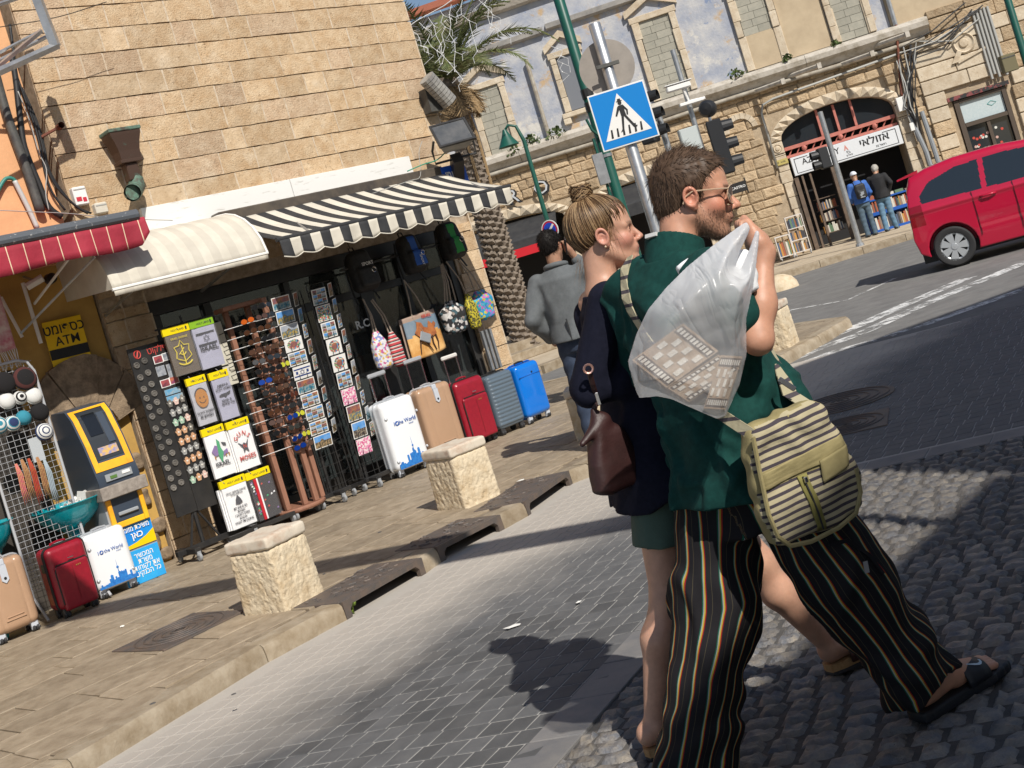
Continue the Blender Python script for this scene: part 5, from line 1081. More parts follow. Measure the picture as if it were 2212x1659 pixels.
for i,(x,z,l,c,lab) in enumerate([(-1.3,1.28,.34,0,'pink and green woven bracelets hanging at the left of the grid'),(-1.245,1.3,.36,2,'thin brown beaded bracelets left of the red ones'),(-1.19,1.29,.4,1,'red and gold woven bracelets at the middle of the grid'),(-1.12,1.28,.36,2,'brown bead bracelets right of the red ones'),(-1.07,1.24,.38,3,'pale grey cords at the right of the bracelets')]):
    mb=MB()
    for k in range(4): x_=(k-1.5)*.012; mb.tube([(x_*.4,0,0),(x_+.006,-.012,-l*.3),(x_-.004,-.014,-l*.65),(x_*1.3,-.01,-l*random.uniform(.9,1.02))],[.004,.006,.006,.003],5)
    tag(mb.build('bracelet_bunch',bc[c],smooth=True),lab,'bracelets','bracelets on the white wire grid').matrix_world=L3(x,.47,z)
cd=thing('price_card','pale grey backing card between the skullcaps and bracelets','card',L3(-1.1,.462,1.24)); mb=MB(); mb.box(-.05,.05,-.003,.003,0,.2,.001); mb.build('card',M('card_grey',(.42,.45,.47),.6),cd); mb=MB(); mb.tube([(0,0,.2),(0,-.01,.22)],.004,4); mb.build('hook',m_black,cd)
# ---------------------------------------------------------------- bowls with rolled paper
m_teal=M('teal_plastic',(.008,.4,.47),.2,(.006,.33,.4),4,coat=.3,trans=.15)
def bowl(T,lab,r):
    b=thing('plastic_bowl',lab,'bowl',T,'turquoise plastic bowls'); mb=MB(); pr_=[(.001,0),(r*.35,0),(r*.45,.01),(r*.8,.1),(r*.97,.2),(r*1.03,.205),(r*1.03,.212),(r*.95,.208),(r*.78,.108),(r*.43,.02),(.001,.014)]; mb.lathe(pr_,30); mb.build('basin',m_teal,b,smooth=40); mb=MB(); mb.lathe([(r*.3,-.5),(r*.22,-.46),(r*.2,-.05),(r*.34,.0)],16); mb.build('stand_foot',m_teal,b,smooth=40); return b
bT=L3(-.93,.3,.62); bowl(bT,'turquoise plastic bowl full of rolled white paper',.31); random.seed(17)
m_paper=M('paper',(.78,.77,.74),.8,(.6,.6,.6),60,ramp=(.55,.7))
for k in range(16):
    mb=MB(); l=random.uniform(.05,.1); r0=random.uniform(.016,.026); mb.lathe([(.002,-l*.6),(r0,l*.5),(r0*.8,l*.5),(.001,-l*.3)],10); a=random.uniform(0,6.28); rr=random.uniform(0,.16); o=mb.build('paper_cone',m_paper,smooth=40); o.matrix_world=bT@Matrix.Translation((rr*math.cos(a),rr*math.sin(a),.165+random.uniform(0,.04)))@Euler((random.uniform(1.1,1.9),random.uniform(-.4,.4),random.uniform(0,6.28))).to_matrix().to_4x4()
    tag(o,'rolled white paper cone lying among the others in the turquoise bowl','paper cone','rolled paper cones in the bowl')
for x,a in ((.13,.2),(.19,-.4)):
    mb=MB(); mb.prism([(-.05,0),(.05,0),(.03,.1),(-.04,.11)],-.0015,.0015); mb.c=0; o=mb.build('paper_note',m_paper); o.matrix_world=bT@Matrix.Translation((x,.0,.17))@Euler((.4,a,-.3)).to_matrix().to_4x4(); tag(o,'printed paper card standing up '+('inside' if a>0 else 'at the right rim of')+' the turquoise bowl','paper')
bowl(L3(-1.6,.3,.66),'turquoise plastic bowl cut off by the left edge of the picture',.2)
q=fs(10,1320,.5); tb=thing('plastic_box','turquoise plastic box behind the tan suitcase at the left edge','box',L3(q[0]-.25,.5,0)); mb=MB(); mb.box(-.15,.2,-.12,.12,.0,.3,.02); mb.build('crate',m_teal,tb); mb=MB(); mb.box(-.16,.21,-.13,.13,.3,.32,.006); mb.build('rim',m_teal,tb)
q=fs(12,745,.45); sh=thing('shawl','pink and white fringed shawl hanging at the left edge','shawl',L3(q[0]-.1,.42,q[1]-.15)); m_sh=M('shawl_pink',(.45,.12,.16),.9,(.6,.5,.45),9,bump=.4,bscale=90)
cloth(sh,'cloth',[m_sh],lambda u,v:(-.22+.4*u,-.02*math.sin(u*14),.1+.55*v),16,6,lambda i,j:0)
mb=MB()
for k in range(26): x=-.22+.4*k/25; mb.tube([(x,-.02*math.sin(k/25*14),.1),(x+random.uniform(-.01,.01),-.02,.02),(x+random.uniform(-.015,.015),-.015,-.05)],.004,4)
mb.build('fringe',M('fringe_white',(.6,.55,.5),.9),sh)
# ---------------------------------------------------------------- bags hanging under the striped awning
m_bp=M('backpack_black',(.012,.012,.013),.65,(.025,.025,.025),40,bump=.3,bscale=120)
def backpack(s,z,rz,lab,panel,pm,w=.29,h=.44,txt=None,shape=0):
    b=thing('backpack',lab,'backpack',L3(s,.3,z)@Euler((rad(-6),0,rad(rz))).to_matrix().to_4x4(),'backpacks hung under the striped awning')
    def f(P):
        tap=1-.22*np.clip((P[...,2]-h*.3)/(h*.7),0,1)**2; Q=P/np.stack([tap,np.ones_like(tap),np.ones_like(tap)],-1)
        d_=rbox(Q,(0,0,h/2),(w/2,.09,h/2),.07); d_=sm(d_,rbox(P,(0,-.085,h*.3),(w*.4,.045,h*.24),.035),.025); return d_+.004*wob(P,24,s)
    v,F=carve(f,(-w*.62,-.18,-.04),(w*.62,.13,h+.04),.011); c=v[F].mean(1); mi=np.zeros(len(F),int)
    if panel:
        x,z_=c[:,0],c[:,2]; k=panel(x/w*2,z_/h); mi[(k)&(c[:,1]<-.06)]=1
    obj('bag_body',np_mesh('bag_body',v,F,[m_bp,pm or m_bp],mi=mi),b)
    mb=MB(); mb.tube([(-.03,.04,h-.01),(-.025,.05,h+.05),(.025,.05,h+.05),(.03,.04,h-.01)],.008,6); mb.build('grab_loop',m_bp,b)
    mb=MB(); mb.tube([(-w*.4,-.06,h*.2),(-w*.42,-.065,h*.6),(-w*.25,-.075,h*.86),(w*.25,-.075,h*.86),(w*.42,-.065,h*.6),(w*.4,-.06,h*.2)],.006,5); mb.build('zip',m_rubber,b)
    for x in (-.09,.09): mb=MB(); mb.tube([(x,.09,h*.9),(x*1.2,.12,h*.5),(x*1.4,.1,.02),(x*1.6,.06,-.1)],.012,6,flat=.4); mb.build('shoulder_strap',m_bp,b)
    mb=MB(); mb.tube([(0,.05,h+.05),(0,.08,h+.22)],.004,5); mb.build('hook_cord',m_rubber,b)
    if txt: text(txt[0],txt[1],w_paint,b,Matrix.Translation((txt[2],-.145,txt[3]))@Matrix.Rotation(rad(txt[4]),4,'Y'),1,.01)
    mb=MB(); mb.tube([(w*.2+.025*math.cos(k*.5),-.137,h*.42+.025*math.sin(k*.5)) for k in range(13)],.003,4); mb.build('ring',m_chrome,b)
m_bpb=M('backpack_blue',(.01,.09,.42),.55,bump=.2,bscale=90); m_bpg=M('backpack_green',(.02,.28,.035),.55,bump=.2,bscale=90)
backpack(2.7,1.86,0,'all black backpack hung on the shop lintel beside the door',None,None,txt=('SPORT',.05,.0,.26,0))
backpack(3.38,1.91,4,'black backpack with a bright blue front panel',lambda x,z:(np.abs(x)<.3+.25*(z<.5)+.15*np.abs(z-.5))&(z>.12)&(z<.92),m_bpb,.27,.42,txt=('SPORT',.04,.0,.1,90))
backpack(3.96,1.94,-4,'black backpack with a bright green front panel',lambda x,z:(np.abs(x)<.25+.35*np.abs(z-.55))&(z>.1)&(z<.9),m_bpg,.28,.42)
m_rope=M('rope',(.36,.3,.24),.9,(.25,.2,.16),60)
def lump(name,s,o,z,w,h,d_,m,lab,cat,straps,group,tw=1.,seed=1,rz=0):
    b=thing(name,lab,cat,L3(s,o,z)@Matrix.Rotation(rad(rz),4,'Z'),group)
    def f(P):
        t=np.clip(P[...,2]/h,0,1); k=np.interp(t,[0,.08,.35,.7,.92,1],[.7,.95,1.,.8*tw+.1,.35*tw+.1,.45*tw]).astype(np.float32)
        q=P/np.stack([k,np.maximum(k,.3),np.ones_like(k)],-1); return rbox(q,(0,0,h/2),(w/2,d_/2,h/2),d_*.4)*.8+.006*wob(P,26,seed)+.004*np.sin(P[...,0]*150)*np.clip(t-.6,0,1)
    v,F=carve(f,(-w*.7,-d_,-.03),(w*.7,d_,h+.05),.01); obj('bag_body',np_mesh('bag_body',v,F,m),b)
    for x0,(x1,z1) in straps: mb=MB(); mb.tube([(x0,0,h*.95),((x0+x1)/2+.006,-.01,(h+z1)/2),(x1,.03,z1)],.0085,6); mb.build('rope_strap',m_rope,b)
    return b
gB='bags hung outside the shop door'
lump('drawstring_bag',2.61,.32,1.04,.2,.4,.1,mvor('floral_print',[(.62,.6,.62),(.66,.64,.66),(.5,.1,.25),(.6,.58,.6),(.2,.25,.5),(.6,.4,.1),(.63,.62,.64)],48),'white floral drawstring bag hanging on two ropes','bag',[(-.02,(-.0,.75)),(.02,(-.01,.76))],gB,1,2)
lump('drawstring_bag',2.79,.33,1.02,.16,.37,.1,mband('ethnic_red',[(.5,.05,.06),(.5,.05,.06),(.55,.5,.47),(.04,.03,.035),(.5,.08,.08),(.55,.5,.46),(.04,.03,.03)],2,13),'red black and white patterned drawstring bag beside the floral one','bag',[(-.02,(-.1,.74)),(.02,(-.08,.75))],gB,1,3)
t=lump('drawstring_bag',3.66,.32,1.16,.3,.36,.13,mvor('bw_print',[(.02,.02,.024),(.5,.48,.46),(.02,.02,.02),(.3,.25,.22),(.6,.58,.56),(.02,.02,.02),(.05,.1,.12)],30),'black and white patterned drawstring bag on four ropes','bag',[(-.06,(.06,.76)),(-.02,(.07,.76)),(.03,(.08,.77)),(.1,(.09,.77))],gB,1.25,4)
lump('drawstring_bag',3.9,.36,1.14,.14,.4,.09,mvor('yellow_print',[(.42,.36,.02),(.03,.03,.01),(.5,.42,.03),(.1,.09,.02)],85),'olive yellow and black drawstring bag between two larger ones','bag',[(0,(-.12,.8))],gB,1,5)
lump('beach_bag',4.13,.3,1.2,.24,.34,.11,mvor('teal_print',[(.02,.25,.42),(.45,.12,.35),(.5,.45,.04),(.05,.4,.5),(.2,.2,.55),(.02,.3,.5)],38),'turquoise and pink patchwork bag hanging against the stone pier','bag',[(-.05,(-.13,.72)),(.05,(-.12,.72))],gB,1.5,6)
# tote bag with a camel picture
tt=thing('tote_bag','canvas tote bag printed with a camel in the desert','bag',L3(3.17,.33,1.04)@Matrix.Rotation(rad(2),4,'Z'),gB); w,h=.46,.44
m_tsky=M('tote_sky',(.12,.2,.27),.8,(.2,.25,.3),5); m_tsand=M('tote_sand',(.55,.27,.07),.8,(.7,.42,.16),7,ramp=(.4,.6)); m_tcan=M('tote_canvas',(.33,.24,.19),.85); m_cam=M('camel_brown',(.24,.07,.025),.8,(.5,.18,.05),9); m_camd=M('camel_dark',(.06,.025,.012),.8)
def tb_(u,v): x=-w/2+w*u; return (x*(1+.06*(1-v)),-.035-.012*math.sin(u*9)*(1-v)-.02*(1-(2*u-1)**2),h*v-.02*math.sin(u*math.pi)*(1-v)+.015*u)
cloth(tt,'front_cloth',[m_tsand,m_tsky,m_tcan],tb_,14,18,lambda i,j:0 if j<9+int(1.5*math.sin(i*.7)) else (1 if j<16 else 2))
cloth(tt,'back_cloth',[m_tcan],lambda u,v:(tb_(u,v)[0],.02+.01*math.sin(u*7),tb_(u,v)[2]),8,8,lambda i,j:0)
mb=MB(Matrix.Translation((.02,-.068,.2))); mb.prism([(-.16,.06),(-.12,.1),(-.1,.17),(-.04,.15),(-.02,.1),(.03,.08),(.06,.15),(.1,.11),(.13,.13),(.15,.1),(.12,.07),(.13,.0),(.08,-.02),(-.08,-.02),(-.12,.02)],-.0015,.0015); mb.build('camel_print',m_cam,tt)
mb=MB(Matrix.Translation((.02,-.066,.2)))
for a,b,c_ in ((-.1,-.13,-.15),(-.06,-.02,.02),(.06,.05,.07),(.11,.12,.1)): mb.tube([(a,0,-.01),(b,0,-.09),(c_,0,-.17)],[.012,.008,.006],5)
mb.build('camel_legs',m_camd,tt); text('ISRAEL',.05,m_redi,tt,Matrix.Translation((.08,-.065,.405)),.9,.01)
for x0 in (-.1,.1): mb=MB(); mb.tube([(x0,-.05,h-.02),(x0*.5,-.03,h+.2),(0,.02,h+.39)],.008,6); mb.build('rope_handle',m_rope,tt)
mb=MB(Matrix.Translation((-.03,-.085,.19))@Matrix.Rotation(rad(28),4,'Y')); mb.box(-.07,.07,-.008,.008,-.05,.05,.006); mb.build('hang_tag',M('tag_grey',(.25,.27,.29),.6),tt); mb=MB(); mb.tube([(-.03,-.085,.24),(-.06,-.06,.34),(-.1,-.05,h-.02)],.003,4); mb.build('tag_cord',m_rope,tt)
wire('rail','black hanging rail under the striped awning','rail',[(735,585),(1000,515)],.25,.012,m_black)
mb=MB(FT); 
for k in range(3): mb.box(4.0+.06*k,4.03+.06*k,-.3,-.26,.65,1.1,.004)
o=mb.build('upright_rails',m_steel); tag(o,'grey metal rails leaning behind the grey suitcase','rails')
# ================================================================ old stone building across the road (x along its front, -y out, z up)
BA_=rad(-10.2); BO=Vector((0,33.36,0)); BT=Matrix.Translation(BO)@Matrix.Rotation(BA_,4,'Z')
def ff(x,y,o=0.):
    u,w=uw(x,y); d=u/FPX; T=(math.cos(BA_),math.sin(BA_)); ax,ay=BO.x+o*T[1],BO.y-o*T[0]; s=(ay*d-ax)/(T[0]-T[1]*d); return s,EYE-w*(ay+s*T[1])/FPX
def LB(s,o,z): return BT@Matrix.Translation((s,-o,z))
GZ=ROAD+.13
m_rub=M('rubble_stone',(.5,.385,.25),.9,(.36,.255,.15),4.5,bump=1.,bscale=16,dist=.04,rv=.2,det=10)
m_rubm=M('rubble_mortar',(.46,.365,.25),.95,(.33,.25,.165),6,bump=.6,bscale=30,dist=.02)
m_lime=M('pale_limestone',(.6,.52,.4),.85,(.46,.37,.26),5,bump=.5,bscale=25,dist=.015,rv=.1,det=8)
m_bluep=M('blue_plaster',(.3,.325,.39),.9,(.5,.49,.48),1.7,bump=.5,bscale=14,dist=.02,ramp=(.38,.66),det=10)
def patchy():
    N,L,b=nodes(m_bluep); t=N.new('ShaderNodeTexCoord')
    for sc,lo,hi,c in ((1.15,.56,.63,(.46,.33,.2)),(2.1,.6,.64,(.2,.25,.37)),(.5,.58,.62,(.56,.54,.5))):
        n=N.new('ShaderNodeTexNoise'); n.inputs['Scale'].default_value=sc; n.inputs['Detail'].default_value=10; n.inputs['Roughness'].default_value=.7; L.new(t.outputs['Object'],n.inputs[0]); r=N.new('ShaderNodeMapRange'); r.inputs[1].default_value=lo; r.inputs[2].default_value=hi; L.new(n.outputs[0],r.inputs[0])
        old=b.inputs['Base Color'].links[0].from_socket; x=N.new('ShaderNodeMix'); x.data_type='RGBA'; L.new(r.outputs[0],x.inputs[0]); L.new(old,x.inputs[6]); x.inputs[7].default_value=(*c,1); L.new(x.outputs[2],b.inputs['Base Color'])
patchy()
pits(m_rub,(.22,.15,.09),(.6,.5,.37)); pits(m_lime,(.33,.25,.17),(.66,.6,.5))
m_cblk=M('concrete_block',(.3,.29,.24),.9,(.36,.34,.28),8,bump=.3,bscale=40,rv=.1); m_beige_up=M('beige_plaster',(.5,.4,.27),.9,(.42,.33,.22),2,bump=.3,bscale=15)
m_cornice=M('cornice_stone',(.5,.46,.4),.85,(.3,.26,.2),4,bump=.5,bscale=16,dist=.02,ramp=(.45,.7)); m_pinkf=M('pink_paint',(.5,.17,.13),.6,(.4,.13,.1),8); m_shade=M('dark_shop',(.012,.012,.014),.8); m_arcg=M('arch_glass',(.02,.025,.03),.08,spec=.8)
FBd=thing('old_building','old two storey stone building with blue plaster above and arched shops below','building',BT)
# lower wall with openings cut as boxes between piers
ops=[(-.6,2.65,2.75,.35),(3.7,6.1,2.75,.35),(8.5,11.36,2.95,.52),(12.72,14.02,2.62,0)]       # s0,s1,spring,rise
x=-6; mb=MB()
for a,b,zs,ri in ops:
    mb.box(x,a,.03,1,-.1,4.42); n=12; c=(a+b)/2; hw_=(b-a)/2
    mb.prism([(a,zs),*[(c-hw_*math.cos(math.pi*k/n),zs+ri*math.sin(math.pi*k/n)) for k in range(1,n)],(b,zs),(b,4.42),(a,4.42)] if ri else [(a,zs),(b,zs),(b,4.42),(a,4.42)],.03,1); x=b
mb.box(x,22,.03,1,-.1,4.42); mb.build('lower_wall',m_rubm,FBd)
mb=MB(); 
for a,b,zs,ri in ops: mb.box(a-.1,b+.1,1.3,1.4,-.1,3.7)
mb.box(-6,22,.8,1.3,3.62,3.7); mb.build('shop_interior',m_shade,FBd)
def opening(x,z,m=.0):
    for a,b,zs,ri in ops:
        c=(a+b)/2; hw_=(b-a)/2
        if a-m<x<b+m and z<zs+(ri*math.sqrt(max(0,1-((x-c)/(hw_+m))**2)) if ri else 0)+m*.8: return True
    return False
random.seed(31); st_=[]; z=0.03
while z<4.3:
    h_=random.uniform(.2,.3); x=-.5+random.uniform(0,.3)
    while x<17.5:
        w_=random.uniform(.22,.6)
        if not any(opening(px,pz,.27) for px in (x,x+w_/2,x+w_) for pz in (z+.02,z+h_)):
            p=BT@Vector((x+w_/2,0,z+h_/2))
            if inview(p,.02,p.z) : st_.append((w_*h_,x,x+w_,z,min(z+h_,4.38)))
        x+=w_
    z+=h_
st_.sort(key=lambda t:-t[0]); rest=MB()
def rub(mb,x0,x1,z0,z1):
    g=.005; j=lambda:random.uniform(-.02,.02); y=-random.uniform(.0,.014)
    q=[(x0+g+j(),z0+g+j()),(x1-g+j(),z0+g+j()),(x1-g+j(),z1-g+j()),(x0+g+j(),z1-g+j())]; cx,cz=(x0+x1)/2,(z0+z1)/2
    vs=[(a,.04,b) for a,b in q]+[(a,y+.012,b) for a,b in q]+[(cx+(a-cx)*.8,y-.012,cz+(b-cz)*.75) for a,b in q]
    mb.add(vs,[(4*k+i,4*k+(i+1)%4,4*k+4+(i+1)%4,4*k+4+i) for k in (0,1) for i in range(4)]+[(8,9,10,11)])
for k,(ar,x0,x1,z0,z1) in enumerate(st_):
    if k<300: mb=MB(); rub(mb,x0,x1,z0,z1); mb.build('stone',m_rub,FBd)
    else: rub(rest,x0,x1,z0,z1)
tag(rest.build('stone',m_rub,FBd),kind='stuff')
# faceted voussoirs round the arches, with imposts and rosettes
def voussoir(cx,cz,hw_,ri,k,n,dd=.27):
    t0,t1=math.pi*k/n,math.pi*(k+1)/n; e=.03/n
    p=lambda t,d:(cx-(hw_+d)*math.cos(t),cz+(ri+d)*math.sin(t)); q=[p(t0+e,.005),p(t1-e,.005),p(t1-e,dd),p(t0+e,dd)]
    mx=sum(a for a,_ in q)/4; mz=sum(b for _,b in q)/4
    mb=MB(); mb.add([(a,.05,b) for a,b in q]+[(a,-.03,b) for a,b in q]+[(mx,-.11,mz)],[(i,(i+1)%4,4+(i+1)%4,4+i) for i in range(4)]+[(4+i,4+(i+1)%4,8) for i in range(4)]); return mb
for a,b,zs,ri in ops[:3]:
    n=15
    for k in range(n): voussoir((a+b)/2,zs,(b-a)/2,ri,k,n).build('voussoir',m_lime,FBd)
    for sx,x in ((-1,a),(1,b)):
        z=.03
        while z<zs-.35: h_=random.uniform(.3,.42); w_=random.uniform(.2,.3); mb=MB(); mb.box(*sorted((x,x+sx*w_)),-.035,.06,z+.004,min(z+h_,zs-.33)-.004,.012); mb.build('quoin',m_lime,FBd); z+=h_
        mb=MB(); mb.box(*sorted((x-.0,x+sx*.3)),-.06,.06,zs-.32,zs-.02,.015); mb.build('impost',m_lime,FBd); mb=MB(); mb.lathe([(.001,-.11),(.05,-.1),(.06,-.07),(.085,-.07),(.1,-.09),(.11,-.065)],14,'y',(x+sx*.15,0,zs-.17)); mb.build('rosette',m_lime,FBd,smooth=40)
for k in range(9):                      # small blind arch
    t0,t1=math.pi*k/9,math.pi*(k+1)/9; mb=MB(); p=lambda t,r:(7.62-r*math.cos(t),3.5+r*math.sin(t)); mb.prism([p(t0+.01,.3),p(t1-.01,.3),p(t1-.01,.44),p(t0+.01,.44)],-.05,.05); mb.build('arch_stone',m_lime,FBd)
# cornice and gutter pipe
for a,b in ((-6,2),(2.01,6.5),(6.51,9.6),(9.61,12.66)):
    mb=MB(); mb.prism([(.05,4.4),(-.1,4.4),(-.2,4.52),(-.32,4.6),(-.34,4.72),(-.3,4.8),(.05,4.86)],a,b,'x'); mb.build('cornice_block',m_cornice,FBd)
mb=MB(); mb.tube([(x_,-.14-.01*math.sin(x_*2),4.33+.02*math.sin(x_)) for x_ in [i*.5 for i in range(-8,26)]],.055,8); mb.build('gutter_pipe',M('pipe_pale',(.4,.37,.31),.7,(.26,.22,.17),5),FBd,smooth=True)
mb=MB(); mb.tube([(8.2,-.1,2.3),(8.22,-.1,3.75),(8.3,-.1,3.95),(8.6,-.1,4.02),(11.9,-.1,4.15)],.03,6); mb.build('conduit',m_gcable,FBd,smooth=True)
# upper storey
mb=MB(); mb.box(-8,11.85,.06,1,4.4,8.9); mb.build('upper_wall',m_bluep,FBd)
mb=MB(); mb.box(11.86,22,.02,1,4.43,9); mb.box(9.3,10.4,.03,.059,4.87,8.9); mb.box(8.3,9.2,-.005,.02,4.87,5.75); mb.build('beige_wall',m_beige_up,FBd)
def window(s0,s1,z0,z1,fill='block'):
    f=.17
    w=obj('window',None,FBd); 
    def fb(x0,x1,za,zb):
        mb=MB(); mb.box(x0,x1,-.06,.08,za,zb,.012); mb.build('frame_stone',m_lime,w)
    z=z0
    while z<z1-.05: h_=min(random.uniform(.35,.6),z1-z); fb(s0,s0+f+random.uniform(-.02,.03),z+.003,z+h_-.003); fb(s1-f-random.uniform(-.02,.03),s1,z+.003,z+h_-.003); z+=h_
    fb(s0-.04,s1+.04,z1,z1+.16)
    a,b=s0+f+.005,s1-f-.005; mb=MB(); mb.box(a-.02,b+.02,.062,.075,z0,z1); mb.build('infill',m_cblk,w)
    if fill=='block':
        z=z0; r=0
        while z<z1-.02:
            x=a-(.1 if r%2 else 0)
            while x<b:
                x0,x1=max(x,a),min(x+.2*1.9,b)
                if x1-x0>.03: mb=MB(); mb.box(x0+.004,x1-.004,.0+random.uniform(.0,.012),.062,z+.004,min(z+.19,z1)-.004); mb.build('block',m_cblk,w)
                x+=.38
            z+=.19; r+=1
    elif fill=='shutter':
        mb=MB(); mb.box(a,b,.0,.06,z0+.02,z1); mb.build('shutter',M('grey_shutter',(.16,.17,.19),.6),w)
    return w
window(1.1,2.12,4.6,6.6); window(3.45,4.3,5.3,6.75,'shutter'); window(5.72,6.88,4.87,6.95); window(8.2,9.28,5.75,6.9); window(10.42,11.5,4.87,6.9)
for s0,s1,zt in ((1.1,2.12,6.78),(5.72,6.88,7.13),(3.45,4.3,6.93)):
    c=(s0+s1)/2
    for sx in (-1,1): mb=MB(); mb.prism([(c,zt+.5),(c,zt+.32),(c+sx*(s1-s0)*.6,zt+.0),(c+sx*(s1-s0)*.6,zt+.17)],-.06,.08); mb.build('pediment_stone',m_lime,FBd)
for sx in (8.2,9.1,10.42,11.3): mb=MB(); mb.box(sx,sx+.2,-.03,.08,4.87,5.75,.012); mb.build('pilaster',m_lime,FBd)
for s0,s1 in ((3.35,4.4),):
    mb=MB(); mb.box(s0,s1,-.1,.08,5.16,5.29,.015); mb.build('sill',m_lime,FBd); mb=MB(); mb.box(s0,s0+.2,-.09,.08,5.0,5.155,.01); mb.build('corbel',m_lime,FBd)
mb=MB(); mb.prism([(.05,7.45),(-.1,7.5),(-.13,7.62),(.05,7.66)],-8,3.5,'x'); mb.prism([(.05,7.5),(-.1,7.55),(-.13,7.67),(.05,7.71)],3.6,11.8,'x'); mb.build('string_course',M('string_stone',(.27,.26,.25),.85,(.4,.38,.35),4),FBd)
mb=MB(); mb.prism([(.04,8.35),(-.12,8.4),(-.2,8.56),(.05,8.62)],-8,6,'x'); mb.build('upper_cornice',m_cornice,FBd)
mb=MB(); mb.prism([(-.15,8.91),(2.5,9.7),(2.5,9.8),(-.2,9.0)],-8,3.2,'x'); mb.build('tiled_roof',M('roof_tile',(.36,.11,.05),.8,(.26,.08,.04),8,bump=.6,bscale=14,dist=.04),FBd)
for x,z0,z1 in ((2.87,4.75,6.95),(11.95,4.7,7.5)):
    mb=MB(); mb.tube([(x,-.08,z0),(x,-.08,z1)],.055,8); mb.build('downpipe',M('pipe_pale',(0,0,0)) if x<5 else m_steel,FBd,smooth=40)
# slanting rods that stick out over the cornice
for i,(x,y) in enumerate(((1545,205),(1400,285),(1180,335),(1030,400),(340,590))):
    s,z=ff(1106+x*.5013,y*.5013); mb=MB(BT); mb.tube([(s,.0,z),(s+.75,-.95,z-.05)],.06,6); mb.box(s+.7,s+.8,-1.0,-.9,z-.12,z+.02); o=mb.build('spout',m_cornice); tag(o,('stone rain spout under the cornice, '+('farthest right, above the bookshop arch','second from the right','third from the right','fourth from the right','farthest left, beside the tall green post')[i]),'spout','rain spouts under the cornice')
# rusticated right wing
random.seed(6)
for r_ in range(14):
    z0=.05+r_*.36; x=12.1 if r_<12 else 12.7
    while x<17.6:
        w_=random.uniform(.6,1.3); x1=min(x+w_,17.7)
        sg=[(x,x1)]
        if z0<2.75: sg=[(a,b) for a,b in ((x,min(x1,12.6)),(max(x,14.14),x1)) if b-a>.1]
        for a,b in sg:
            p=BT@Vector(((a+b)/2,0,z0+.2))
            if inview(p,.05,p.z): mb=MB(); mb.box(a+.006,b-.006,-.06-random.uniform(0,.03),.05,z0+.012,min(z0+.36,4.95 if x>12.2 else 4.3)-.012,.015); mb.build('ashlar_block',m_lime if random.random()<.6 else m_rub,FBd)
        x=x1
mb=MB(); mb.lathe([(.001,-.14),(.1,-.13),(.12,-.09),(.2,-.09),(.24,-.13),(.28,-.08)],18,'y',(13.35,0,3.92)); mb.prism([(12.95,3.5),(13.15,3.78),(13.25,3.72),(13.1,3.5)],-.13,-.05); mb.prism([(13.1,3.46),(13.8,3.62),(13.8,3.68),(13.1,3.52)],-.13,-.05); mb.build('carved_scroll',m_lime,FBd,smooth=40)
dr=obj('door',None,FBd); m_frb=M('door_brown',(.07,.05,.035),.6)
mb=MB(); mb.box(12.74,12.86,-.02,.2,0,2.6); mb.box(13.9,14.0,-.02,.2,0,2.6); mb.box(12.87,13.89,-.02,.2,1.9,2.0); mb.box(12.87,13.89,-.02,.2,2.52,2.6); mb.box(13.36,13.44,0,.18,0,1.895); mb.build('door_frame',m_frb,dr); mb=MB(); mb.box(12.87,13.89,.05,.1,2.005,2.515); mb.build('fanlight',M('frosted_glass',(.5,.56,.57),.3,(.42,.5,.52),30),dr); mb=MB(); mb.box(12.87,13.355,.08,.12,.02,1.895); mb.box(13.445,13.89,.08,.12,.02,1.895); mb.build('pane',m_arcg,dr)
mb=MB(); mb.tube([(13.5,.045,2.3),(13.6,.045,2.36),(13.72,.045,2.3),(13.6,.045,2.24),(13.5,.045,2.3)],.008,4); mb.build('oval_mark',M('mark_green',(.05,.3,.28),.5),dr)
for k in range(26):
    mb=MB(); x,z=random.choice((random.uniform(12.9,13.33),random.uniform(13.47,13.86))),random.uniform(.9,1.82); mb.lathe([(.001,0),(.035,0)],8,'y',(x,.074,z)); mb.build('round_sticker',M(('st_white','st_red','st_pink')[k%3],((.6,.6,.55),(.5,.06,.04),(.55,.35,.3))[k%3],.5),dr)
mb=MB(); mb.box(12.6,14.1,-.09,.0,2.62,2.72); mb.build('iron_lintel',M('red_black',(.2,.05,.05),.6,(.02,.02,.02),6,ramp=(.48,.52)),FBd)
# ---- arched shop fronts
def arch_fill(a,b,zs,ri,z0,y,m,nm):
    n=14; c=(a+b)/2; hw_=(b-a)/2; mb=MB(); mb.prism([(a,z0),(b,z0)]+[(c+hw_*math.cos(math.pi*k/n),zs+ri*math.sin(math.pi*k/n)) for k in range(n+1)],y,y+.03); mb.build(nm,m,FBd)
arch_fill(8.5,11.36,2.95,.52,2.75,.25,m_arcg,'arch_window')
mb=MB()
for z0,z1 in ((2.66,2.75),(2.46,2.53)): mb.box(8.52,11.34,.1,.22,z0,z1)
for x in (9.5,9.93,10.36): mb.box(x,x+.06,.12,.2,2.755,3.44)
for k in range(14): x=8.6+k*.2; mb.tube([(x,.16,2.53),(x+.1,.16,2.66)],.018,5)
for x in (9.0,9.93,10.8): mb.ball((x,.1,2.6),.07,8,5)
mb.build('pink_ironwork',m_pinkf,FBd)
sg=thing('shop_sign','long white bookshop sign with hebrew and latin lettering under the arch','sign',LB(9.95,-.02,2.21))
mb=MB(); mb.box(-1.38,1.38,-.06,.12,-.24,.24,.01); mb.build('panel',M('sign_white',(.66,.68,.7),.4),sg)
mb=MB(); 
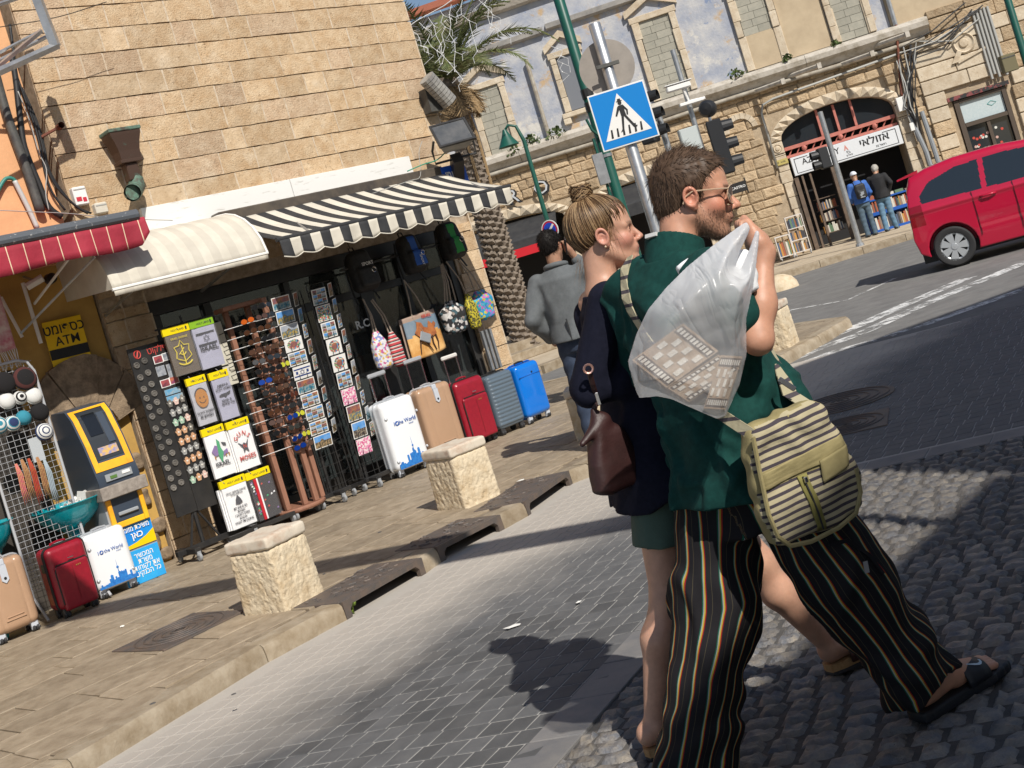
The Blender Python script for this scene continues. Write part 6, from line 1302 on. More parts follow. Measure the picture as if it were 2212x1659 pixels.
for x0,x1,z0,z1 in ((-1.3,-.95,.175,.19),(.95,1.28,.175,.19),(-1.3,-1.285,-.19,.174),(1.265,1.28,-.19,.174),(-1.284,1.264,-.19,-.178)): mb.box(x0,x1,-.066,-.0605,z0,z1)
mb.build('border_line',k_paint,sg)
text('AZOULAY',.22,k_paint,sg,Matrix.Translation((-.64,-.063,.06)),.95,.006); text(heb('אזולאי'),.26,k_paint,sg,Matrix.Translation((.72,-.063,.07)),1.15,.015); text('20 RAZIEL',.075,k_paint,sg,Matrix.Translation((-.72,-.063,-.13)),1,.01); text(heb('רזיאל 20'),.075,k_paint,sg,Matrix.Translation((.85,-.063,-.11)),1,.01); text(heb('ספרים'),.06,k_paint,sg,Matrix.Translation((.05,-.063,-.12)),1,.01)
mb=MB(); mb.prism([(.0,.16),(.06,.02),(.03,.02),(.005,.08),(-.02,.02),(-.05,.02)],-.066,-.0605); mb.build('triangle_emblem',M('sign_pink',(.6,.25,.2),.5),sg); mb=MB(); mb.tube([(-.0,-.063,-.01),(.06,-.063,-.02),(.09,-.063,-.06),(.03,-.063,-.07),(.0,-.063,-.04),(.0,-.063,-.01)],.006,4); mb.build('drawn_emblem',k_paint,sg)
bk=[M(f'book_{i}',c,.7) for i,c in enumerate([(.35,.1,.05),(.5,.45,.36),(.08,.12,.2),(.5,.25,.06),(.12,.2,.12),(.6,.57,.5),(.25,.18,.14),(.05,.05,.06)])]
def books(p,x0,x1,y0,y1,z,hmax,nm='book',n=None):
    x=x0
    while x<x1-.02:
        w_=random.uniform(.02,.055); mb=MB(); mb.box(x,min(x+w_,x1)-.003,y0+random.uniform(0,.02),y1,z,z+hmax*random.uniform(.7,1)); o=mb.build(nm,random.choice(bk),p); x+=w_
shf=thing('book_stall','blue book stall full of second hand books in the shop front','book stall',LB(10.55,.25,GZ)); m_bsh=M('stall_blue',(.01,.09,.4),.5)
mb=MB(); mb.box(-.62,.66,-.32,.02,.0,.06); mb.box(-.62,.66,-.32,.02,.42,.5); mb.box(-.62,.66,-.02,.02,.06,.42); mb.box(-.64,-.6,-.32,.02,0,.9); mb.box(.62,.66,-.32,.02,0,.9); mb.box(-.62,.66,-.3,.02,.78,.82); mb.build('shelves',m_bsh,shf); random.seed(2)
books(shf,-.6,.62,-.3,-.06,.06,.32); books(shf,-.6,.62,-.3,-.06,.5,.26)
for k in range(5): x=-.55+k*.24; mb=MB(); mb.box(x,x+.2,-.28,-.06,.82,.82+random.uniform(.03,.12)); mb.build('book_pile',random.choice(bk),shf)
for i,(s,o_,w_,h_,lab) in enumerate(((8.15,.9,.42,1.02,'white book trolley on castors left of the bookshop door'),(7.75,1.0,.36,.62,'low white book cart at the left beside the taller trolley'))):
    t=thing('book_cart',lab,'book cart',LB(s,o_,GZ)); m_wc=M('cart_white',(.62,.58,.54),.6)
    mb=MB(); n=3 if i==0 else 1
    for k in range(n+1): z=.1+(h_-.12)*k/n; mb.box(-w_/2+.021,w_/2-.021,-.2,.2,z,z+.02)
    for x in (-w_/2,w_/2-.02): mb.box(x,x+.02,-.2,.2,.06,h_)
    mb.build('frame',m_wc,t)
    for k in range(n): z=.12+(h_-.12)*k/n; books(t,-w_/2+.03,w_/2-.03,-.18,.1,z+.001,.8*(h_-.12)/n)
    for x in (-w_/2+.03,w_/2-.03): caster(t,x,-.17)
mb=MB(BT)
o=thing('bookshop_door','open wooden bookshop doors lined with books left of the stall','door',LB(8.9,.05,GZ))
for x,w_ in ((-.38,.1),(-.2,.05),(.55,.1),(.0,.05)): mb=MB(); mb.box(x,x+w_,-.12,.1,0,1.9); mb.build('door_leaf',M('door_wood',(.16,.11,.075),.7,(.1,.07,.05),6),o)
mb=MB(); 
for z in (.3,.6,.9,1.2): mb.box(-.05,.5,.15,.4,z,z+.02)
mb.build('shelves',M('door_wood',(0,0,0)),o)
for z in (.32,.62,.92): books(o,-.02,.48,.17,.38,z,.24)
# cafe awnings and letters
def black_awn(s0,s1,z0,z1,lab,red=True):
    a=thing('black_awning',lab,'awning',LB(0,0,0)); cloth(a,'canopy',[m_blk],lambda u,v:(s0+(s1-s0)*u,.1-1.0*v,z1-(z1-z0)*v),10,6,lambda i,j:0); mb=MB(); mb.box(s0,s1,-.93,-.9,z0-.3,z0,.004); mb.build('valance',m_blk,a)
    if red: mb=MB(); mb.box(s0+.6,s1,-.96,-.94,z0-.42,z0-.2); mb.build('red_edge',M('red_edge',(.5,.01,.02),.5),a)
    return a
a=black_awn(-.5,2.45,2.45,3.0,'black canvas awning with a red edge behind the man on the phone'); text(heb('קפה'),.24,w_paint,a,Matrix.Translation((.75,-.945,2.3)),1,.01)
for x in (1.0,1.9): mb=MB(); mb.box(x,x+.06,.3,.4,0,2.6); mb.build('door_post',m_black,a)
a=black_awn(3.75,6.0,2.5,3.05,'black canvas awning hidden behind the heads of the walking couple',False); text('CAFE',.24,w_paint,a,Matrix.Translation((5.4,-.945,2.35)),1,.01)
bt=thing('bistro_letters','large pale outlined letters PRO mounted on the stone wall','sign',LB(2.0,.12,3.62)); m_sl=M('letter_silver',(.62,.64,.66),.35,metal=.3)
for c,x in (('P',-1.0),('R',-.5),('O',.28)):
    text(c,.55,k_paint,bt,Matrix.Translation((x+.02,-.03,-.02)),1.0,.035,name='letter_backing'); text(c,.5,m_sl,bt,Matrix.Translation((x,-.06,0)),1.0,.0,name='letter')
cs_=thing('hanging_sign','small black hanging sign lettered CASTRO on the stone wall','sign',LB(ff(1595,405,.6)[0],.6,ff(1595,405,.6)[1])); mb=MB(); mb.box(-.2,.2,-.03,.03,-.13,.13,.006); mb.build('panel',m_black,cs_); text('CASTRO',.095,w_paint,cs_,Matrix.Translation((0,-.032,0)),1,.01); mb=MB(); mb.tube([(.2,0,.2),(.2,0,-.2)],.02,5); mb.tube([(.2,0,.1),(.25,.6,.1)],.015,5); mb.build('bracket',m_black,cs_)
ys=thing('street_sign','small yellow street name sign on the stone wall left of the bookshop','sign',LB(8.34,.06,2.42)); mb=MB(); mb.box(-.17,.17,-.015,.015,-.07,.07,.004); mb.build('plate',M('plate_yellow',(.45,.37,.12),.5),ys); text('20',.08,m_ink,ys,Matrix.Translation((-.1,-.017,0))); text('RAZIEL',.05,m_ink,ys,Matrix.Translation((.05,-.017,0)),.8)
# pipes and cable tangle between the wings
random.seed(12)
for i in range(5): s=13.75+i*.09; mb=MB(BT); mb.tube([(s,-.12,2.85+.1*(i%2)),(s,-.12,4.6)],.036,6); tag(mb.build('conduit',m_gcable,smooth=40),f'vertical grey conduit above the right door, {("leftmost","second","middle","fourth","rightmost")[i]} of the five','pipe','five grey conduits on the right wing')
for i,s in enumerate((11.75,11.95)): mb=MB(BT); mb.tube([(s+.02,-.2,.05),(s,-.2,1.6),(s-.12+.1*i,-.15,2.6)],.06,8); tag(mb.build('cable_duct',M('duct_grey',(.28,.3,.32),.5,metal=.3),smooth=40),('left' if i==0 else 'right')+' grey cable duct rising beside the bookshop arch','pipe','two grey cable ducts')
for i in range(14):
    a=random.uniform(-.2,.2); mb=MB(BT); P_1=Vector((11.7+a*.5,-.15,1.9+random.uniform(0,.6))); P_2=Vector((11.7+a,-.2-random.uniform(0,.15),3.0+random.uniform(-.3,.3))); P_3=Vector((12+random.uniform(-.3,.3),-.15,4.0+random.uniform(-.2,.3))); P_4=Vector((13.9+random.uniform(-.3,.2),-.2,4.6+random.uniform(-.25,.35)))
    mb.tube([P_1,P_1.lerp(P_2,.5)+Vector((random.uniform(-.1,.1),-.04,0)),P_2,P_2.lerp(P_3,.5)+Vector((random.uniform(-.15,.15),-.05,0)),P_3]+([P_3.lerp(P_4,.5)+Vector((0,-.04,-random.uniform(.0,.35))),P_4] if i%2 else []),.018,5)
    tag(mb.build('cable',m_cable if i%3 else m_gcable),'sagging cable in the tangle between the bookshop and the right wing','cable','cable tangle between the two wings')
mb=MB(BT); mb.tube([(11.95,-.12,4.85),(11.85,-.16,4.4),(11.6,-.16,3.2),(11.62,-.16,2.9)],.035,6); tag(mb.build('rusty_pipe',M('rust',(0,0,0)),smooth=40),'rusty pipe running down from the cornice corner','pipe')
mb=MB(BT); mb.box(11.42,11.6,-.2,.0,2.75,3.1,.01); mb.box(11.55,11.65,-.24,-.201,2.2,2.4,.01); tag(mb.build('meter_box',m_whitep),'pale meter box right of the bookshop arch','box')
# plants growing on the ledge
m_weed=M('weed_green',(.045,.085,.02),.7,(.1,.13,.04),9,rv=.2)
for i,s in enumerate((1.9,2.4,3.1,4.6,7.9,9.2,10.4)):
    mb=MB(LB(s,.25,4.84 if i not in (0,) else 4.7)); r=random.uniform(.12,.3)
    for k in range(60):
        a,e=random.uniform(0,6.3),random.uniform(.0,1.5); d_=Vector((math.cos(a)*math.cos(e),-abs(math.sin(a))*.6*math.cos(e),math.sin(e)-.35))*r*random.uniform(.4,1.1); n=Vector((random.uniform(-1,1),random.uniform(-1,1),random.uniform(-1,1)))*.04; t=Vector((n.y,-n.z,n.x)); mb.add([d_-n,d_+t,d_+n*1.4,d_-t],[(0,1,2,3)])
    for k in range(6): mb.tube([(0,0,-.02),(random.uniform(-r,r)*.6,-.05,random.uniform(.0,r)*.6)],.006,4)
    tag(mb.build('ledge_weed',m_weed,fix=False),'green weed growing on the cornice '+('at the far left behind the small lamp','above the large PRO letters','left of the tall green post','behind the blue crossing sign','behind the black traffic light','above the left end of the bookshop arch','above the right end of the bookshop arch')[i],'weed','weeds on the cornice')
# ---------------------------------------------------------------- date palm at the corner
pm=thing('palm_tree','date palm with a scaly grey trunk behind the corner of the stone shop','palm tree',TR(.5,24.6,GZ)); random.seed(14)
m_trunk=M('palm_trunk',(.25,.205,.16),.95,(.14,.11,.085),9,bump=.6,bscale=30,dist=.02); m_frond=M('palm_frond',(.075,.105,.03),.6,(.15,.15,.055),6); m_dry=M('dry_frond',(.3,.2,.1),.8)
mb=MB(); mb.lathe([(.27,0),(.24,.6),(.22,3),(.25,5.2),(.2,5.7)],16); mb.build('trunk',m_trunk,pm,smooth=True)
mb=MB()
for k in range(460):
    z=.05+5.3*k/460; a=k*2.399; r=.22+.03*math.sin(z); c,s=math.cos(a),math.sin(a); w_=.075*random.uniform(.8,1.2); b=Vector((c*r,s*r,z)); tn=Vector((-s,c,0)); out=Vector((c,s,0))
    mb.add([b-tn*w_,b+tn*w_,b+tn*w_*.6+out*.075+Vector((0,0,.07)),b-tn*w_*.6+out*.075+Vector((0,0,.07)),b-tn*w_*.7+Vector((0,0,.13)),b+tn*w_*.7+Vector((0,0,.13))],[(0,1,2,3),(3,2,5,4),(0,3,4),(1,5,2)])
tag(mb.build('bark_scale',m_trunk,pm,fix=False),kind='stuff')
def frond(az,el,L,droop,m=None):
    mb=MB(); P=[];n=18; d=Vector((math.cos(az)*math.cos(el),math.sin(az)*math.cos(el),math.sin(el))); p=Vector((0,0,5.55)); st=L/n
    for i in range(n+1): P.append(p.copy()); p=p+d*st; d=(d+Vector((0,0,-droop*(i+2)/n))).normalized()
    mb.tube(P,[.03*(1-i/n)+.006 for i in range(n+1)],5); side=Vector((-math.sin(az),math.cos(az),0))
    for i in range(2,n):
        for q in (0,.33,.66):
            b=P[i].lerp(P[i+1],q); t=(P[i+1]-P[i]).normalized(); l=.42*math.sin(math.pi*min(1,(i+q)/n*.9+.12))+.05
            for sg in (-1,1):
                o=(side*sg*.75+t*.62+Vector((0,0,random.uniform(-.25,.22)))).normalized()*l*random.uniform(.8,1.1); w_=t*.016
                mb.add([b-w_,b+w_,b+o*.6+w_*.7-Vector((0,0,.02)),b+o-Vector((0,0,.05*l)),b+o*.6-w_*.7-Vector((0,0,.02))],[(0,1,2,3,4)])
    mb.build('frond',m or m_frond,pm,fix=False)
for k in range(26): frond(k*2.4+random.uniform(-.2,.2),rad(random.choice((75,62,50,40,28,15))),random.uniform(1.8,2.6),random.uniform(.09,.2))
frond(rad(-8),rad(38),2.7,.2); frond(rad(-30),rad(28),2.2,.22); frond(rad(12),rad(58),2.8,.15)
for k in range(9): frond(k*.7,rad(-20),1.0,.3,m_dry)
mb=MB(); 
for k in range(3): a=k*1.1-1.5; mb.tube([(.2*math.cos(a),.2*math.sin(a),5.3),(.28*math.cos(a),.28*math.sin(a),4.4),(.26*math.cos(a),.26*math.sin(a),3.2)],.03,5)
mb.build('dead_stalk',m_dry,pm)
# festoon of white fairy lights
m_led=M('fairy_light_white',(.75,.75,.73),.4); Yf=21.
main=[at(x,y,Yf) for x,y in ((860,75),(900,45),(960,12),(1030,-40))]
mb=MB(); mb.tube(main,.008,4); fw=thing('fairy_lights','white fairy light curtain strung in front of the palm crown','lights'); mb.build('wire',m_led,fw); random.seed(19)
for (x,y,l) in ((885,62,60),(905,48,100),(925,38,150),(950,22,90),(975,10,140),(1000,-5,120),(1025,-20,110),(1050,-30,90),(1190,100,60)):
    p=at(x,y,Yf); mb=MB(); P=[p]; 
    for k in range(7): p=p+Vector((random.uniform(-.09,.1),0,-l/7*Yf/FPX)); P.append(p.copy())
    mb.tube(P,.005,4)
    for q in P[1::2]: mb.tube([q,q+Vector((random.choice((-.1,.1)),0,-.08)),q+Vector((random.choice((-.1,.08)),0,-.18))],.004,4); mb.ball(q,.012,6,4)
    mb.build('light_strand',m_led,fw)
# ---------------------------------------------------------------- poles, signs, lamps, signals
m_green=M('green_paint',(.008,.09,.065),.4,(.012,.075,.055),6); m_sblue=M('sign_sky_blue',(.0,.2,.58),.4); m_swhite=M('sign_face_white',(.78,.77,.74),.45); m_back=M('sign_back',(.36,.32,.28),.5,(.28,.25,.22),4,metal=.3); m_sred=M('sign_red',(.5,.01,.04),.4)
def post(name,lab,cat,x,Y,ztop,r,m,z0=None,n=12):
    p=at(x[0],x[1],Y); t=thing(name,lab,cat,TR(p.x,Y,0)); mb=MB(); mb.lathe([(r,ROAD-.02 if z0 is None else z0),(r,ztop),(r*.9,ztop+.01),(.001,ztop+.012)],n); mb.build('pole',m,t,smooth=40); return t
t=post('lamp_post','tall dark green lamp post behind the crossing sign','lamp post',(1265,190),15.8,6.6,.07,m_green)
for z in (3.35,3.52): mb=MB(); mb.lathe([(.078,z-.06),(.078,z+.06)],12); mb.build('black_band',m_black,t)
q=at(1330,330,15.8); 
mb=MB(); mb.box(-.19,-.05,-.12,-.08,q.z-.35,q.z+.05,.006); mb.build('control_box',m_steel,t); mb=MB(); mb.lathe([(.074,q.z-.02),(.08,q.z-.02),(.08,q.z+.02),(.074,q.z+.02)],12); mb.build('clamp',m_steel,t)
mb=MB(); mb.tube([(.02,-.08,2.9),(-.09,-.12,3.05),(-.12,-.12,3.2)],.02,6); mb.tube([(-.1,-.06,.3),(-.1,-.06,2.95)],.02,6); mb.build('side_pipe',m_green,t)
# crossing sign post
t=post('sign_post','galvanised post carrying the blue pedestrian crossing sign and a round sign back','sign post',(1345,255),12.5,3.75,.062,m_steel,z0=-.02,n=18)
pz=at(1345,253,12.5).z; rz=at(1320,140,12.5).z
mb=MB(Matrix.Translation((-.0,0,rz))@Matrix.Rotation(rad(-6),4,'Z')); mb.lathe([(.001,.07),(.28,.07),(.28,.085),(.001,.085)],36,'y'); mb.build('round_sign_back',m_back,t); mb=MB(); mb.box(-.12,.12,-.075,-.06,rz-.02,rz+.02,.004); mb.tube([(.066*math.cos(k*.4),.066*math.sin(k*.4),rz) for k in range(16)],.006,4,closed=True); mb.build('clamp',m_pipe,t)
sgn=thing('crossing_sign','square blue pedestrian crossing sign with a black walking figure','sign',t.matrix_world@Matrix.Translation((0,-.085,pz))@Matrix.Rotation(rad(-4),4,'Z'))
mb=MB(); mb.box(-.29,.29,-.004,.01,-.29,.29,.003); mb.build('rim',m_swhite,sgn); mb=MB(); mb.box(-.275,.275,-.0065,-.0045,-.275,.275); mb.build('blue_face',m_sblue,sgn); mb=MB(); mb.prism([(-.235,-.2),(.235,-.2),(.0,.235)],-.009,-.007); mb.build('white_triangle',m_swhite,sgn)
mb=MB(); yy=-.0115
for x in (-.16,-.1,-.04,.02,.08,.14): mb.prism([(x-.014,-.185),(x+.008,-.185),(x+.016,-.1),(x,-.1)],yy,-.0095)
mb.build('zebra_bars',k_paint,sgn)
mb=MB(); mb.prism([(.02*math.cos(k*.5236)-.0,.135+.02*math.sin(k*.5236)) for k in range(12)],-.0125,-.0118); mb.box(-.03,.028,-.0125,-.0118,.15,.157); mb.prism([(-.018,.157),(.018,.157),(.014,.178),(-.014,.178)],-.0125,-.0118); mb.prism([(-.022,.11),(.024,.112),(.03,.0),(-.02,.0)],-.0125,-.0118)
mb.prism([(-.022,.11),(-.035,.1),(-.075,.02),(-.06,.012),(-.018,.075)],-.0125,-.0118); mb.prism([(.024,.112),(.06,.05),(.05,.0),(.036,.005),(.042,.048),(.02,.08)],-.0125,-.0118); mb.prism([(-.02,-.001),(.005,-.001),(-.03,-.14),(-.07,-.15),(-.055,-.135),(-.045,-.12)],-.0125,-.0118); mb.prism([(.006,-.001),(.03,-.001),(.09,-.12),(.11,-.125),(.1,-.14),(.07,-.135)],-.0125,-.0118); mb.build('walking_figure',k_paint,sgn)
# small green lamp and no parking sign
p=at(1180,470,27.5); t=thing('street_lamp','small green street lamp with a bell shade in front of the PRO letters','street lamp',TR(p.x,27.5,0)); lp=at(1108,300,27.5)
mb=MB(); zb=lp.z-.1; mb.tube([(0,0,GZ-.3),(0,0,p.z),(.02,0,zb),(-.06,0,lp.z+.25),(-.22,0,lp.z+.32),(-.33,0,lp.z+.22)],[.06,.055,.045,.035,.03,.03],8); mb.build('pole',m_green,t,smooth=True); mb=MB(); mb.lathe([(.04,.3),(.08,.2),(.12,.12),(.24,-.08),(.23,-.08),(.05,.1)],16,'z',(-.33,0,lp.z-.05)); mb.build('bell_shade',m_green,t,smooth=40); mb=MB(); mb.lathe([(.001,-.02),(.1,0),(.12,.06)],12,'z',(-.33,0,lp.z-.08)); mb.build('lamp_glass',m_whitep,t)
q=at(1188,497,27.3); sgn=thing('no_parking_sign','round blue no parking sign with a red rim on the small green lamp','sign',TR(q.x,27.3,q.z,rad(-40)))
mb=MB(); mb.lathe([(.001,0),(.21,0),(.21,.012),(.001,.012)],28,'y'); mb.build('rim',m_sred,sgn); mb=MB(); mb.lathe([(.001,0),(.165,0)],28,'y',(0,-.004,0)); mb.build('blue_face',M('np_blue',(.01,.06,.5),.4),sgn); mb=MB(Matrix.Rotation(rad(-40),4,'Y')); mb.box(-.165,.165,-.008,-.0045,-.025,.025); mb.build('slash',m_swhite,sgn); mb=MB(); mb.lathe([(.205,-.003),(.225,-.003),(.225,.012)],28,'y'); mb.build('white_edge',m_swhite,sgn)
# traffic signals
m_sig=M('signal_black',(.015,.016,.018),.5)
def signal(name,lab,px,Y,h,rz,ztop,visor,polepx=None):
    p=at(px[0],px[1],Y); t=thing(name,lab,'traffic light',TR(p.x,Y,0,rz)); w_=h*.34
    mb=MB(); mb.box(-w_/2,w_/2,-w_*.4,w_*.4,p.z-h/2,p.z+h/2,.02); mb.build('housing',m_sig,t)
    for k in range(3):
        z=p.z+h*(.33-.33*k); mb=MB(); n=10; vs=[]
        for j,(y,rr) in enumerate(((-w_*.4,.13*h),(-w_*.4-visor,.115*h))):
            for i in range(n+1): a=rad(-35)+rad(250)*i/n; vs.append((rr*math.cos(a),y-(visor*.5*(math.sin(a)<0) if 0 else 0),z+rr*math.sin(a)))
        mb.add(vs,[(i,i+1,n+2+i,n+1+i) for i in range(n)]); o=mb.build('visor',m_sig,t); o.modifiers.new('t','SOLIDIFY').thickness=.01
        mb=MB(); mb.lathe([(.001,-.0),(.11*h,0)],14,'y',(0,-w_*.4-.005,z)); mb.build('lens',M(('lens_r','lens_a','lens_g')[k],((.12,.01,.01),(.14,.07,.0),(.0,.08,.04))[k],.2),t)
    if polepx: 
        P=at(polepx[0],polepx[1],Y+.1); l=t.matrix_world.inverted()@Vector((P.x,Y+.12,0)); mb=MB(Matrix.Translation((l.x,l.y,0))); mb.lathe([(.05,ROAD-.02),(.05,ztop),(.001,ztop+.01)],10); mb.build('pole',m_steel,t,smooth=40)
    else: mb=MB(); mb.tube([(0,w_*.4,p.z),(0,w_*.4+.15,p.z),(0,w_*.4+.15,ROAD)],.04,8); mb.build('pole',m_steel,t,smooth=40)
    return t
t=signal('traffic_light','black three lamp traffic light turned to the right above the head of the man',(1556,318),23.,1.02,rad(80),4.75,.2,(1475,180))
p=at(1468,188,22.9); mb=MB(); l=t.matrix_world.inverted()
cm=thing('street_camera','pale street camera on the mast of the large traffic light','camera',TR(p.x,22.9,p.z)); mb=MB(); mb.box(-.25,.2,-.08,.08,-.05,.06,.02); mb.box(-.28,.24,-.1,.1,.065,.085,.01); mb.build('housing',m_whitep,cm); mb=MB(); mb.tube([(.05,0,-.05),(.1,.05,-.3),(.4,.05,-.32)],.03,6); mb.box(-.1,.35,-.06,.06,-.36,-.3,.01); mb.build('bracket',m_whitep,cm)
p=at(1490,305,22.9); cb=thing('signal_box','pale grey control box on the traffic light mast','box',TR(p.x,22.85,p.z)); mb=MB(); mb.box(-.17,.17,-.1,.1,-.24,.24,.012); mb.build('case',M('box_grey',(.42,.46,.45),.5),cb); mb=MB(); mb.box(-.15,.15,-.106,-.101,-.22,.22,.003); mb.build('lid',M('lid_grey',(.46,.5,.49),.5),cb)
signal('traffic_light','black traffic light with deep visors partly hidden by the crossing sign',(1392,255),19.,.8,rad(62),3.4,.2,(1432,280))
p=at(1527,235,24.); ml=thing('mirror_lamp','round black signal lamp seen from behind left of the traffic light','signal',TR(p.x,24,p.z,rad(150))); mb=MB(); mb.lathe([(.001,.1),(.12,.08),(.17,.0),(.17,-.1),(.15,-.1),(.15,0)],18,'y'); mb.build('hood',m_sig,ml,smooth=40); mb=MB(); mb.tube([(0,0,-.17),(0,.02,-.6)],.03,6); mb.build('stem',m_steel,ml)
p=at(1775,255,27.6); t=thing('signal_post','slender galvanised post with a small signal in front of the bookshop','signal post',TR(p.x,27.6,0)); mb=MB(); mb.lathe([(.065,ROAD+.1),(.06,3.12),(.001,3.13)],12); mb.build('pole',m_steel,t,smooth=40); mb=MB(); mb.lathe([(.1,GZ),(.09,GZ+.06),(.001,GZ+.07)],12); mb.build('foot',m_steel,t)
q=at(1788,340,27.5); mb=MB(); mb.box(-.32,-.1,-.1,.1,q.z-.22,q.z+.25,.02); mb.build('signal_housing',m_sig,t)
for z in (.12,-.1): mb=MB(); mb.lathe([(.1,-.1),(.09,.08)],12,'x',(-.38,0,q.z+z)); o=mb.build('visor',m_sig,t); o.modifiers.new('t','SOLIDIFY').thickness=.01
t=post('lamp_post','dark green lamp post cut off by the top right corner','lamp post',(2192,50),24.,6,.07,m_green); q=at(2195,130,23.9); bx=thing('junction_box','olive brown box beside the green post at the right edge','box',TR(q.x-.05,24.1,q.z)); mb=MB(); mb.box(-.16,.12,-.08,.08,-.17,.17,.01); mb.build('case',M('box_olive',(.14,.12,.06),.6),bx); mb=MB(); mb.box(-.15,.11,-.087,-.081,.1,.12); mb.build('lid_seam',m_pipe,bx)
# ---------------------------------------------------------------- red hatchback
cw=ground(2075,574,ROAD); m_car=M('car_red',(.46,.003,.035),.28,metal=.1,coat=1.,spec=.5); m_cg=M('car_glass',(.012,.018,.024),.05,spec=.9); m_tl=M('tail_light',(.22,.002,.01),.12,coat=.6); m_trim=M('car_trim',(.012,.012,.012),.5)
yaw=rad(-21); CT=TR(cw.x,cw.y,ROAD,yaw); car=thing('parked_car','bright red small hatchback car driving on the asphalt at the right edge','car',CT)
# x: 0 at the rear axle, forward positive; y: 0 on the near side, into the car positive
Wd=1.62; ZB=.16
def carf(P):
    x,y,z=P[...,0],P[...,1]-Wd/2,P[...,2]
    top=np.interp(x,[-.5,-.47,-.42,-.34,-.1,.3,.9,1.4,1.75,2.25,2.9,3.1],[.55,.95,1.22,1.39,1.46,1.505,1.5,1.44,1.3,1.02,.86,.6])
    bot=np.interp(x,[-.5,-.35,0,2.4,3.1],[.32,.22,.17,.17,.26])
    rear=-.5+.12*np.clip((z-.95)/.5,0,1)**1.5+.06*np.clip((.5-z)/.3,0,1); front=3.12
    hw=Wd/2-.015-.13*np.clip((z-.93)/.55,0,1)-.03*np.clip((.45-z)/.3,0,1)-.05*np.clip((-x-.2)/.42,0,1)**2-.1*np.clip((x-2.4)/.7,0,1)**2
    hw=hw+.015*np.exp(-((z-.88)/.03)**2)-.012*np.exp(-((z-.5)/.09)**2)*(x>.38)*(x<2)
    d=np.maximum.reduce([sm2(z-top,np.abs(y)-hw,.1),bot-z,rear-x,x-front]); d=d
    for ax in (0.,2.45):
        a=.335-np.sqrt((x-ax)**2+(z-.285)**2); d=np.maximum(d,np.minimum(a,np.maximum(a,-(np.abs(y)-(Wd/2-.28)))) if False else np.where(np.abs(y)>Wd/2-.3,a,-1))
    return d
def sm2(a,b,k): return -sm(-a,-b,k)
v,F=carve(carf,(-.72,-.06,.1),(3.2,Wd+.06,1.58),.0125,smooth=1); c=v[F].mean(1); near=c[:,1]<Wd/2
zb=np.interp(c[:,0],[-.3,2.0],[.99,.93]); zt=np.interp(c[:,0],[-.35,-.1,.3,.9,1.3,1.6,2.0],[1.02,1.26,1.37,1.385,1.35,1.2,.98])
sidew=(np.abs(c[:,1]-Wd/2)>.5)&(c[:,2]>zb)&(c[:,2]<zt)&(c[:,0]>-.27)&(c[:,0]<1.95)
pill=(np.abs(c[:,0]-.62-.12*(c[:,2]-1.2))<.035); w1=sidew&~pill&(c[:,0]<.62); w2=sidew&~pill&(c[:,0]>=.62)
rearw=(c[:,0]<-.3)&(c[:,2]>1.0)&(c[:,2]<1.38)&(np.abs(c[:,1]-Wd/2)<.55); wind=(c[:,2]>1.02)&(c[:,0]>1.62)&(c[:,0]<2.25)&(np.abs(c[:,1]-Wd/2)<.6)
tail=(c[:,0]<-.28)&(c[:,2]>.68)&(c[:,2]<.98)&(np.abs(c[:,1]-Wd/2)>.5); door=(c[:,0]>.36)&(c[:,0]<2)&(c[:,2]>.3)&(c[:,2]<zb)&(np.abs(c[:,1]-Wd/2)>.6)&~((c[:,0]-0)**2+(c[:,2]-.285)**2<.42**2)
seamd=door&((np.abs(c[:,0]-.40-.1*np.clip(c[:,2]-.6,0,1))<.012)|(np.abs(c[:,0]-.95)<.012)); lab=np.zeros(len(F),int)
for i,mk in enumerate((w1,w2,rearw,wind,tail)): lab[mk]=i+1
lab[door&(c[:,0]>=.4)&(c[:,0]<.95)]=6; lab[door&(c[:,0]>=.95)]=7
for i,(nm,m_) in enumerate((('body',m_car),('rear_side_window',m_cg),('front_side_window',m_cg),('rear_window',m_cg),('windscreen',m_cg),('tail_light',m_tl),('rear_door',m_car),('front_door',m_car))):
    f=F[lab==i]
    if i in (1,2,5,6,7) and len(f):
        yc=v[f].mean(1)[:,1]; grp=[f[yc<Wd/2],f[yc>=Wd/2]]
    else: grp=[f]
    for f in grp:
     if len(f): u_,inv=np.unique(f,return_inverse=True); obj(nm,np_mesh(nm,v[u_],inv.reshape(f.shape),m_),car)
    continue
    if not len(f): continue
    u_,inv=np.unique(f,return_inverse=True); obj(nm,np_mesh(nm,v[u_],inv.reshape(f.shape),m_),car)
mb=MB(); mb.add([(-.5,.24,1.385),(-.5,Wd-.24,1.385),(-.22,Wd-.22,1.42),(-.22,.22,1.42),(-.5,.24,1.41),(-.5,Wd-.24,1.41),(-.22,Wd-.22,1.462),(-.22,.22,1.462)],[(0,1,2,3),(4,5,6,7),(0,1,5,4),(1,2,6,5),(3,0,4,7)]); mb.build('roof_spoiler',m_car,car)
mb=MB(); mb.tube([(.5,.0,.86),(.56,-.03,.865),(.66,-.03,.865),(.72,.0,.86)],.014,6); mb.build('door_handle',m_car,car,smooth=True); mb=MB(); mb.tube([(1.35,.0,.86),(1.41,-.03,.865),(1.51,-.03,.865),(1.57,.0,.86)],.014,6); mb.build('door_handle',m_car,car,smooth=True)
mb=MB(); mb.box(.41,.412,-.004,.02,.36,.97); mb.box(.955,.957,-.004,.02,.32,.96); mb.build('door_gap',m_trim,car)
m_tyre=M('tyre',(.022,.022,.023),.8); m_hub=M('hub_silver',(.5,.52,.54),.35,metal=.5)
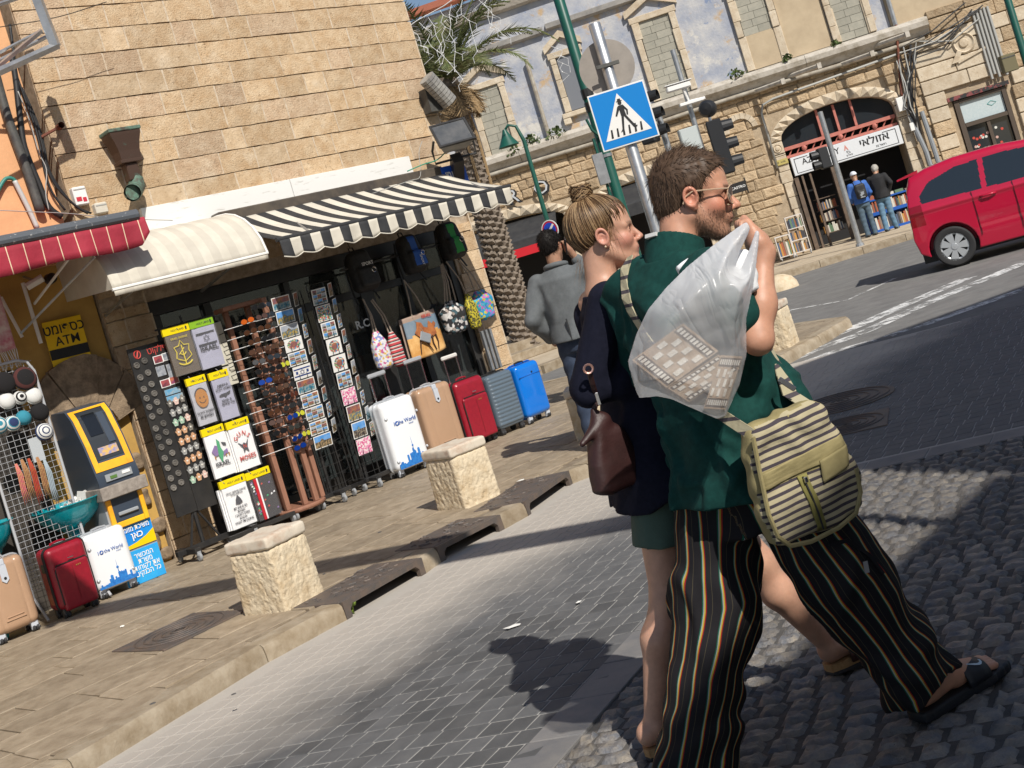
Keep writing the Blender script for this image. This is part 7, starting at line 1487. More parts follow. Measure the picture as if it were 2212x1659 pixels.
for ax in (0.,2.45):
    for yy_,sg in ((.02,1),(Wd-.02,-1)):
        wT=Matrix.Translation((ax,yy_,.285))@(Matrix() if sg>0 else Matrix.Rotation(math.pi,4,'Z')); w_=obj('wheel',None,car,wT)
        mb=MB(); mb.lathe([(.19,.0),(.21,-.012),(.262,-.012),(.283,.01),(.285,.1),(.283,.17),(.26,.185),(.19,.185)],36,'y'); mb.build('tyre',m_tyre,w_,smooth=40)
        mb=MB(); mb.lathe([(.001,.05),(.19,.05)],24,'y'); mb.build('rim_back',m_trim,w_)
        mb=MB(); mb.lathe([(.17,.02),(.195,.0),(.2,-.006),(.19,.03)],30,'y'); mb.lathe([(.001,-.012),(.045,-.01),(.055,.01)],14,'y')
        for k in range(7):
            a=k*math.pi*2/7; ca_,sa_=math.cos(a),math.sin(a); p=lambda r,t:(r*ca_-t*sa_,r*sa_+t*ca_)
            mb.prism([p(.04,-.024),p(.12,-.045),p(.178,-.055),p(.178,.055),p(.12,.045),p(.04,.024)],-.002,.02)
        mb.build('rim',m_hub,w_,smooth=30)
mb=MB(); mb.box(-.45,2.9,.25,Wd-.25,.13,.3); mb.build('underbody',m_trim,car)
# ================================================================ people
def skin_mat(name,base,blush):
    m=M(name,base,.48,tuple(b*.82 for b in base),22,bump=.25,bscale=260,dist=.0015,sss=.12); N,L,b=nodes(m); old=b.inputs['Base Color'].links[0].from_socket
    for attr,c,k in (('blush',blush,.6),('lip',(.42,.13,.12),.8),('beard',(.17,.1,.065),.62),('brow',(.07,.04,.025),.9)):
        a=N.new('ShaderNodeAttribute'); a.attribute_name=attr; mm=N.new('ShaderNodeMath'); mm.operation='MULTIPLY'; mm.inputs[1].default_value=k; L.new(a.outputs['Fac'],mm.inputs[0])
        x=N.new('ShaderNodeMix'); x.data_type='RGBA'; L.new(mm.outputs[0],x.inputs[0]); L.new(old,x.inputs[6]); x.inputs[7].default_value=(*c,1); old=x.outputs[2]
    L.new(old,b.inputs['Base Color']); return m
m_skinm=skin_mat('skin_ruddy',(.56,.29,.19),(.6,.2,.13)); m_skinf=skin_mat('skin_fair',(.57,.32,.22),(.55,.2,.15)); m_skind=skin_mat('skin_tan',(.4,.22,.14),(.4,.18,.12))
m_hairm=M('hair_brown',(.06,.036,.023),.5,(.1,.062,.04),60,spec=.22); m_hairf=M('hair_dark_blond',(.14,.078,.036),.4,(.27,.165,.085),40,spec=.3,ramp=(.4,.62)); m_haird=M('hair_black',(.012,.01,.009),.6,spec=.15); m_hairg=M('hair_grey',(.4,.38,.34),.6,(.28,.26,.23),60)
m_eye=M('eye_white',(.7,.68,.66),.15); m_iris=M('iris_dark',(.05,.03,.02),.1)
def Minv(T): 
    A=np.array(T.inverted(),np.float32); return lambda P:P@A[:3,:3].T+A[:3,3]
def pts(T,L): return [np.array(T@Vector(p),np.float32) for p in L]
def head_sdf(fem):
    g=.93 if fem else 1.
    def f(P):
        P=P/g; Q=P.copy(); Q[...,1]=np.abs(Q[...,1])
        d=ell(P,(-.014,0,.045),(.1,.077,.088)); d=sm(d,ell(P,(.045,0,.035),(.052,.06,.06)),.03)
        d=sm(d,ell(P,(.04,0,-.045),(.058,.05 if fem else .054,.07)),.03)
        d=sm(d,cap(Q,(.0,.05,-.05),(.07,.016,-.103),.02 if fem else .024,.018 if fem else .022),.025); d=sm(d,ell(P,(.078,0,-.1),(.022,.022 if fem else .027,.02)),.02)
        d=sm(d,ell(Q,(.062,.036,-.028),(.026,.024,.024)),.025)
        d=sm(d,cap(Q,(.09,.012,.02),(.075,.046,.018),.009 if fem else .013),.018)
        d=sub(d,ell(Q,(.1,.031,.0),(.018,.018,.012)),.014); d=sm(d,ell(Q,(.078,.031,-.001),(.014,.014,.013)),.006)
        n=cap(P,(.094,0,.008),(.118 if fem else .122,0,-.03),.0075,.011 if fem else .0135); d=sm(d,n,.012); d=sm(d,ell(Q,(.107,.011,-.037),(.011,.009,.008)),.006); d=sub(d,ell(Q,(.112,.0075,-.0455),(.006,.004,.003)),.003)
        d=sm(d,ell(P,(.086 if fem else .092,0,-.062),(.02,.028,.02)),.015); d=sm(d,ell(P,(.091 if fem else .1,0,-.063),(.0105,.02,.0055)),.005); d=sm(d,ell(P,(.089 if fem else .098,0,-.074),(.0105,.018,.006)),.005); d=sub(d,rbox(P,(.112,0,-.0685),(.012,.022,.0006),.0004),.003)
        # ears
        e=P-vec((-.006,0,-.002)); e[...,1]=np.abs(e[...,1])-.08; e=e@rotm(0,rad(-12),0)
        rr=np.sqrt((e[...,0]/.72)**2+(e[...,2])**2); ring=np.sqrt((rr-.025)**2+(e[...,1]-.004)**2)-.0062
        disc=np.maximum(rr-.024,np.abs(e[...,1]+.004)-.004)*.8; lobe=ell(e,(.004,.0,-.03),(.01,.006,.011)); trag=ell(e,(.014,0,-.006),(.006,.006,.009)); inner=np.sqrt((np.sqrt((e[...,0]/.7)**2+(e[...,2]+.004)**2)-.012)**2+(e[...,1]+.001)**2)-.0038
        ear=sm(sm(sm(ring,lobe,.006),disc,.004),sm(trag,inner,.003),.004); return sm(d,ear,.006)*g
    return f
def head_attrs(L,fem,beard):
    g=.93 if fem else 1.; x,y,z=(L/g).T; ay=np.abs(y)
    lip=np.exp(-((x-.105)/.02)**2-(y/.022)**4-((z+.069)/.009)**2*1.)
    br=np.exp(-((z-.024+.1*(ay-.03)**2*8)/.0045)**2)*(ay>.012)*(ay<.053)*(x>.04)
    be=np.clip((x+.01)/.03,0,1)*np.clip((-.028-z-.25*np.clip(x-.05,0,1)+.0)/.022,0,1)*(1-.85*lip)+.9*np.exp(-((z+.052)/.008)**2)*(x>.07)
    be=np.where(z<-.15,0,be); be+=np.clip(1-np.abs(x-.018)/.014,0,1)*(ay>.05)*(z>-.06)*(z<.02)*.9
    bl=np.exp(-(((x-.07)/.035)**2+((z+.03)/.03)**2))+.4*np.exp(-(((x-.12)/.015)**2+((z+.03)/.015)**2))+.8*(ay>.074)*(np.abs(x+.004)<.03)*(np.abs(z)<.04)
    return dict(lip=lip,brow=br*(.55 if fem else .9),beard=np.clip(be,0,1)*beard,blush=np.clip(bl,0,1))
def join(parts):
    V=[];Fs=[];n=0
    for v,F in parts: V.append(v); Fs.append(F+n); n+=len(v)
    return np.concatenate(V),np.concatenate(Fs)
def hand_pts(T): return T
def finger(P,ps,r): return np.minimum.reduce([cap(P,ps[i],ps[i+1],r*(1-.1*i),r*(.9-.1*i)) for i in range(len(ps)-1)])
def strands(name,PL,r,mat,parent,taper=True):
    PL=np.asarray(PL,np.float32); S_,n,_=PL.shape; t=np.gradient(PL,axis=1); t/=np.linalg.norm(t,axis=-1,keepdims=True)+1e-9
    ref=vec((.31,.77,.55)); a=np.cross(t,ref); a/=np.linalg.norm(a,axis=-1,keepdims=True)+1e-9; b=np.cross(t,a); w=np.linspace(1,.25 if taper else 1,n)[None,:,None]*r
    ring=[PL+(a*math.cos(q)+b*math.sin(q))*w for q in (0,2.094,4.189)]; v=np.stack(ring,2).reshape(-1,3)
    base=(np.arange(S_)[:,None]*n+np.arange(n-1)[None])[...,None]*3; k=np.arange(3); F=np.stack([base+k,base+(k+1)%3,base+3+(k+1)%3,base+3+k],-1).reshape(-1,4)
    return obj(name,np_mesh(name,v,F,mat),parent)
def scatter(v,F,n,rng):
    c=v[F]; ar=np.linalg.norm(np.cross(c[:,1]-c[:,0],c[:,3]-c[:,0]),axis=1); i=rng.choice(len(F),n,p=ar/ar.sum()); u,w=rng.random((2,n,1)); q=c[i]
    p=(q[:,0]*(1-u)+q[:,1]*u)*(1-w)+(q[:,3]*(1-u)+q[:,2]*u)*w; nn=np.cross(q[:,1]-q[:,0],q[:,3]-q[:,0]); return p,nn/(np.linalg.norm(nn,axis=1,keepdims=True)+1e-9)
def trace(px,py,fn,y0=2.6,y1=6.):
    u,w=uw(px,py); d=Vector((u/FPX,1,-w/FPX)); d=np.array(d,np.float32); dn=float(np.linalg.norm(d)); Y=y0; best=(9,None)
    for _ in range(90):
        p=np.array([0,0,EYE],np.float32)+d*Y; s=float(fn(p[None])[0])
        if s<best[0]: best=(s,p)
        if s<.0008: break
        Y+=max(s,.0006)/dn*.8
        if Y>y1: break
    return Vector(best[1])
def ribbon(P,w,nrm,th=.004):
    mb=MB(); vs=[]
    for i,p in enumerate(P):
        t=(P[min(i+1,len(P)-1)]-P[max(i-1,0)]).normalized(); n=nrm(p) if callable(nrm) else Vector(nrm); s=t.cross(n).normalized()*w/2; n=n.normalized()*th; vs+=[p-s,p+s,p+s+n,p-s+n]
    F=[(4*i+k,4*i+(k+1)%4,4*i+4+(k+1)%4,4*i+4+k) for i in range(len(P)-1) for k in range(4)]+[(0,1,2,3),tuple(4*len(P)-4+k for k in range(4))]
    mb.add(vs,F); return mb
def grad(fn):
    def n(p):
        e=.004; P=np.array([[p[0]+e*(k==j)*s for j in range(3)] if 0 else [p[j]+(e*s if j==k else 0) for j in range(3)] for k in range(3) for s in (1,-1)],np.float32); d=fn(P); return Vector(((d[0]-d[1]),(d[2]-d[3]),(d[4]-d[5]))).normalized()
    return n
def persp(name_label,T): return thing('person',name_label,'person',T)
def foot_sdf(P,h,t,s=1.):            # heel point and toe point on the sole line
    h,t=vec(h),vec(t); d=(t-h); l=np.linalg.norm(d); d=d/l; up=vec((0,0,1)); sd=np.cross(up,d)
    a=cap(P,h+up*.04*s,h+d*l*.45+up*.045*s,.037*s,.036*s); b=cap(P,h+d*l*.45+up*.04*s,h+d*l*.78+up*.022*s,.038*s,.026*s); f=sm(a,b,.02)
    for k in range(5): o=(k-2)*.017*s; r=(.0125 if abs(k-2)<2 else .012)*s*(1.25 if k==4 else 1); f=sm(f,cap(P,h+d*l*.76+sd*o+up*.02*s,h+d*l*(.97-.03*abs(k-3))+sd*o*1.1+up*.014*s,r,r*.9),.006)
    return f,d,sd
# ---------------------------------------------------------------- the man in green
MH=rad(32); M0=Vector((.585,3.83,ROAD)); MT=Matrix.Translation(M0)@Matrix.Rotation(MH,4,'Z'); mi_=Minv(MT); MTi=MT.inverted()
man=persp('man in dark green shirt and black striped trousers striding with a plastic bag',MT)
HM=MTi@(Matrix.Translation((.70,3.87,1.632))@Matrix.Rotation(rad(-8),4,'Z')@Matrix.Rotation(rad(13),4,'Y')@Matrix.Scale(1.09,4)); hmi=Minv(HM); hsd=head_sdf(False)
def man_head(P): 
    q=hmi(P); d=hsd(q)*1.07; nk=pts(HM,[(-.035,0,-.03)])[0]; return sm(d,cap(P,nk,(-.0,0,1.53),.062,.056),.03)
v1,F1=carve(man_head,(-.2,-.24,1.5),(.36,.2,1.96),.0034)
sh,el_,wr=(-.07,-.215,1.50),(-.055,-.31,1.285),(.085,-.335,1.52)
K=pts(MTi,[at(1648,545,3.6),at(1622,500,3.62),at(1608,478,3.64)])
wr=tuple(K[0]); kn=K[1]; tip=K[2]; fw=(tip-kn)/np.linalg.norm(tip-kn); side=vec(MTi.to_3x3()@Vector((0,1,0)))
def man_arm(P):
    m=tuple((np.array(el_)*.6+np.array(wr)*.4)); d=sm(cap(P,el_,m,.041,.044),cap(P,m,wr,.044,.029),.03); d=sm(d,cap(P,sh,el_,.05,.043),.02)
    kk=kn; mid=(vec(wr)+kk)/2; d=sm(d,cap(P,wr,mid,.031,.035),.03); d=sm(d,cap(P,mid-side*.022,kk-side*.027,.024,.018),.02); d=sm(d,cap(P,mid+side*.022,kk+side*.03,.024,.018),.02)
    up=vec((0,0,1)); bk=np.cross(side,fw)
    for i,l in enumerate((.036,.04,.039,.032)):
        o=side*(-.033+.021*i); a=kk+o; b=a+fw*l; c=b+(fw*.2-bk*.9)*.024; e=c-(fw*.75+bk*.35)*.018
        d=sm(d,finger(P,[a,b,c,e],.0108),.006)
    a=mid-side*.028+fw*.01; b=a-side*.012+fw*.045; c=b+fw*.034+side*.014; d=sm(d,finger(P,[a,b,c],.0135),.01); return d
v2,F2=carve(man_arm,(-.2,-.46,1.15),(.3,-.12,1.72),.0042)
fr_h,fr_t=MTi@Vector((.92,3.815,ROAD+.035)),MTi@Vector((1.215,3.985,ROAD+.035)); bk_t=Vector((-.27,.13,.03)); bk_h=Vector((-.48,.13,.07))
def man_feet(P):
    f,_,_=foot_sdf(P,fr_h,fr_t,1.06); d=sm(f,cap(P,fr_h+Vector((.03,0,.06)),(.2,-.17,.34),.04,.052),.03)
    g,_,_=foot_sdf(P,bk_h,bk_t,1.06); return np.minimum(d,sm(g,cap(P,bk_h+Vector((.03,0,.05)),(-.32,.118,.3),.04,.05),.03))
v3,F3=carve(man_feet,(-.6,-.36,-.03),(.75,.3,.36),.006)
def man_core(P): return sm(sm(stack(P,[(.9,0,0,.1,.15),(1.2,-.01,0,.09,.14),(1.45,-.02,0,.09,.16)]),cap(P,(0,0,1.4),(-.01,0,1.5),.07,.05),.05),np.minimum(cap(P,(0,-.09,.92),(.15,-.15,.52),.07,.05),cap(P,(0,.09,.92),(-.1,.11,.55),.07,.05)),.05)
v4,F4=carve(man_core,(-.4,-.35,.4),(.4,.35,1.62),.02)
v,F=join([(v1,F1),(v2,F2),(v3,F3),(v4,F4)]); L=hmi(v); at_=head_attrs(L,False,1.); n1=len(v1)
for k in at_: at_[k][n1:]=0
jit=np.random.default_rng(3).random(len(v)); at_['beard']*=(.35+.65*jit)
body=obj('body',np_mesh('body',v,F,m_skinm,at_),man)
# shirt
def man_shirt(P):
    T_=stack(P,[(.80,-.01,0,.205,.235),(.95,.0,0,.185,.23),(1.12,.0,0,.165,.215),(1.3,-.02,0,.15,.215),(1.44,-.03,0,.135,.2),(1.53,-.02,0,.105,.145),(1.58,-.01,0,.085,.095)])
    d=sm(T_,np.minimum(cap(P,sh,(-.062,-.275,1.36),.084,.074),cap(P,(-.04,.19,1.5),(.0,.3,1.25),.085,.075)),.07)
    d=sm(d,ell(P,(.12,-.1,1.06),(.12,.14,.13)),.09)
    x,y,z=P[...,0],P[...,1],P[...,2]
    fold=.012*np.sin(26*z+30*x+3*np.sin(9*y+4*z))*np.exp(-((z-1.04)/.14)**2)+.006*np.sin(38*(x+y)+5*np.sin(7*z))*np.clip((1.35-z)/.2,0,1)+.010*np.sin(24*y-18*z+4*np.sin(12*x))*np.exp(-((z-1.4)/.12)**2)+.004*wob(P,15,2)
    d=d-fold-.018*ridge(P,8,3,(1,1,.55),4.5)-.011*ridge(P,13,8,(.6,1,1),4.)+.008; d=np.maximum(d,.80+.05*np.clip((x-.02)/.15,-.2,1.2)-z-.04*np.sin(x*9)); 
    nk=pts(HM,[(-.035,0,-.03)])[0]; d=sub(d,cap(P,(-.01,0,1.55),nk,.073),.01); return d
v,F=carve(man_shirt,(-.36,-.46,.74),(.4,.46,1.62),.0072)
m_shirt=M('green_fleece',(.0035,.036,.031),.9,(.006,.052,.044),50,bump=.5,bscale=420,dist=.0015,spec=.25)
obj('shirt',np_mesh('shirt',v,F,m_shirt),man)
def man_collar(P):
    q=hmi(P); nk=vec(pts(HM,[(-.05,0,-.05)])[0]); a=cap(P,(-.015,0,1.5),nk+vec((-.012,0,-.01)),.1,.086); d=np.maximum(a,-cap(P,(-.012,0,1.45),nk+vec((.0,0,.05)),.07,.072)); lim=1.64-.5*np.clip(P[...,0],-.06,.2)
    return np.maximum(np.maximum(d,P[...,2]-lim),1.46-P[...,2])
v,F=carve(man_collar,(-.2,-.2,1.42),(.2,.2,1.72),.0055,smooth=1); obj('collar',np_mesh('collar',v,F,m_shirt),man)
shw=lambda P:np.minimum(man_shirt(mi_(P)),man_collar(mi_(P)))
p=trace(1408,509,shw); p2=trace(1422,505,shw); g_=grad(shw)(p)
X=(p2-p).normalized(); Z=X.cross(-g_).normalized()*1; Yv=Z.cross(X); lt=Matrix((( X.x,Yv.x,Z.x,p.x),(X.y,Yv.y,Z.y,p.y),(X.z,Yv.z,Z.z,p.z),(0,0,0,1)))
mb=MB(lt); mb.box(-.022,.022,-.0065,.0065,-.006,.006); o=mb.build('collar_label',M('label_white',(.6,.6,.58),.6),man); o.matrix_parent_inverse=MTi
# trousers
legs=[[(.01,-.085,.93),(.13,-.15,.55),(.285,-.195,.11)],[(-.02,.085,.93),(-.13,.11,.53),(-.43,.125,.06)]]; LR=[.122,.128,.118]
def man_pants(P):
    d=stack(P,[(.72,0,0,.14,.17),(.85,0,0,.145,.175),(.98,0,0,.13,.165)])
    for l in legs: a,b=vec(l[1]),vec(l[2]); t=(b-a)/np.linalg.norm(b-a); d=sm(d,np.maximum(sm(cap(P,l[0],l[1],LR[0],LR[1]),cap(P,l[1],l[2],LR[1],LR[2]),.05),(P-b)@t),.045)
    x,y,z=P[...,0],P[...,1],P[...,2]
    d=d-.011*np.sin(22*z+18*y+3*np.sin(10*x))*np.clip((.75-z)/.3,.15,1)-.008*wob(P,14,6)-.003*wob(P,40,2)-.014*ridge(P,9,5,(1,1,.5),4.5)*np.clip((.8-z)/.1,0,1)+.004-.006*np.sin(55*z+10*x+4*np.sin(14*y))*np.exp(-((z-.22)/.1)**2)
    return d
v,F=carve(man_pants,(-.62,-.38,.02),(.5,.36,1.02),.0085)
def stripe_u(v):
    out=np.zeros(len(v))
    dd=[np.minimum(cap(v,l[0],l[1],LR[0],LR[1]),cap(v,l[1],l[2],LR[1],LR[2])) for l in legs]; mr_=dd[0]<=dd[1]
    for l,mk in zip(legs,(mr_,~mr_)):
        A_,B_,C_=[np.array(q) for q in l]; z=np.clip(v[:,2],C_[2],A_[2]); cx=np.interp(z,[C_[2],B_[2],A_[2]],[C_[0],B_[0],A_[0]]); cy=np.interp(z,[C_[2],B_[2],A_[2]],[C_[1],B_[1],A_[1]])
        out[mk]=(np.arctan2(v[:,0]-cx,-(v[:,1]-cy))*.13/.054)[mk]
    return out
m_pants=M('striped_trousers',(.012,.011,.013),.85,bump=.4,bscale=300,dist=.001,spec=.2); N,Lk,b=nodes(m_pants); a=N.new('ShaderNodeAttribute'); a.attribute_name='u'; fr=N.new('ShaderNodeMath'); fr.operation='FRACT'; ad=N.new('ShaderNodeMath'); ad.inputs[1].default_value=50.; Lk.new(a.outputs['Fac'],ad.inputs[0]); Lk.new(ad.outputs[0],fr.inputs[0])
bk_=(.012,.011,.013); r_=ramp(N,[(0,bk_),(.36,(.008,.085,.05)),(.42,(.26,.27,.27)),(.465,(.36,.27,.03)),(.535,(.27,.013,.013)),(.59,bk_),(.88,(.06,.05,.03)),(.91,bk_)]); Lk.new(fr.outputs[0],r_.inputs[0]); Lk.new(r_.outputs[0],b.inputs['Base Color'])
obj('trousers',np_mesh('trousers',v,F,m_pants,dict(u=stripe_u(v)-1.+.16*wob(v,9,4)+.1*wob(v,21,7))),man)
pw=lambda P:man_pants(mi_(P))
ptag=trace(1868,1228,pw); mb=MB(); n=grad(pw)(ptag); 
q=[trace(x,y,pw) for x,y in ((1862,1214),(1872,1211),(1877,1236),(1867,1239))]; mb.add([tuple(k+n*.003) for k in q],[(0,1,2,3)]); o=mb.build('pocket_tag',M('tag_white',(.3,.3,.3),.6),man); o.matrix_parent_inverse=MTi
q=[trace(x,y,pw) for x,y in ((1790,1175),(1830,1168),(1875,1200),(1905,1240))]; o=ribbon(q,.012,grad(pw),.008).build('pocket_welt',m_pants,man); o.matrix_parent_inverse=MTi
# slides
m_slide=M('slide_black',(.012,.014,.019),.55,bump=.15,bscale=200)
def slide(h,t,logo):
    h,t=vec(h),vec(t); d=(t-h); l=np.linalg.norm(d[:2]); dz=d[2]; an=math.atan2(d[1],d[0]); T=Matrix.Translation(Vector(h)+Vector((0,0,-.012)))@Matrix.Rotation(an,4,'Z')@Matrix.Rotation(-math.atan2(dz,l),4,'Y')
    def f(P):
        x=np.clip(P[...,0],-.03,l+.02); w=np.interp(x,[-.05,0,l*.35,l*.75,l,l+.04],[.034,.043,.042,.056,.046,.03]).astype(np.float32); cx=np.clip(P[...,0],-.012,l+.0)
        e=np.sqrt(np.maximum(np.abs(P[...,1])-w+.012,0)**2+np.maximum(np.abs(P[...,0]-cx)-.012,0)**2)-.02+.0; return np.maximum(np.maximum(e,np.where(np.abs(P[...,1])>w,np.abs(P[...,1])-w,-1)),np.abs(P[...,2]+.002)-.017-.003*np.clip(-x+.05,0,1)*3)
    v,F=carve(f,(-.1,-.09,-.05),(l+.1,.09,.05),.006,smooth=1); s=obj('slide_sandal',np_mesh('slide_sandal',v,F,m_slide),man,T)
    mb=MB(); n=14; R=lambda x,a,o:(x,(.054+o)*math.cos(a)*1.0,.012+(.062+o-(x-l*.55)*.16)*max(0,math.sin(a))**.85); xs=[l*.46,l*.56,l*.66,l*.76]
    g=[[R(x,math.pi*k/n,0) for k in range(n+1)] for x in xs]; q=n+1; mb.add([p for rw in g for p in rw],[(j*q+i,j*q+i+1,(j+1)*q+i+1,(j+1)*q+i) for j in range(3) for i in range(n)]); o=mb.build('slide_strap',m_slide,s,smooth=True); md=o.modifiers.new('t','SOLIDIFY'); md.thickness=.009; md.offset=0
    if logo:
        sw=[(.0,.55),(.05,.3),(.16,.12),(.3,.1),(.5,.22),(1,.78),(.5,.4),(.33,.33),(.22,.34),(.13,.42),(.1,.55),(.08,.75)]; mb=MB(); B=[R(l*.74-(l*.24)*(u*.9),math.pi*(1-(.17+.2*w_)) if 0 else math.pi+math.pi*0-(math.pi*(.19+.19*w_)) if 0 else -0.+math.pi-(math.pi*(.62+.0)) if 0 else math.pi*(1-(.22+.2*w_)),.007) for u,w_ in sw]; mb.add(B,[(0,1,2,10,11),(2,3,9,10),(3,4,7,8,9),(4,5,6,7)] if 0 else [(11,0,1),(11,1,10),(10,1,2),(10,2,9),(9,2,3),(9,3,8),(8,3,4),(8,4,7),(7,4,5),(7,5,6)]); mb.build('swoosh_print',M('swoosh_white',(.5,.62,.7),.5),s)
slide(fr_h,fr_t,True); slide(bk_h,bk_t,False)
q=[MTi@Vector((.985+.01*math.cos(a)*1,3.86+.045*math.sin(a),ROAD+.125+.01*math.cos(a))) for a in (0,1,2,3,4,5,6)]
an_=Vector((.3,-.193,.135)); mb=MB(); mb.tube([an_+Vector((.05*math.cos(k*.45)*1.05,.05*math.sin(k*.45)*1.05,.02*math.cos(k*.45))) for k in range(14)],.004,5,closed=True); mb.tube([an_+Vector((.02,-.055,.0)),an_+Vector((.05,-.075,-.01)),an_+Vector((.075,-.08,.0))],.004,5); mb.build('ankle_cord',m_rubber,man)
# hair, stubble, glasses
rng=np.random.default_rng(5)
def hair_m(P):
    q=hmi(P)/1.; x,y,z=q[...,0],q[...,1],q[...,2]; ay=np.abs(y)
    d=ell(q,(-.014,0,.047),(.105,.083,.096)); d=sm(d,ell(q,(.035,0,.06),(.058,.062,.055)),.03)-.003*wob(q,70,1)-.002*wob(q,160,4)
    d=sm(d,ell(q,(-.055,0,-.02),(.052,.062,.06)),.03)
    cut=np.where(x>.0,np.interp(x,[0,.022,.03,.05,.07,.1],[-.035,-.03,.035,.06,.078,.095])+.1*np.clip(.045-ay,0,1)*(x>.04),np.interp(x,[-.12,-.06,-.035,-.02,0],[-.075,-.085,-.055,.03,.03])); return np.maximum(d,(cut-z)*.8)*1.07
v,F=carve(hair_m,(-.2,-.2,1.55),(.36,.2,1.98),.0045); hr=obj('hair',np_mesh('hair',v,F,m_hairm),man)
p,nn=scatter(v,F,4200,rng); fl=np.tile(np.array((.25,0,-1.)),(len(p),1)); top=np.clip((p[:,2]-1.78)/.08,0,1)[:,None]; fl=fl*(1-top)+np.array((1.,0,.1))*top; fl=fl-nn*(fl*nn).sum(1,keepdims=True); fl/=np.linalg.norm(fl,axis=1,keepdims=True)+1e-6
dr=fl*.8+nn*(.2+.25*top)+rng.normal(0,.24,(len(p),3)); ln=rng.uniform(.012,.026,(len(p),1)); t=np.linspace(0,1,4)[None,:,None]; PL=p[:,None]-nn[:,None]*.003+dr[:,None]*ln[:,None]*t+fl[:,None]*ln[:,None]*.5*t*t; strands('hair_strand',PL[::2],.0011,m_hairm,hr); strands('hair_strand',PL[1::4],.0011,M('hair_man_light',(.14,.09,.06),.5,spec=.25),hr); strands('hair_strand',PL[3::4],.0011,M('hair_man_dark',(.03,.018,.012),.5,spec=.25),hr)
bm=at_['beard'][:n1]; wv=v1[bm>.3]; k=rng.choice(len(wv),1200); p=wv[k]; g_=np.array([0,0,0]); c0=np.array(HM@Vector((.02,0,-.03))); nn=(p-c0)/np.linalg.norm(p-c0,axis=1,keepdims=True); dr=nn*.7+np.array((.2,0,-.8))+rng.normal(0,.35,(len(p),3)); PL=p[:,None]+dr[:,None]*rng.uniform(.003,.006,(len(p),1,1))*np.linspace(0,1,3)[None,:,None]; strands('beard_stubble',PL,.0006,M('stubble',(.11,.06,.035),.5),man)
gl=thing('sunglasses','gold rimmed sunglasses on the face of the man in green','sunglasses',MT@HM); m_goldf=M('gold_frame',(.72,.52,.36),.25,metal=.35)
for sg in (-1,1):
    mb=MB(); rim=[(.112-.016*abs(math.cos(k*.4))*(math.cos(k*.4)*sg>0),sg*.034+.031*math.cos(k*.4)*1.,.0+.027*math.sin(k*.4)) for k in range(16)]; mb.tube(rim,.0016,5,closed=True); mb.build('rim',m_goldf,gl); mb=MB(); mb.add(rim,[tuple(range(16))]); mb.build('lens',M('amber_lens',(.07,.022,.008),.05,spec=.8,alpha=.92),gl)
    mb=MB(); mb.tube([(.1,sg*.062,.016),(.06,sg*.077,.016),(.0,sg*.086,.014),(-.02,sg*.086,.0),(-.028,sg*.084,-.02)],.0021,5); mb.build('temple',m_goldf,gl)
mb=MB(); mb.tube([(.108,-.008,.012),(.112,0,.014),(.108,.008,.012)],.0016,5); mb.build('bridge',m_goldf,gl)
for sg in (-1,1): mb=MB(); mb.ball((.079,sg*.031,-.001),.0125,12,8); mb.build('eyeball',m_eye,man,True,HM)
# ---------------------------------------------------------------- shoulder bag
bc_=at(1722,1018,3.55); BGT=Matrix.Translation(bc_)@Matrix.Rotation(rad(22),4,'Z')@Matrix.Rotation(rad(-3),4,'Y')@Matrix.Rotation(rad(5),4,'X')
sb=thing('shoulder_bag','striped olive and black woven shoulder bag on the hip of the man in green','bag',BGT)
m_stp=mband('woven_stripe',[(.4,.35,.225)]*4+[(.05,.04,.05)]*3,2,1/.0215,.9,.5); m_olive=M('olive_canvas',(.33,.275,.13),.85,(.24,.2,.09),12,bump=.5,bscale=300,dist=.0015)
_n=nodes(m_stp); 
def bagf(P):
    z=P[...,2]; w=np.interp(z,[-.2,-.16,-.08,.1,.2],[.12,.165,.178,.15,.118]).astype(np.float32); q=P.copy(); q[...,0]=q[...,0]/w*.15
    q[...,0]=q[...,0]+.05*(z+.0); return rbox(q,(0,0,0),(.15,.042,.185),.032)+.015*wob(P,13,3)+.007*ridge(P,12,4)+.005*np.sin(60*z+20*P[...,0]+3*np.sin(25*P[...,0]))*np.clip((z-.02)/.1,0,1)
v,F=carve(bagf,(-.23,-.13,-.25),(.23,.13,.24),.007); c=v[F].mean(1); fc=np.cross(v[F[:,1]]-v[F[:,0]],v[F[:,3]]-v[F[:,0]]); fc/=np.linalg.norm(fc,axis=1,keepdims=True)+1e-9
mi=np.where(np.abs(fc[:,1])>.45,0,1); mi[(c[:,2]<.055)&(c[:,2]>.0)&(fc[:,1]<-.3)]=1; obj('bag_body',np_mesh('bag_body',v,F,[m_stp,m_olive],mi=mi),sb)
tr=lambda x,z:(lambda y:Vector((x,y,z)))(next((-.12+.002*k for k in range(90) if bagf(np.array([[x,-.12+.002*k,z]],np.float32))[0]<.001),-.05))
def patch(name,cs_,m,off=.006,n=8):
    mb=MB(); a,b,c_,d_=[Vector((x,0,z)) for x,z in cs_]; vs=[]
    for j in range(n+1):
        for i in range(n+1): q=a.lerp(b,i/n).lerp(d_.lerp(c_,i/n),j/n); w_=tr(q.x,q.z); vs.append((w_.x,w_.y-off,w_.z))
    q=n+1; mb.add(vs,[(j*q+i,j*q+i+1,(j+1)*q+i+1,(j+1)*q+i) for j in range(n) for i in range(n)]); o=mb.build(name,m,sb,True); md=o.modifiers.new('t','SOLIDIFY'); md.thickness=.004; return o
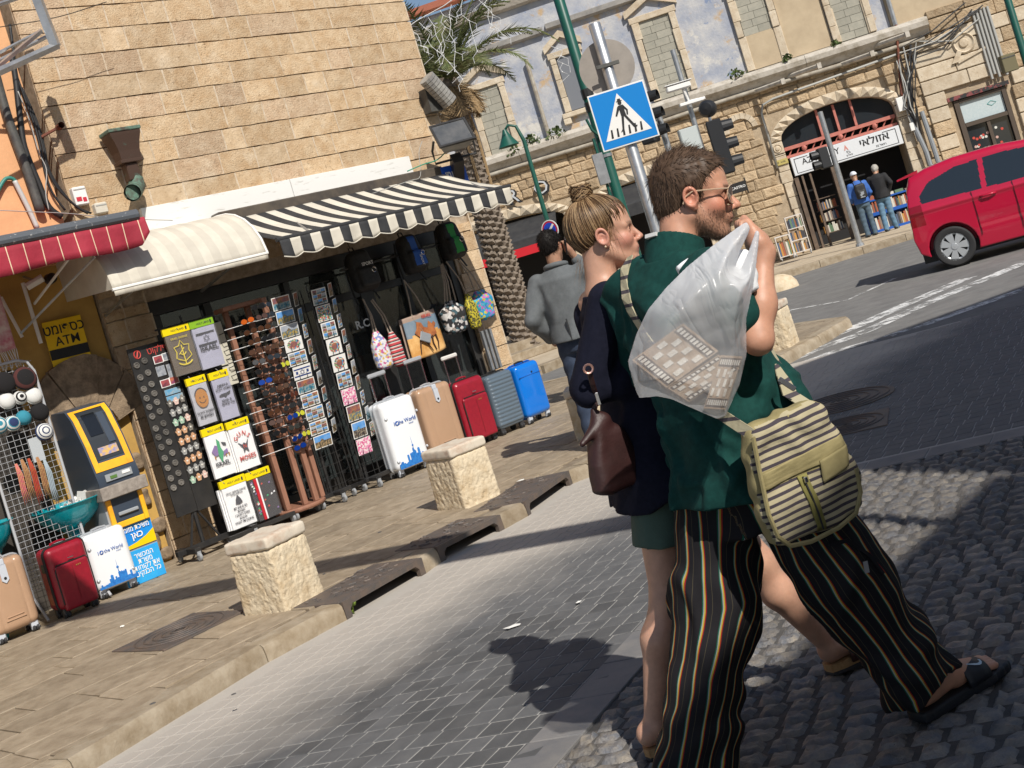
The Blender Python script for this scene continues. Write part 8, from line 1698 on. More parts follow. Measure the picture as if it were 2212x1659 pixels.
patch('pocket_band',[(-.148,.0),(.15,.012),(.145,.062),(-.142,.05)],m_olive,.004,14); patch('flap',[(.04,-.045),(.135,-.03),(.148,.03),(.045,.02)],m_olive,.009); patch('centre_strip',[(-.012,-.175),(.018,-.178),(.0,.0),(-.03,.0)],M('olive_dark',(.2,.18,.05),.85),.005,10)
mb=MB(); P_=[tr(x,z)+Vector((0,-.008,0)) for x,z in ((.003,-.17),(-.003,-.12),(-.01,-.06),(-.015,-.005))]; mb.tube(P_,.003,5); mb.build('zip',m_rubber,sb); mb=MB(); q=tr(-.012,-.012); mb.box(q.x-.006,q.x+.006,q.y-.016,q.y-.009,q.z-.012,q.z+.006,.002); mb.build('zip_puller',m_chrome,sb)
mb=MB(); E=[(-.135,.16),(-.148,.05),(-.158,-.06),(-.15,-.13),(-.12,-.17),(-.05,-.186),(.05,-.186),(.12,-.17),(.155,-.12),(.162,-.05)]; mb.tube([(x,-.045,z) for x,z in E],.007,6); mb.build('piping',m_olive,sb)
m_strap=mband('strap_weave',[(.4,.36,.24),(.4,.36,.24),(.06,.05,.06),(.4,.36,.24)],2,1/.042,.9,.4)
P_=[trace(x,y,shw)-Vector((0,.004,0)) for x,y in ((1362,556),(1351,580),(1349,610),(1353,640),(1362,668),(1378,695),(1400,730),(1440,790),(1490,850))]+[BGT@Vector((-.12,-.02,.16))]
o=ribbon(P_,.034,grad(shw),.005).build('shoulder_strap',m_strap,sb); o.matrix_parent_inverse=BGT.inverted()
o=ribbon([BGT@Vector((.1,-.02,.15)),trace(1703,850,shw)-Vector((0,.01,0)),at(1692,818,3.66),at(1680,785,3.75),at(1672,760,3.85)],.05,Vector((.4,-.9,0)),.005).build('front_strap',m_strap,sb); o.matrix_parent_inverse=BGT.inverted()
for x,y in ((1700,830),(1762,880)): q=at(x,y,3.58); mb=MB(Matrix.Translation(q)@Matrix.Rotation(rad(-40),4,'Y')); mb.box(-.008,.008,-.004,.002,-.028,.028,.002); o=mb.build('zip_puller',m_chrome,sb); o.matrix_parent_inverse=BGT.inverted()
# ---------------------------------------------------------------- carrier bag with inlaid boxes
PB=[(1612,478),(1622,492),(1600,540),(1588,575),(1600,583),(1618,540),(1634,494),(1641,503),(1634,570),(1627,620),(1612,690),(1613,765),(1598,830),(1568,898),(1549,905),(1500,884),(1450,862),(1420,856),(1380,860),(1362,830),(1355,785),(1375,720),(1400,668),(1440,620),(1484,576),(1540,530),(1585,497)]
Yb=3.47
PBw=[at(x,y,Yb) for x,y in PB]; cB=sum(PBw,Vector())/len(PBw); poly=np.array([(p.x-cB.x,p.z-cB.z) for p in PBw],np.float32)
def poly_sd(x,z):
    d=np.full(x.shape,1e9,np.float32); s=np.ones(x.shape,np.float32); n=len(poly); j=n-1
    for i in range(n):
        a,b=poly[i],poly[j]; ex,ez=b-a; wx,wz=x-a[0],z-a[1]; t=np.clip((wx*ex+wz*ez)/(ex*ex+ez*ez),0,1); d=np.minimum(d,(wx-ex*t)**2+(wz-ez*t)**2)
        c1,c2,c3=z>=a[1],z<b[1],ex*wz>ez*wx; fl=(c1&c2&c3)|(~c1&~c2&~c3); s=np.where(fl,-s,s); j=i
    return s*np.sqrt(d)
hx,hz=poly[0]
def plast(P):
    x,y,z=P[...,0],P[...,1],P[...,2]; e=poly_sd(x,z); th=np.clip((-e)*1.9,0.007,.105)*np.clip(1.15-z*2.6,.12,1); an=np.arctan2(x-hx,-(z-hz)+.03)
    rad_=np.sqrt((x-hx)**2+(z-hz)**2); rip=.004*np.sin(an*26+2*np.sin(rad_*14))*np.exp(-(rad_/.24)**2)+.004*np.abs(np.sin(30*x+22*z+4*np.sin(13*z-9*x)))*np.clip(rad_*3-.3,0,1)+.006*wob(np.stack([x,y*.3,z],-1),17,4)
    return np.maximum(e,np.abs(y)-np.maximum(th+rip*np.clip(-e*25,0,1),.006))*.6
cB.y+=0
cb_=thing('carrier_bag','translucent white plastic carrier bag holding two inlaid wooden boxes','bag',Matrix.Translation(cB))
v,F=carve(plast,(-.26,-.13,-.3),(.24,.13,.36),.0058,smooth=1)
m_film=bpy.data.materials.new('plastic_film'); m_film.use_nodes=True; N=m_film.node_tree.nodes; Lk=m_film.node_tree.links; b=N['Principled BSDF']; b.inputs['Base Color'].default_value=(.93,.94,.96,1); b.inputs['Roughness'].default_value=.24; b.inputs['Specular IOR Level'].default_value=.7
t1=N.new('ShaderNodeBsdfTransparent'); t2=N.new('ShaderNodeBsdfTranslucent'); t2.inputs[0].default_value=(.85,.87,.9,1); x1=N.new('ShaderNodeMixShader'); x1.inputs[0].default_value=.45; x2=N.new('ShaderNodeMixShader'); lw=N.new('ShaderNodeLayerWeight'); lw.inputs[0].default_value=.35; mr=N.new('ShaderNodeMapRange'); mr.inputs[3].default_value=.6; mr.inputs[4].default_value=.95
tcf=N.new('ShaderNodeTexCoord'); mpf=N.new('ShaderNodeMapping'); mpf.inputs['Rotation'].default_value=(0,rad(-38),0); mpf.inputs['Scale'].default_value=(11,5,3.2); nf=N.new('ShaderNodeTexNoise'); nf.inputs['Scale'].default_value=1.; nf.inputs['Detail'].default_value=2.5; nf.inputs['Distortion'].default_value=.8; af=N.new('ShaderNodeMath'); af.operation='SUBTRACT'; af.inputs[1].default_value=.5; ab=N.new('ShaderNodeMath'); ab.operation='ABSOLUTE'; bf=N.new('ShaderNodeBump'); bf.inputs['Strength'].default_value=1.; bf.inputs['Distance'].default_value=.03
Lk.new(tcf.outputs['Object'],mpf.inputs[0]); Lk.new(mpf.outputs[0],nf.inputs[0]); Lk.new(nf.outputs[0],af.inputs[0]); Lk.new(af.outputs[0],ab.inputs[0]); Lk.new(ab.outputs[0],bf.inputs['Height']); Lk.new(bf.outputs[0],b.inputs['Normal']); Lk.new(bf.outputs[0],t2.inputs['Normal'])
Lk.new(b.outputs[0],x1.inputs[1]); Lk.new(t2.outputs[0],x1.inputs[2]); Lk.new(lw.outputs['Facing'],mr.inputs[0]); Lk.new(mr.outputs[0],x2.inputs[0]); Lk.new(t1.outputs[0],x2.inputs[1]); Lk.new(x1.outputs[0],x2.inputs[2]); Lk.new(x2.outputs[0],N['Material Output'].inputs[0])
sa_=N.new('ShaderNodeAttribute'); sa_.attribute_name='slack'; sx_=N.new('ShaderNodeMapRange'); sx_.inputs[3].default_value=.5; sx_.inputs[4].default_value=1.05; sm_2=N.new('ShaderNodeMath'); sm_2.operation='MULTIPLY'; sm_2.use_clamp=True; Lk.new(sa_.outputs['Fac'],sx_.inputs[0]); Lk.new(sx_.outputs[0],sm_2.inputs[0]); Lk.new(mr.outputs[0],sm_2.inputs[1]); Lk.new(sm_2.outputs[0],x2.inputs[0])
obj('film',np_mesh('film',v,F,m_film,dict(slack=np.clip((v[:,2]+.02+.25*v[:,0])/.1,0,1))),cb_)
m_tissue=M('tissue_white',(.75,.76,.78),.7,bump=.4,bscale=30,dist=.01)
q=at(1598,590,3.52); 
def tiss(P): return rbox(P,(0,0,0),(.04,.02,.06),.012)+.012*wob(P,45,3)
v,F=carve(tiss,(-.09,-.07,-.11),(.09,.07,.11),.007); o=obj('tissue',np_mesh('tissue',v,F,m_tissue),cb_); o.matrix_world=Matrix.Translation(q)
q=at(1497,575,3.62); v,F=carve(lambda P:rbox(P,(0,0,0),(.045,.015,.03),.008)+.008*wob(P,50,6),(-.09,-.06,-.08),(.09,.06,.08),.006); o=obj('tissue',np_mesh('tissue',v,F,m_tissue),cb_); o.matrix_world=Matrix.Translation(q)@Matrix.Rotation(rad(-20),4,'Y')
m_box=M('inlay_wood',(.3,.2,.12),.5,(.42,.3,.2),30); m_inl=M('inlay_pearl',(.7,.66,.58),.35,(.55,.48,.4),60); m_ind=M('inlay_dark',(.08,.045,.025),.5)
ib_n=0
def inlaid(lab,o,ex,ez,ey,dec):
    """box from corner o with edges ex, ez in the decorated face and ey in depth"""
    O=at(*o[:2],o[2]); X=at(*ex[:2],ex[2])-O; Z=at(*ez[:2],ez[2])-O; Yd=at(*ey[:2],ey[2])-O; n=X.cross(Z).normalized(); n*=-1 if n.y>0 else 1
    t=thing('inlaid_box',lab,'box',Matrix.Translation(O),'inlaid wooden boxes in the carrier bag'); mb=MB(); mb.add([Vector((0,0,0)),X,X+Z,Z,Yd,X+Yd,X+Z+Yd,Z+Yd],[(0,1,2,3),(4,7,6,5),(0,4,5,1),(1,5,6,2),(2,6,7,3),(3,7,4,0)]); mb.build('box',m_box,t)
    def pa(A_,B_,N_,u0,u1,v0,v1,m,h,nm): mb=MB(); mb.add([A_*u+B_*w+N_*h for u,w in ((u0,v0),(u1,v0),(u1,v1),(u0,v1))],[(0,1,2,3)]); mb.build(nm,m,t)
    for v0 in (.04,.80): pa(X,Z,n,.03,.97,v0,v0+.16,m_ind,.0015,'inlay_band')
    for k in range(10):
        for v0 in (.07,.83): u=.06+.092*k; pa(X,Z,n,u,u+.06,v0,v0+.1,m_inl,.0025,'inlay_tile')
    for i in range(6):
        for j in range(3):
            if (i+j)%2==0: u,w=.08+.145*i,.25+.18*j; pa(X,Z,n,u,u+.12,w,w+.15,m_inl,.002,'inlay_tile')
    n2=Yd.cross(X if dec else Z).normalized(); n2*=-1 if n2.y>0 else 1
    for k in range(7): pa(X if dec else Z,Yd,n2,.05+.13*k,.15+.13*k,.2,.8,m_inl if k%2 else m_ind,.002,'inlay_tile')
inlaid('upper inlaid wooden box lying flat against the left of the carrier bag',(1440,838,3.47),(1365,778,3.5),(1552,758,3.45),(1446,852,3.53),True)
inlaid('lower inlaid wooden box slanting below the upper one in the carrier bag',(1442,838,3.47),(1552,766,3.46),(1488,868,3.47),(1446,850,3.53),False)
inlaid('upright inlaid wooden box at the right side of the carrier bag',(1557,767,3.455),(1604,770,3.46),(1520,882,3.46),(1560,772,3.53),False)
# ---------------------------------------------------------------- the woman
WH=rad(20); W0=Vector((.40,4.22,ROAD)); WT=Matrix.Translation(W0)@Matrix.Rotation(WH,4,'Z'); wi_=Minv(WT); WTi=WT.inverted()
wom=persp('woman with a blond hair bun in navy top and green shorts walking beside the man',WT)
HW=WTi@(Matrix.Translation((.44,4.22,1.60))@Matrix.Rotation(rad(-5),4,'Z')@Matrix.Rotation(rad(2),4,'Y')@Matrix.Scale(1.08,4)); hwi=Minv(HW); hsw=head_sdf(True)
def wom_head(P):
    d=hsw(hwi(P))*1.08; nk=pts(HW,[(-.03,0,-.035)])[0]; d=sm(d,cap(P,nk,(-.015,0,1.52),.052,.055),.03); return sm(d,cap(P,(-.02,-.1,1.49),(-.02,.1,1.49),.05),.05)
v1,F1=carve(wom_head,(-.2,-.22,1.46),(.36,.2,1.95),.0034)
wl=[[WTi@Vector(p) for p in ((.37,4.13,.86+ROAD+.1),(.29,4.13,.50+ROAD),(.125,4.14,.10+ROAD))],[WTi@Vector(p) for p in ((.43,4.3,.86+ROAD+.1),(.635,4.31,.47+ROAD),(.80,4.36,.10+ROAD))]]
wf=[(WTi@Vector((.095,4.14,ROAD+.035)),WTi@Vector((.335,4.2,ROAD+.03))),(WTi@Vector((.79,4.37,ROAD+.045)),WTi@Vector((1.02,4.44,ROAD+.035)))]
def wom_legs(P):
    d=None
    for l,(h,t) in zip(wl,wf):
        c=Vector(l[1]).lerp(Vector(l[2]),.32)+Vector((-.018,0,0)); q=sm(cap(P,l[0],l[1],.085,.056),cap(P,l[1],c,.052,.056),.03); q=sm(q,cap(P,c,l[2],.054,.034),.03); q=sm(q,cap(P,l[2],Vector(h)+Vector((.005,0,.05)),.034,.033),.02); f,_,_=foot_sdf(P,h,t,.95); q=sm(q,f,.025)
        q=sm(q,ell(P,Vector(l[2])+Vector((.0,-.032,-.0)),(.014,.01,.016)),.012); d=q if d is None else np.minimum(d,q)
    return d
v2,F2=carve(wom_legs,(-.45,-.3,-.02),(.75,.32,.78),.0058)
def wom_core(P): return sm(stack(P,[(.8,0,0,.1,.14),(1.1,0,0,.08,.12),(1.4,0,0,.08,.14)]),cap(P,(0,0,1.35),(-.01,0,1.55),.07,.05),.05)
v3,F3=carve(wom_core,(-.25,-.25,.7),(.25,.25,1.6),.02)
v,F=join([(v1,F1),(v2,F2),(v3,F3)]); L=hwi(v); aw=head_attrs(L,True,0.)
for k in aw: aw[k][len(v1):]=0
obj('body',np_mesh('body',v,F,m_skinf,aw),wom)
for sg in (-1,1):
    mb=MB(); mb.ball((.0735,sg*.029,-.001),.0118,14,8); mb.build('eyeball',m_eye,wom,True,HW); mb=MB(); mb.lathe([(.001,.0125),(.0055,.0112)],10,'x',(.0735,sg*.029,-.001)); mb.build('iris',m_iris,wom,False,HW)
    mb=MB(); mb.tube([(.082+.004*math.cos(k*.5-1.2),sg*(.029+.0125*math.sin(k*.5-1.2)),.004+.002*math.cos(k*.5-1.2)) for k in range(6)],.0012,4); mb.build('eyelash',m_haird,wom,False,HW)
mb=MB(); q=Vector((-.003,-.0765,-.034)); mb.ball(q,.0045,8,5); mb.build('ear_stud',m_goldf,wom,True,HW)
sR,eR=WTi@Vector((.375,4.06,1.395)),WTi@Vector((.232,4.08,1.13)); fR=WTi@Vector((.46,4.12,1.1))
def wom_top(P):
    d=stack(P,[(.8,.0,0,.205,.222),(1.0,.0,0,.165,.19),(1.2,.0,0,.125,.165),(1.36,-.01,0,.115,.17),(1.46,-.015,0,.095,.14),(1.52,-.015,0,.07,.085)])
    d=sm(d,np.minimum(cap(P,sR,eR,.07,.062),cap(P,(.0,.17,1.44),(.05,.24,1.15),.065,.055)),.05); d=sm(d,cap(P,eR,fR,.06,.048),.03)
    x,y,z=P[...,0],P[...,1],P[...,2]; d=d-.007*np.sin(34*x+28*y+3*np.sin(6*z))*np.clip((1.25-z)/.35,0,1)-.005*np.sin(30*z+18*x+3*np.sin(11*y))*np.exp(-((z-1.2)/.12)**2)-.004*wob(P,15,8)-.014*ridge(P,8,6,(1,1,.5),4.5)+.004
    d=np.maximum(d,.815+.03*np.sin(8*x+.5)+.02*np.sin(21*y)-z); nk=pts(HW,[(-.03,0,-.035)])[0]; return sub(d,np.minimum(cap(P,(-.015,0,1.47),nk,.068),ell(P,(.02,0,1.53),(.1,.1,.045))),.01)
v,F=carve(wom_top,(-.36,-.4,.78),(.36,.36,1.6),.0085); obj('navy_top',np_mesh('navy_top',v,F,M('navy_knit',(.0055,.0065,.016),.9,(.009,.01,.022),60,bump=.5,bscale=380,dist=.0015,spec=.2)),wom)
def wom_sh(P):
    d=stack(P,[(.78,0,0,.1,.13),(.88,0,0,.09,.12)])
    for l in wl: e=Vector(l[0]).lerp(Vector(l[1]),.62); d=sm(d,np.maximum(cap(P,l[0],e,.082,.096),(P-vec(e))@vec((Vector(l[1])-Vector(l[0])).normalized())),.04)
    return d-.004*wob(P,22,3)-.004*np.sin(60*P[...,2]+3*np.sin(20*P[...,0]))*np.clip((.75-P[...,2])*5,0,1)
v,F=carve(wom_sh,(-.32,-.32,.5),(.42,.32,1.0),.008); obj('green_shorts',np_mesh('green_shorts',v,F,M('sage_green',(.06,.105,.08),.85,(.05,.085,.066),8,bump=.3,bscale=250)),wom)
# hair drawn up into a bun
bun=Vector((-.03,0,.13)); cH=np.array((-.012,0,.04))
def hair_f(P):
    q=hwi(P)/.93; x,y,z=q[...,0],q[...,1],q[...,2]; ay=np.abs(y); d=ell(q,(-.016,0,.047),(.105,.081,.095)); d=sm(d,ell(q,(.03,0,.06),(.055,.061,.053)),.03); d=sm(d,ell(q,(-.055,0,-.01),(.045,.057,.058)),.04)-.0015*wob(q,120,2)+.03*np.clip((.01-z)/.07,0,1)
    cut=np.where(x>-.01,np.interp(x,[-.01,.004,.018,.034,.055,.08],[-.03,.012,.055,.085,.11,.122]),np.interp(x,[-.12,-.07,-.035,-.02,-.01],[-.06,-.075,-.055,.0,.03])); return np.maximum(d,(cut-z)*.8)*1.05
v,F=carve(hair_f,(-.22,-.22,1.5),(.34,.2,1.95),.005); hr=obj('hair',np_mesh('hair',v,F,m_hairf),wom)
Lh=hwi(v); rng=np.random.default_rng(8); root=Lh[rng.choice(len(Lh),2600)]; root=root[root[:,2]<.125]; dirs=root-cH; r0=np.linalg.norm(dirs,axis=1); u0=dirs/r0[:,None]; bd=np.array(bun)-cH; rb=np.linalg.norm(bd); ub=bd/rb
n=12; t=np.linspace(0,1,n)[None,:,None]; om=np.arccos(np.clip((u0@ub),-1,1))[:,None,None]; sl=(np.sin((1-t)*om)*u0[:,None]+np.sin(t*om)*ub)/np.maximum(np.sin(om),1e-3); 
def surf_r(u):   # distance from cH to the hair surface along u, by bisection in head space
    lo,hi=np.full(u.shape[:-1],.02),np.full(u.shape[:-1],.2)
    def f(q): q=q/.93; d=ell(q,(-.016,0,.047),(.105,.081,.095)); d=sm(d,ell(q,(.03,0,.06),(.055,.061,.053)),.03); return sm(d,ell(q,(-.055,0,-.01),(.045,.057,.058)),.04)
    for _ in range(14): m=(lo+hi)/2; ins=f((cH+u*m[...,None]).astype(np.float32))<0; lo=np.where(ins,m,lo); hi=np.where(ins,hi,m)
    return lo
rr=surf_r(sl)-.024*np.clip((.01-(cH[2]+sl[...,2]*.09))/.07,0,1)+rng.uniform(-.001,.0035,(len(root),1))+.003*np.sin(np.linspace(0,np.pi,n))[None]*rng.random((len(root),1)); PL=cH+sl*rr[...,None]
A=np.array(HW,np.float32); PL=PL.astype(np.float32)@A[:3,:3].T+A[:3,3]; m_hl=M('hair_light_streak',(.36,.24,.13),.42,spec=.3); m_hd=M('hair_dark_streak',(.065,.035,.018),.42,spec=.3)
for i,m_ in enumerate((m_hairf,m_hl,m_hd,m_hairf)): strands('hair_strand',PL[i::4],.0012,m_,hr,False)
PB_=[]
for k in range(420):
    a0=rng.uniform(0,6.28); tl=rng.normal(0,.5,2); R_=rng.uniform(.01,.034); s_=np.linspace(0,rng.uniform(3,6),14); x=np.cos(a0+s_)*R_; y=np.sin(a0+s_)*R_*1.1; z=.016*np.sin(s_*1.3+tl[0])+rng.uniform(-.008,.016); PB_.append(np.stack([bun.x-.004+x+tl[0]*.004,y,bun.z+.012+z+0*x],-1))
PB_=np.array(PB_); PB_=PB_.astype(np.float32)@A[:3,:3].T+A[:3,3]
for i,m_ in enumerate((m_hairf,m_hl,m_hd)): strands('hair_bun',PB_[i::3],.0014,m_,wom,False)
mb=MB(); mb.ball((bun.x,0,bun.z+.01),(.028,.03,.022),10,6); mb.build('bun_core',m_hairf,wom,True,HW)
W_=[]
for k in range(130):
    if k<34: p=np.array((rng.uniform(-.1,-.04),rng.uniform(-.05,.05),rng.uniform(-.07,-.04))); d=np.array((rng.uniform(-.7,-.1),rng.normal(0,.3),-1.)); l=rng.uniform(.02,.05)
    elif k<110: p=np.array((bun.x+rng.normal(0,.02),rng.normal(0,.02),bun.z+.02)); d=np.array((rng.uniform(-1.4,.5),rng.normal(0,.5),rng.uniform(-.4,.9))); l=rng.uniform(.03,.07)
    else: p=np.array((rng.uniform(0,.04),-.07,rng.uniform(-.01,.03))); d=np.array((rng.uniform(-.2,.5),-.1,-1.)); l=rng.uniform(.02,.07)
    s_=np.linspace(0,1,8)[:,None]; W_.append(p+d*l*s_+rng.normal(0,.012,3)*s_**2+np.array((0,0,-.02))*s_**2)
W_=np.array(W_); strands('hair_wisp',W_.astype(np.float32)@A[:3,:3].T+A[:3,3],.0006,m_hairf,wom)
# sandals
m_lea=M('brown_leather',(.075,.026,.018),.5,(.05,.018,.013),20,bump=.2,bscale=150); m_cork=M('cork',(.42,.26,.12),.8,(.3,.17,.07),60)
for h,t in wf:
    h,t=Vector(h),Vector(t); d=(t-h); l=d.length; T=Matrix.Translation(h+Vector((0,0,-.03)))@Matrix.Rotation(math.atan2(d.y,d.x),4,'Z'); s=obj('sandal',None,wom,T)
    ol=[(-.03,0),(-.022,.03),(.02,.037),(l*.45,.034),(l*.75,.047),(l*.95,.04),(l+.03,.012),(l+.03,-.012),(l*.95,-.036),(l*.75,-.04),(l*.45,-.032),(.02,-.037),(-.022,-.03)]; mb=MB(); mb.prism(ol,.006,.032,'z'); mb.build('cork_sole',m_cork,s); mb=MB(); mb.prism(ol,-.006,.0055,'z'); mb.build('tread',m_rubber,s)
    mb=MB(); n=10; vs=[]
    for x,r,hh in ((l*.3,.05,.085),(l*.4,.052,.078),(l*.5,.053,.07)): vs+=[(x-.02*abs(math.cos(math.pi*k/n)),r*math.cos(math.pi*k/n),.02+hh*math.sin(math.pi*k/n)**.8) for k in range(n+1)]
    mb.add(vs,[(j*(n+1)+i,j*(n+1)+i+1,(j+1)*(n+1)+i+1,(j+1)*(n+1)+i) for j in range(2) for i in range(n)]); o=mb.build('strap',m_lea,s,True); o.modifiers.new('t','SOLIDIFY').thickness=.006
    mb=MB(Matrix.Translation((l*.36,-.052,.06))); mb.tube([(-.014,-.006,-.012),(.014,-.006,-.012),(.014,-.006,.014),(-.014,-.006,.014)],.0028,5,closed=True); mb.build('buckle',m_pipe,s)
# handbag
q=at(1322,990,4.05); HB=Matrix.Translation(q)@Matrix.Rotation(rad(35),4,'Z')@Matrix.Scale(.82,4); hb=thing('handbag','soft dark brown leather handbag hanging behind the woman','bag',HB)
def hbf(P):
    z=P[...,2]; w=np.interp(z,[-.13,-.1,.0,.1,.16],[.1,.125,.115,.075,.05]).astype(np.float32); q=P.copy(); q[...,0]=q[...,0]/w*.1; d=rbox(q,(0,0,0),(.1,.045,.13),.035); d=sm(d,cap(P,(-.02,0,.14),(-.02,0,.2),.028,.015),.03); fl=cap(P,(.0,-.01,.155),(-.135,-.02,.1),.035,.01); return sm(d,fl,.03)+.006*wob(P,24,2)
v,F=carve(hbf,(-.22,-.12,-.2),(.2,.12,.26),.008); m_bag=M('oxblood_leather',(.04,.014,.013),.5,(.027,.01,.009),9,bump=.2,bscale=90); obj('bag_body',np_mesh('bag_body',v,F,m_bag),hb)
mb=MB(); P_=[HB@Vector((-.02,0,.2)),at(1290,862,4.04),at(1280,830,4.0),at(1272,800,3.98)]; mb.tube(P_,.009,6,flat=.5); o=mb.build('strap',m_bag,hb); o.matrix_parent_inverse=HB.inverted()
q=at(1271,797,3.97); mb=MB(Matrix.Translation(q)); mb.tube([(.014*math.cos(k*.5),0,.014*math.sin(k*.5)) for k in range(13)],.004,5,closed=True); o=mb.build('ring',M('rose_gold',(.7,.4,.33),.3,metal=.8),hb); o.matrix_parent_inverse=HB.inverted()
q=at(1292,862,4.0); mb=MB(Matrix.Translation(q)); mb.box(-.006,.006,-.006,.004,-.02,.022,.002); o=mb.build('clip',m_chrome,hb); o.matrix_parent_inverse=HB.inverted()
# ---------------------------------------------------------------- people further off
def figure(lab,T,sc,skin,hair,J,torso,legc,shoe,res,hem,long_top=True,hairf=None,headrot=(0,0),bald=False):
    p=persp(lab,T@Matrix.Scale(sc,4)); Hh=Matrix.Translation(J['head'])@Matrix.Rotation(rad(headrot[0]),4,'Z')@Matrix.Rotation(rad(headrot[1]),4,'Y'); hi=Minv(Hh); hs=head_sdf(False)
    def bodyf(P):
        d=sm(hs(hi(P)),cap(P,np.array(J['head'])+np.array((-.03,0,-.03)),(0,0,1.45),.058,.06),.03)
        for s in 'RL':
            d=np.minimum(d,sm(cap(P,J['e'+s],J['w'+s],.042,.03),sm(cap(P,J['w'+s],J['h'+s],.028,.03),cap(P,J['h'+s],np.array(J['h'+s])+np.array(J.get('fd',(0,0,-.06))),.028,.018),.02),.02)); f,_,_=foot_sdf(P,J['f'+s],np.array(J['f'+s])+np.array((.23,0,0)),1); d=np.minimum(d,sm(f,cap(P,np.array(J['f'+s])+np.array((.03,0,.06)),J['k'+s],.04,.05),.03))
            for k in range(4): o=np.array((.0,0,0)); d=np.minimum(d,cap(P,np.array(J['h'+s])+np.array((-.024+.016*k,0,-.0)),np.array(J['h'+s])+np.array(J.get('fd',(0,0,-.06)))*1.25+np.array((-.026+.017*k,0,0)),.01,.008))
        return sm(d,stack(P,[(.85,0,0,.1,.14),(1.4,0,0,.09,.15)]),.03)
    v,F=carve(bodyf,(-.6,-.6,-.03),(.7,.6,1.95),res); a=head_attrs(hi(v),False,0); m=v[:,2]<1.45
    for k in a: a[k][m]=0
    obj('body',np_mesh('body',v,F,skin,a),p)
    def topf(P):
        d=stack(P,[(hem,0,0,.175,.215),(1.05,0,0,.15,.19),(1.25,0,0,.148,.205),(1.4,-.01,0,.125,.205),(1.48,-.01,0,.08,.11),(1.51,0,0,.065,.07)])
        for s,y in (('R',-1),('L',1)): d=sm(d,sm(cap(P,(0,y*.19,1.41),J['e'+s],.08,.068),cap(P,J['e'+s],J['w'+s],.066,.052),.03),.04)
        x,y,z=P[...,0],P[...,1],P[...,2]; d=d-.006*np.sin(26*z+22*y+3*np.sin(9*x))*np.exp(-((z-1.15)/.25)**2)-.004*wob(P,14,sc*9)-.008*ridge(P,9,2,(1,1,.5))+.004; return np.maximum(d,hem-z)
    v,F=carve(topf,(-.5,-.6,hem-.05),(.6,.6,1.56),res); obj('jacket' if long_top else 'shirt',np_mesh('jacket',v,F,torso),p)
    def legf(P):
        d=stack(P,[(.8,0,0,.12,.16),(1.0,0,0,.13,.165)])
        for s,y in (('R',-1),('L',1)): an=np.array(J['f'+s])+np.array((.03,0,.05)); d=sm(d,sm(cap(P,(0,y*.09,.88),J['k'+s],.095,.075),cap(P,J['k'+s],an,.072,.066),.03),.03)
        return d-.004*np.sin(50*P[...,2]+3*np.sin(12*P[...,0]))-.003*wob(P,18,2)
    v,F=carve(legf,(-.5,-.4,.0),(.6,.4,1.04),res); obj('trousers',np_mesh('trousers',v,F,legc),p)
    for s in 'RL':
        h=Vector(J['f'+s]); sh_=lambda P:np.maximum(cap(P,h+Vector((0,0,.035)),h+Vector((.23,0,.025)),.05,.045),-.002-P[...,2]); v,F=carve(sh_,h+Vector((-.1,-.1,-.03)),h+Vector((.33,.1,.12)),max(res,.012)); obj('shoe',np_mesh('shoe',v,F,shoe),p)
    if hair:
        def hf(P):
            q=hi(P); x,z=q[...,0],q[...,2]; d=ell(q,(-.014,0,.05),(.108,.086,.1)); d=sm(d,ell(q,(-.05,0,-.01),(.055,.066,.065)),.03)-.004*wob(q,60,2)-(.02*np.abs(wob(q,45,5)) if hairf=='curly' else 0)
            cut=np.interp(x,[-.12,-.06,-.03,-.015,.02,.03,.06,.1],[-.07,-.08,-.05,.02,.0,.045,.075,.1]); return np.maximum(d,(cut-z)*.8)
        v,F=carve(hf,np.array(J['head'])-.22,np.array(J['head'])+.24,max(res*.7,.006)); ho=obj('hair',np_mesh('hair',v,F,hair),p)
        if res<.02: r_=np.random.default_rng(2); q,nn=scatter(v,F,1500,r_); fl=np.tile(np.array((.3,0,-.8)),(len(q),1)); fl=fl-nn*(fl*nn).sum(1,keepdims=True); d_=fl+nn*.5+r_.normal(0,.3,q.shape); strands('hair_strand',q[:,None]+d_[:,None]*.02*np.linspace(0,1,3)[None,:,None],.0018,hair,ho)
    return p
m_suit=M('grey_jacket',(.125,.135,.142),.85,(.1,.11,.115),30,bump=.3,bscale=200); m_jean=M('dark_jeans',(.018,.03,.06),.85,(.03,.045,.08),20,bump=.3,bscale=150); m_ljean=M('light_jeans',(.12,.22,.32),.85,(.09,.17,.25),12); m_shoe=M('shoe_dark',(.02,.018,.016),.5)
J=dict(head=(.03,0,1.66),eR=(.2,-.34,1.2),wR=(.15,-.15,1.5),hR=(.11,-.11,1.61),eL=(-.1,.29,1.14),wL=(.08,.24,.95),hL=(.12,.22,.9),kR=(.03,-.1,.48),kL=(.0,.1,.48),fR=(-.02,-.1,0),fL=(-.1,.1,0),fd=(-.03,.015,.06))
p=at(1226,640,10.4); gm=figure('man in grey jacket and jeans seen from behind holding a phone to his ear',TR(p.x-.02,10.4,0,rad(72)),1.03,m_skind,m_haird,J,m_suit,m_jean,m_shoe,.0105,.9,headrot=(-12,4))
mb=MB(); mb.tube([(-.085*math.cos(k*.4)-.0,.085*math.sin(k*.4),1.505+.012*math.cos(k*.4)) for k in range(-5,6)],.022,6); mb.build('jacket_collar',m_suit,gm,True); mb=MB(); mb.box(-.182,-.165,-.004,.004,.9,1.08); mb.build('back_vent',M('vent_shadow',(.03,.032,.034),.9),gm)
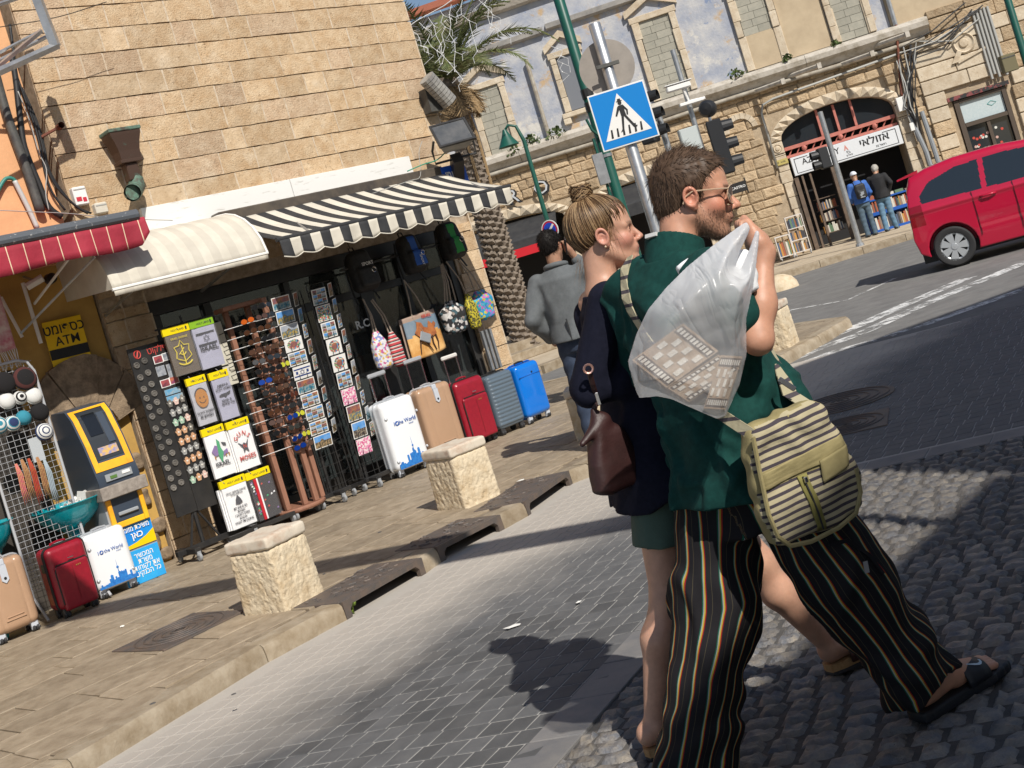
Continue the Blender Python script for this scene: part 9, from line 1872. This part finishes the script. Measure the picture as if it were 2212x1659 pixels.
ph=thing('phone','black mobile phone held to the ear of the man in the grey jacket','phone',TR(p.x-.02,10.4,0,rad(72))@Matrix.Scale(1.03,4)@Matrix.Translation((.085,-.108,1.64))@Euler((rad(10),rad(-25),rad(10))).to_matrix().to_4x4()); mb=MB(); mb.box(-.035,.035,-.006,.006,-.07,.07,.004); mb.build('case',m_black,ph); mb=MB(); mb.box(-.031,.031,.0065,.0075,-.062,.062); mb.build('screen',M('phone_glass',(.01,.01,.012),.05,spec=.9),ph)
J2=dict(head=(.07,0,1.63),eR=(.02,-.27,1.14),wR=(.2,-.22,.98),hR=(.25,-.2,.95),eL=(.02,.27,1.14),wL=(.2,.2,1.0),hL=(.25,.18,.97),kR=(.02,-.1,.48),kL=(.0,.1,.48),fR=(-.02,-.1,0),fL=(-.06,.1,0))
p=LB(9.78,1.45,GZ); p1_=figure('man in blue shirt, white cap and black backpack looking at the books',p@Matrix.Rotation(rad(95),4,'Z'),.92,m_skind,None,J2,M('blue_shirt',(.04,.13,.42),.8,(.03,.1,.34),9,bump=.3,bscale=20),M('grey_jeans',(.07,.11,.15),.85),m_shoe,.022,.9,False,headrot=(0,20))
def capf(P): q=P-vec(J2['head']); return np.minimum(np.maximum(ell(q,(-.01,0,.055),(.115,.09,.095)),.045-q[...,2]),rbox(q,(.12,0,.05),(.06,.06,.006),.004))
v,F=carve(capf,(-.2,-.2,1.5),(.35,.2,1.9),.012); obj('white_cap',np_mesh('white_cap',v,F,M('cap_white',(.6,.62,.68),.8)),p1_)
bp=thing('backpack','small black backpack worn by the man in the blue shirt','backpack',p1_.matrix_world.copy()); v,F=carve(lambda P:sm(rbox(P,(-.2,0,1.22),(.075,.14,.2),.06),rbox(P,(-.27,0,1.14),(.04,.1,.09),.03),.02)+.005*wob(P,25,2),(-.4,-.25,.95),(-.02,.25,1.5),.018); obj('bag_body',np_mesh('bag_body',v,F,m_bp),bp)
for y in (-.1,.1): mb=MB(); mb.tube([(-.15,y,1.38),(-.05,y,1.5),(.1,y*1.1,1.42),(.13,y*1.3,1.2)],.022,6,flat=.4); mb.build('shoulder_strap',m_bp,bp)
mb=MB(); mb.box(-.31,-.305,-.06,.06,1.05,1.2); mb.build('pale_print',M('tag_grey',(0,0,0)),bp)
J3=dict(J2); J3.update(head=(.1,0,1.6),eR=(-.05,-.3,1.2),wR=(.02,-.2,1.0),hR=(.04,-.17,.95),kR=(.0,-.09,.48),fR=(.05,-.1,0),fL=(-.16,.1,0),kL=(-.05,.1,.48))
figure('grey haired person in black jacket and light jeans leaning over the book stall',LB(10.28,1.35,GZ)@Matrix.Rotation(rad(70),4,'Z'),.94,m_skind,m_hairg,J3,M('black_jacket',(.013,.013,.015),.85),m_ljean,m_shoe,.022,.86,True,'curly',(0,25))
# ================================================================ houses behind the camera, whose shadows reach into the crossing
m_lamp=M('house_plaster',(.5,.44,.36),.9,(.42,.36,.28),2,bump=.3,bscale=10)
def house(name,lab,foot,H):
    h=thing(name,lab,'building',Matrix()); mb=MB(); mb.prism(foot,ROAD-.02,H,'z'); mb.build('wall',m_lamp,h); c=(sum(p[0] for p in foot)/len(foot),sum(p[1] for p in foot)/len(foot)); mb=MB(); mb.prism([(c[0]+(x-c[0])*.985,c[1]+(y-c[1])*.985) for x,y in foot],H+.001,H+.25,'z'); mb.build('roof',M('roof_tile',(0,0,0)),h)
    for i in range(len(foot)):
        a,b=Vector(foot[i]),Vector(foot[(i+1)%len(foot)]); l=(b-a).length
        if l<2: continue
        T=Matrix.Translation((a.x,a.y,0))@Matrix.Rotation(math.atan2(b.y-a.y,b.x-a.x),4,'Z')
        for k in range(int(l/2)):
            for z in (1.2,4.2):
                if z+1.6<H: mb=MB(T); mb.box(.6+2*k,1.5+2*k,-.03,.03,z,z+1.5); mb.build('window',m_arcg,h)
def back(pt,H): t=(H-ROAD)/-LD.z; return (pt[0]-LD.x*t,pt[1]-LD.y*t)
H1,H2=7.,9.2
bn=thing('shade_panel','unseen cloth panel on poles, added overhead to cast a shadow band on the pavement','shadow caster',Matrix.Translation((-1.62,5.17,0))@Matrix.Rotation(rad(-28),4,'Z'))  # unseen panel, added only to throw the shadow band across pavement and pavers
mb=MB(); mb.box(-.3,5.4,-.03,.03,4.75,5.3); mb.build('cloth',m_cream,bn)
for x,z0 in ((-.35,4.6),(5.45,ROAD)): mb=MB(); mb.lathe([(.05,z0),(.05,5.5),(.001,5.51)],10,'z',(x,0,0)); mb.build('pole',m_steel,bn)
a=back((-.3,3.27),H1); c=back((2.3,6.12),H1)
house('low_house','plastered two storey house behind the photographer, out of the picture',[a,c,(c[0]+1.2,c[1]-1.6),(c[0]+.5,c[1]-6),(a[0]+.6,a[1]-5)],H1)
c2=back((1.42,8.05),H2); d=back((2.6,12.2),H2); e=back((6.5,13.6),H2)
house('tall_house','tall plastered house to the right of the photographer, out of the picture',[c2,(c2[0]+1.6,c2[1]-3.),(c2[0]+9,c2[1]-3),e,d],H2)
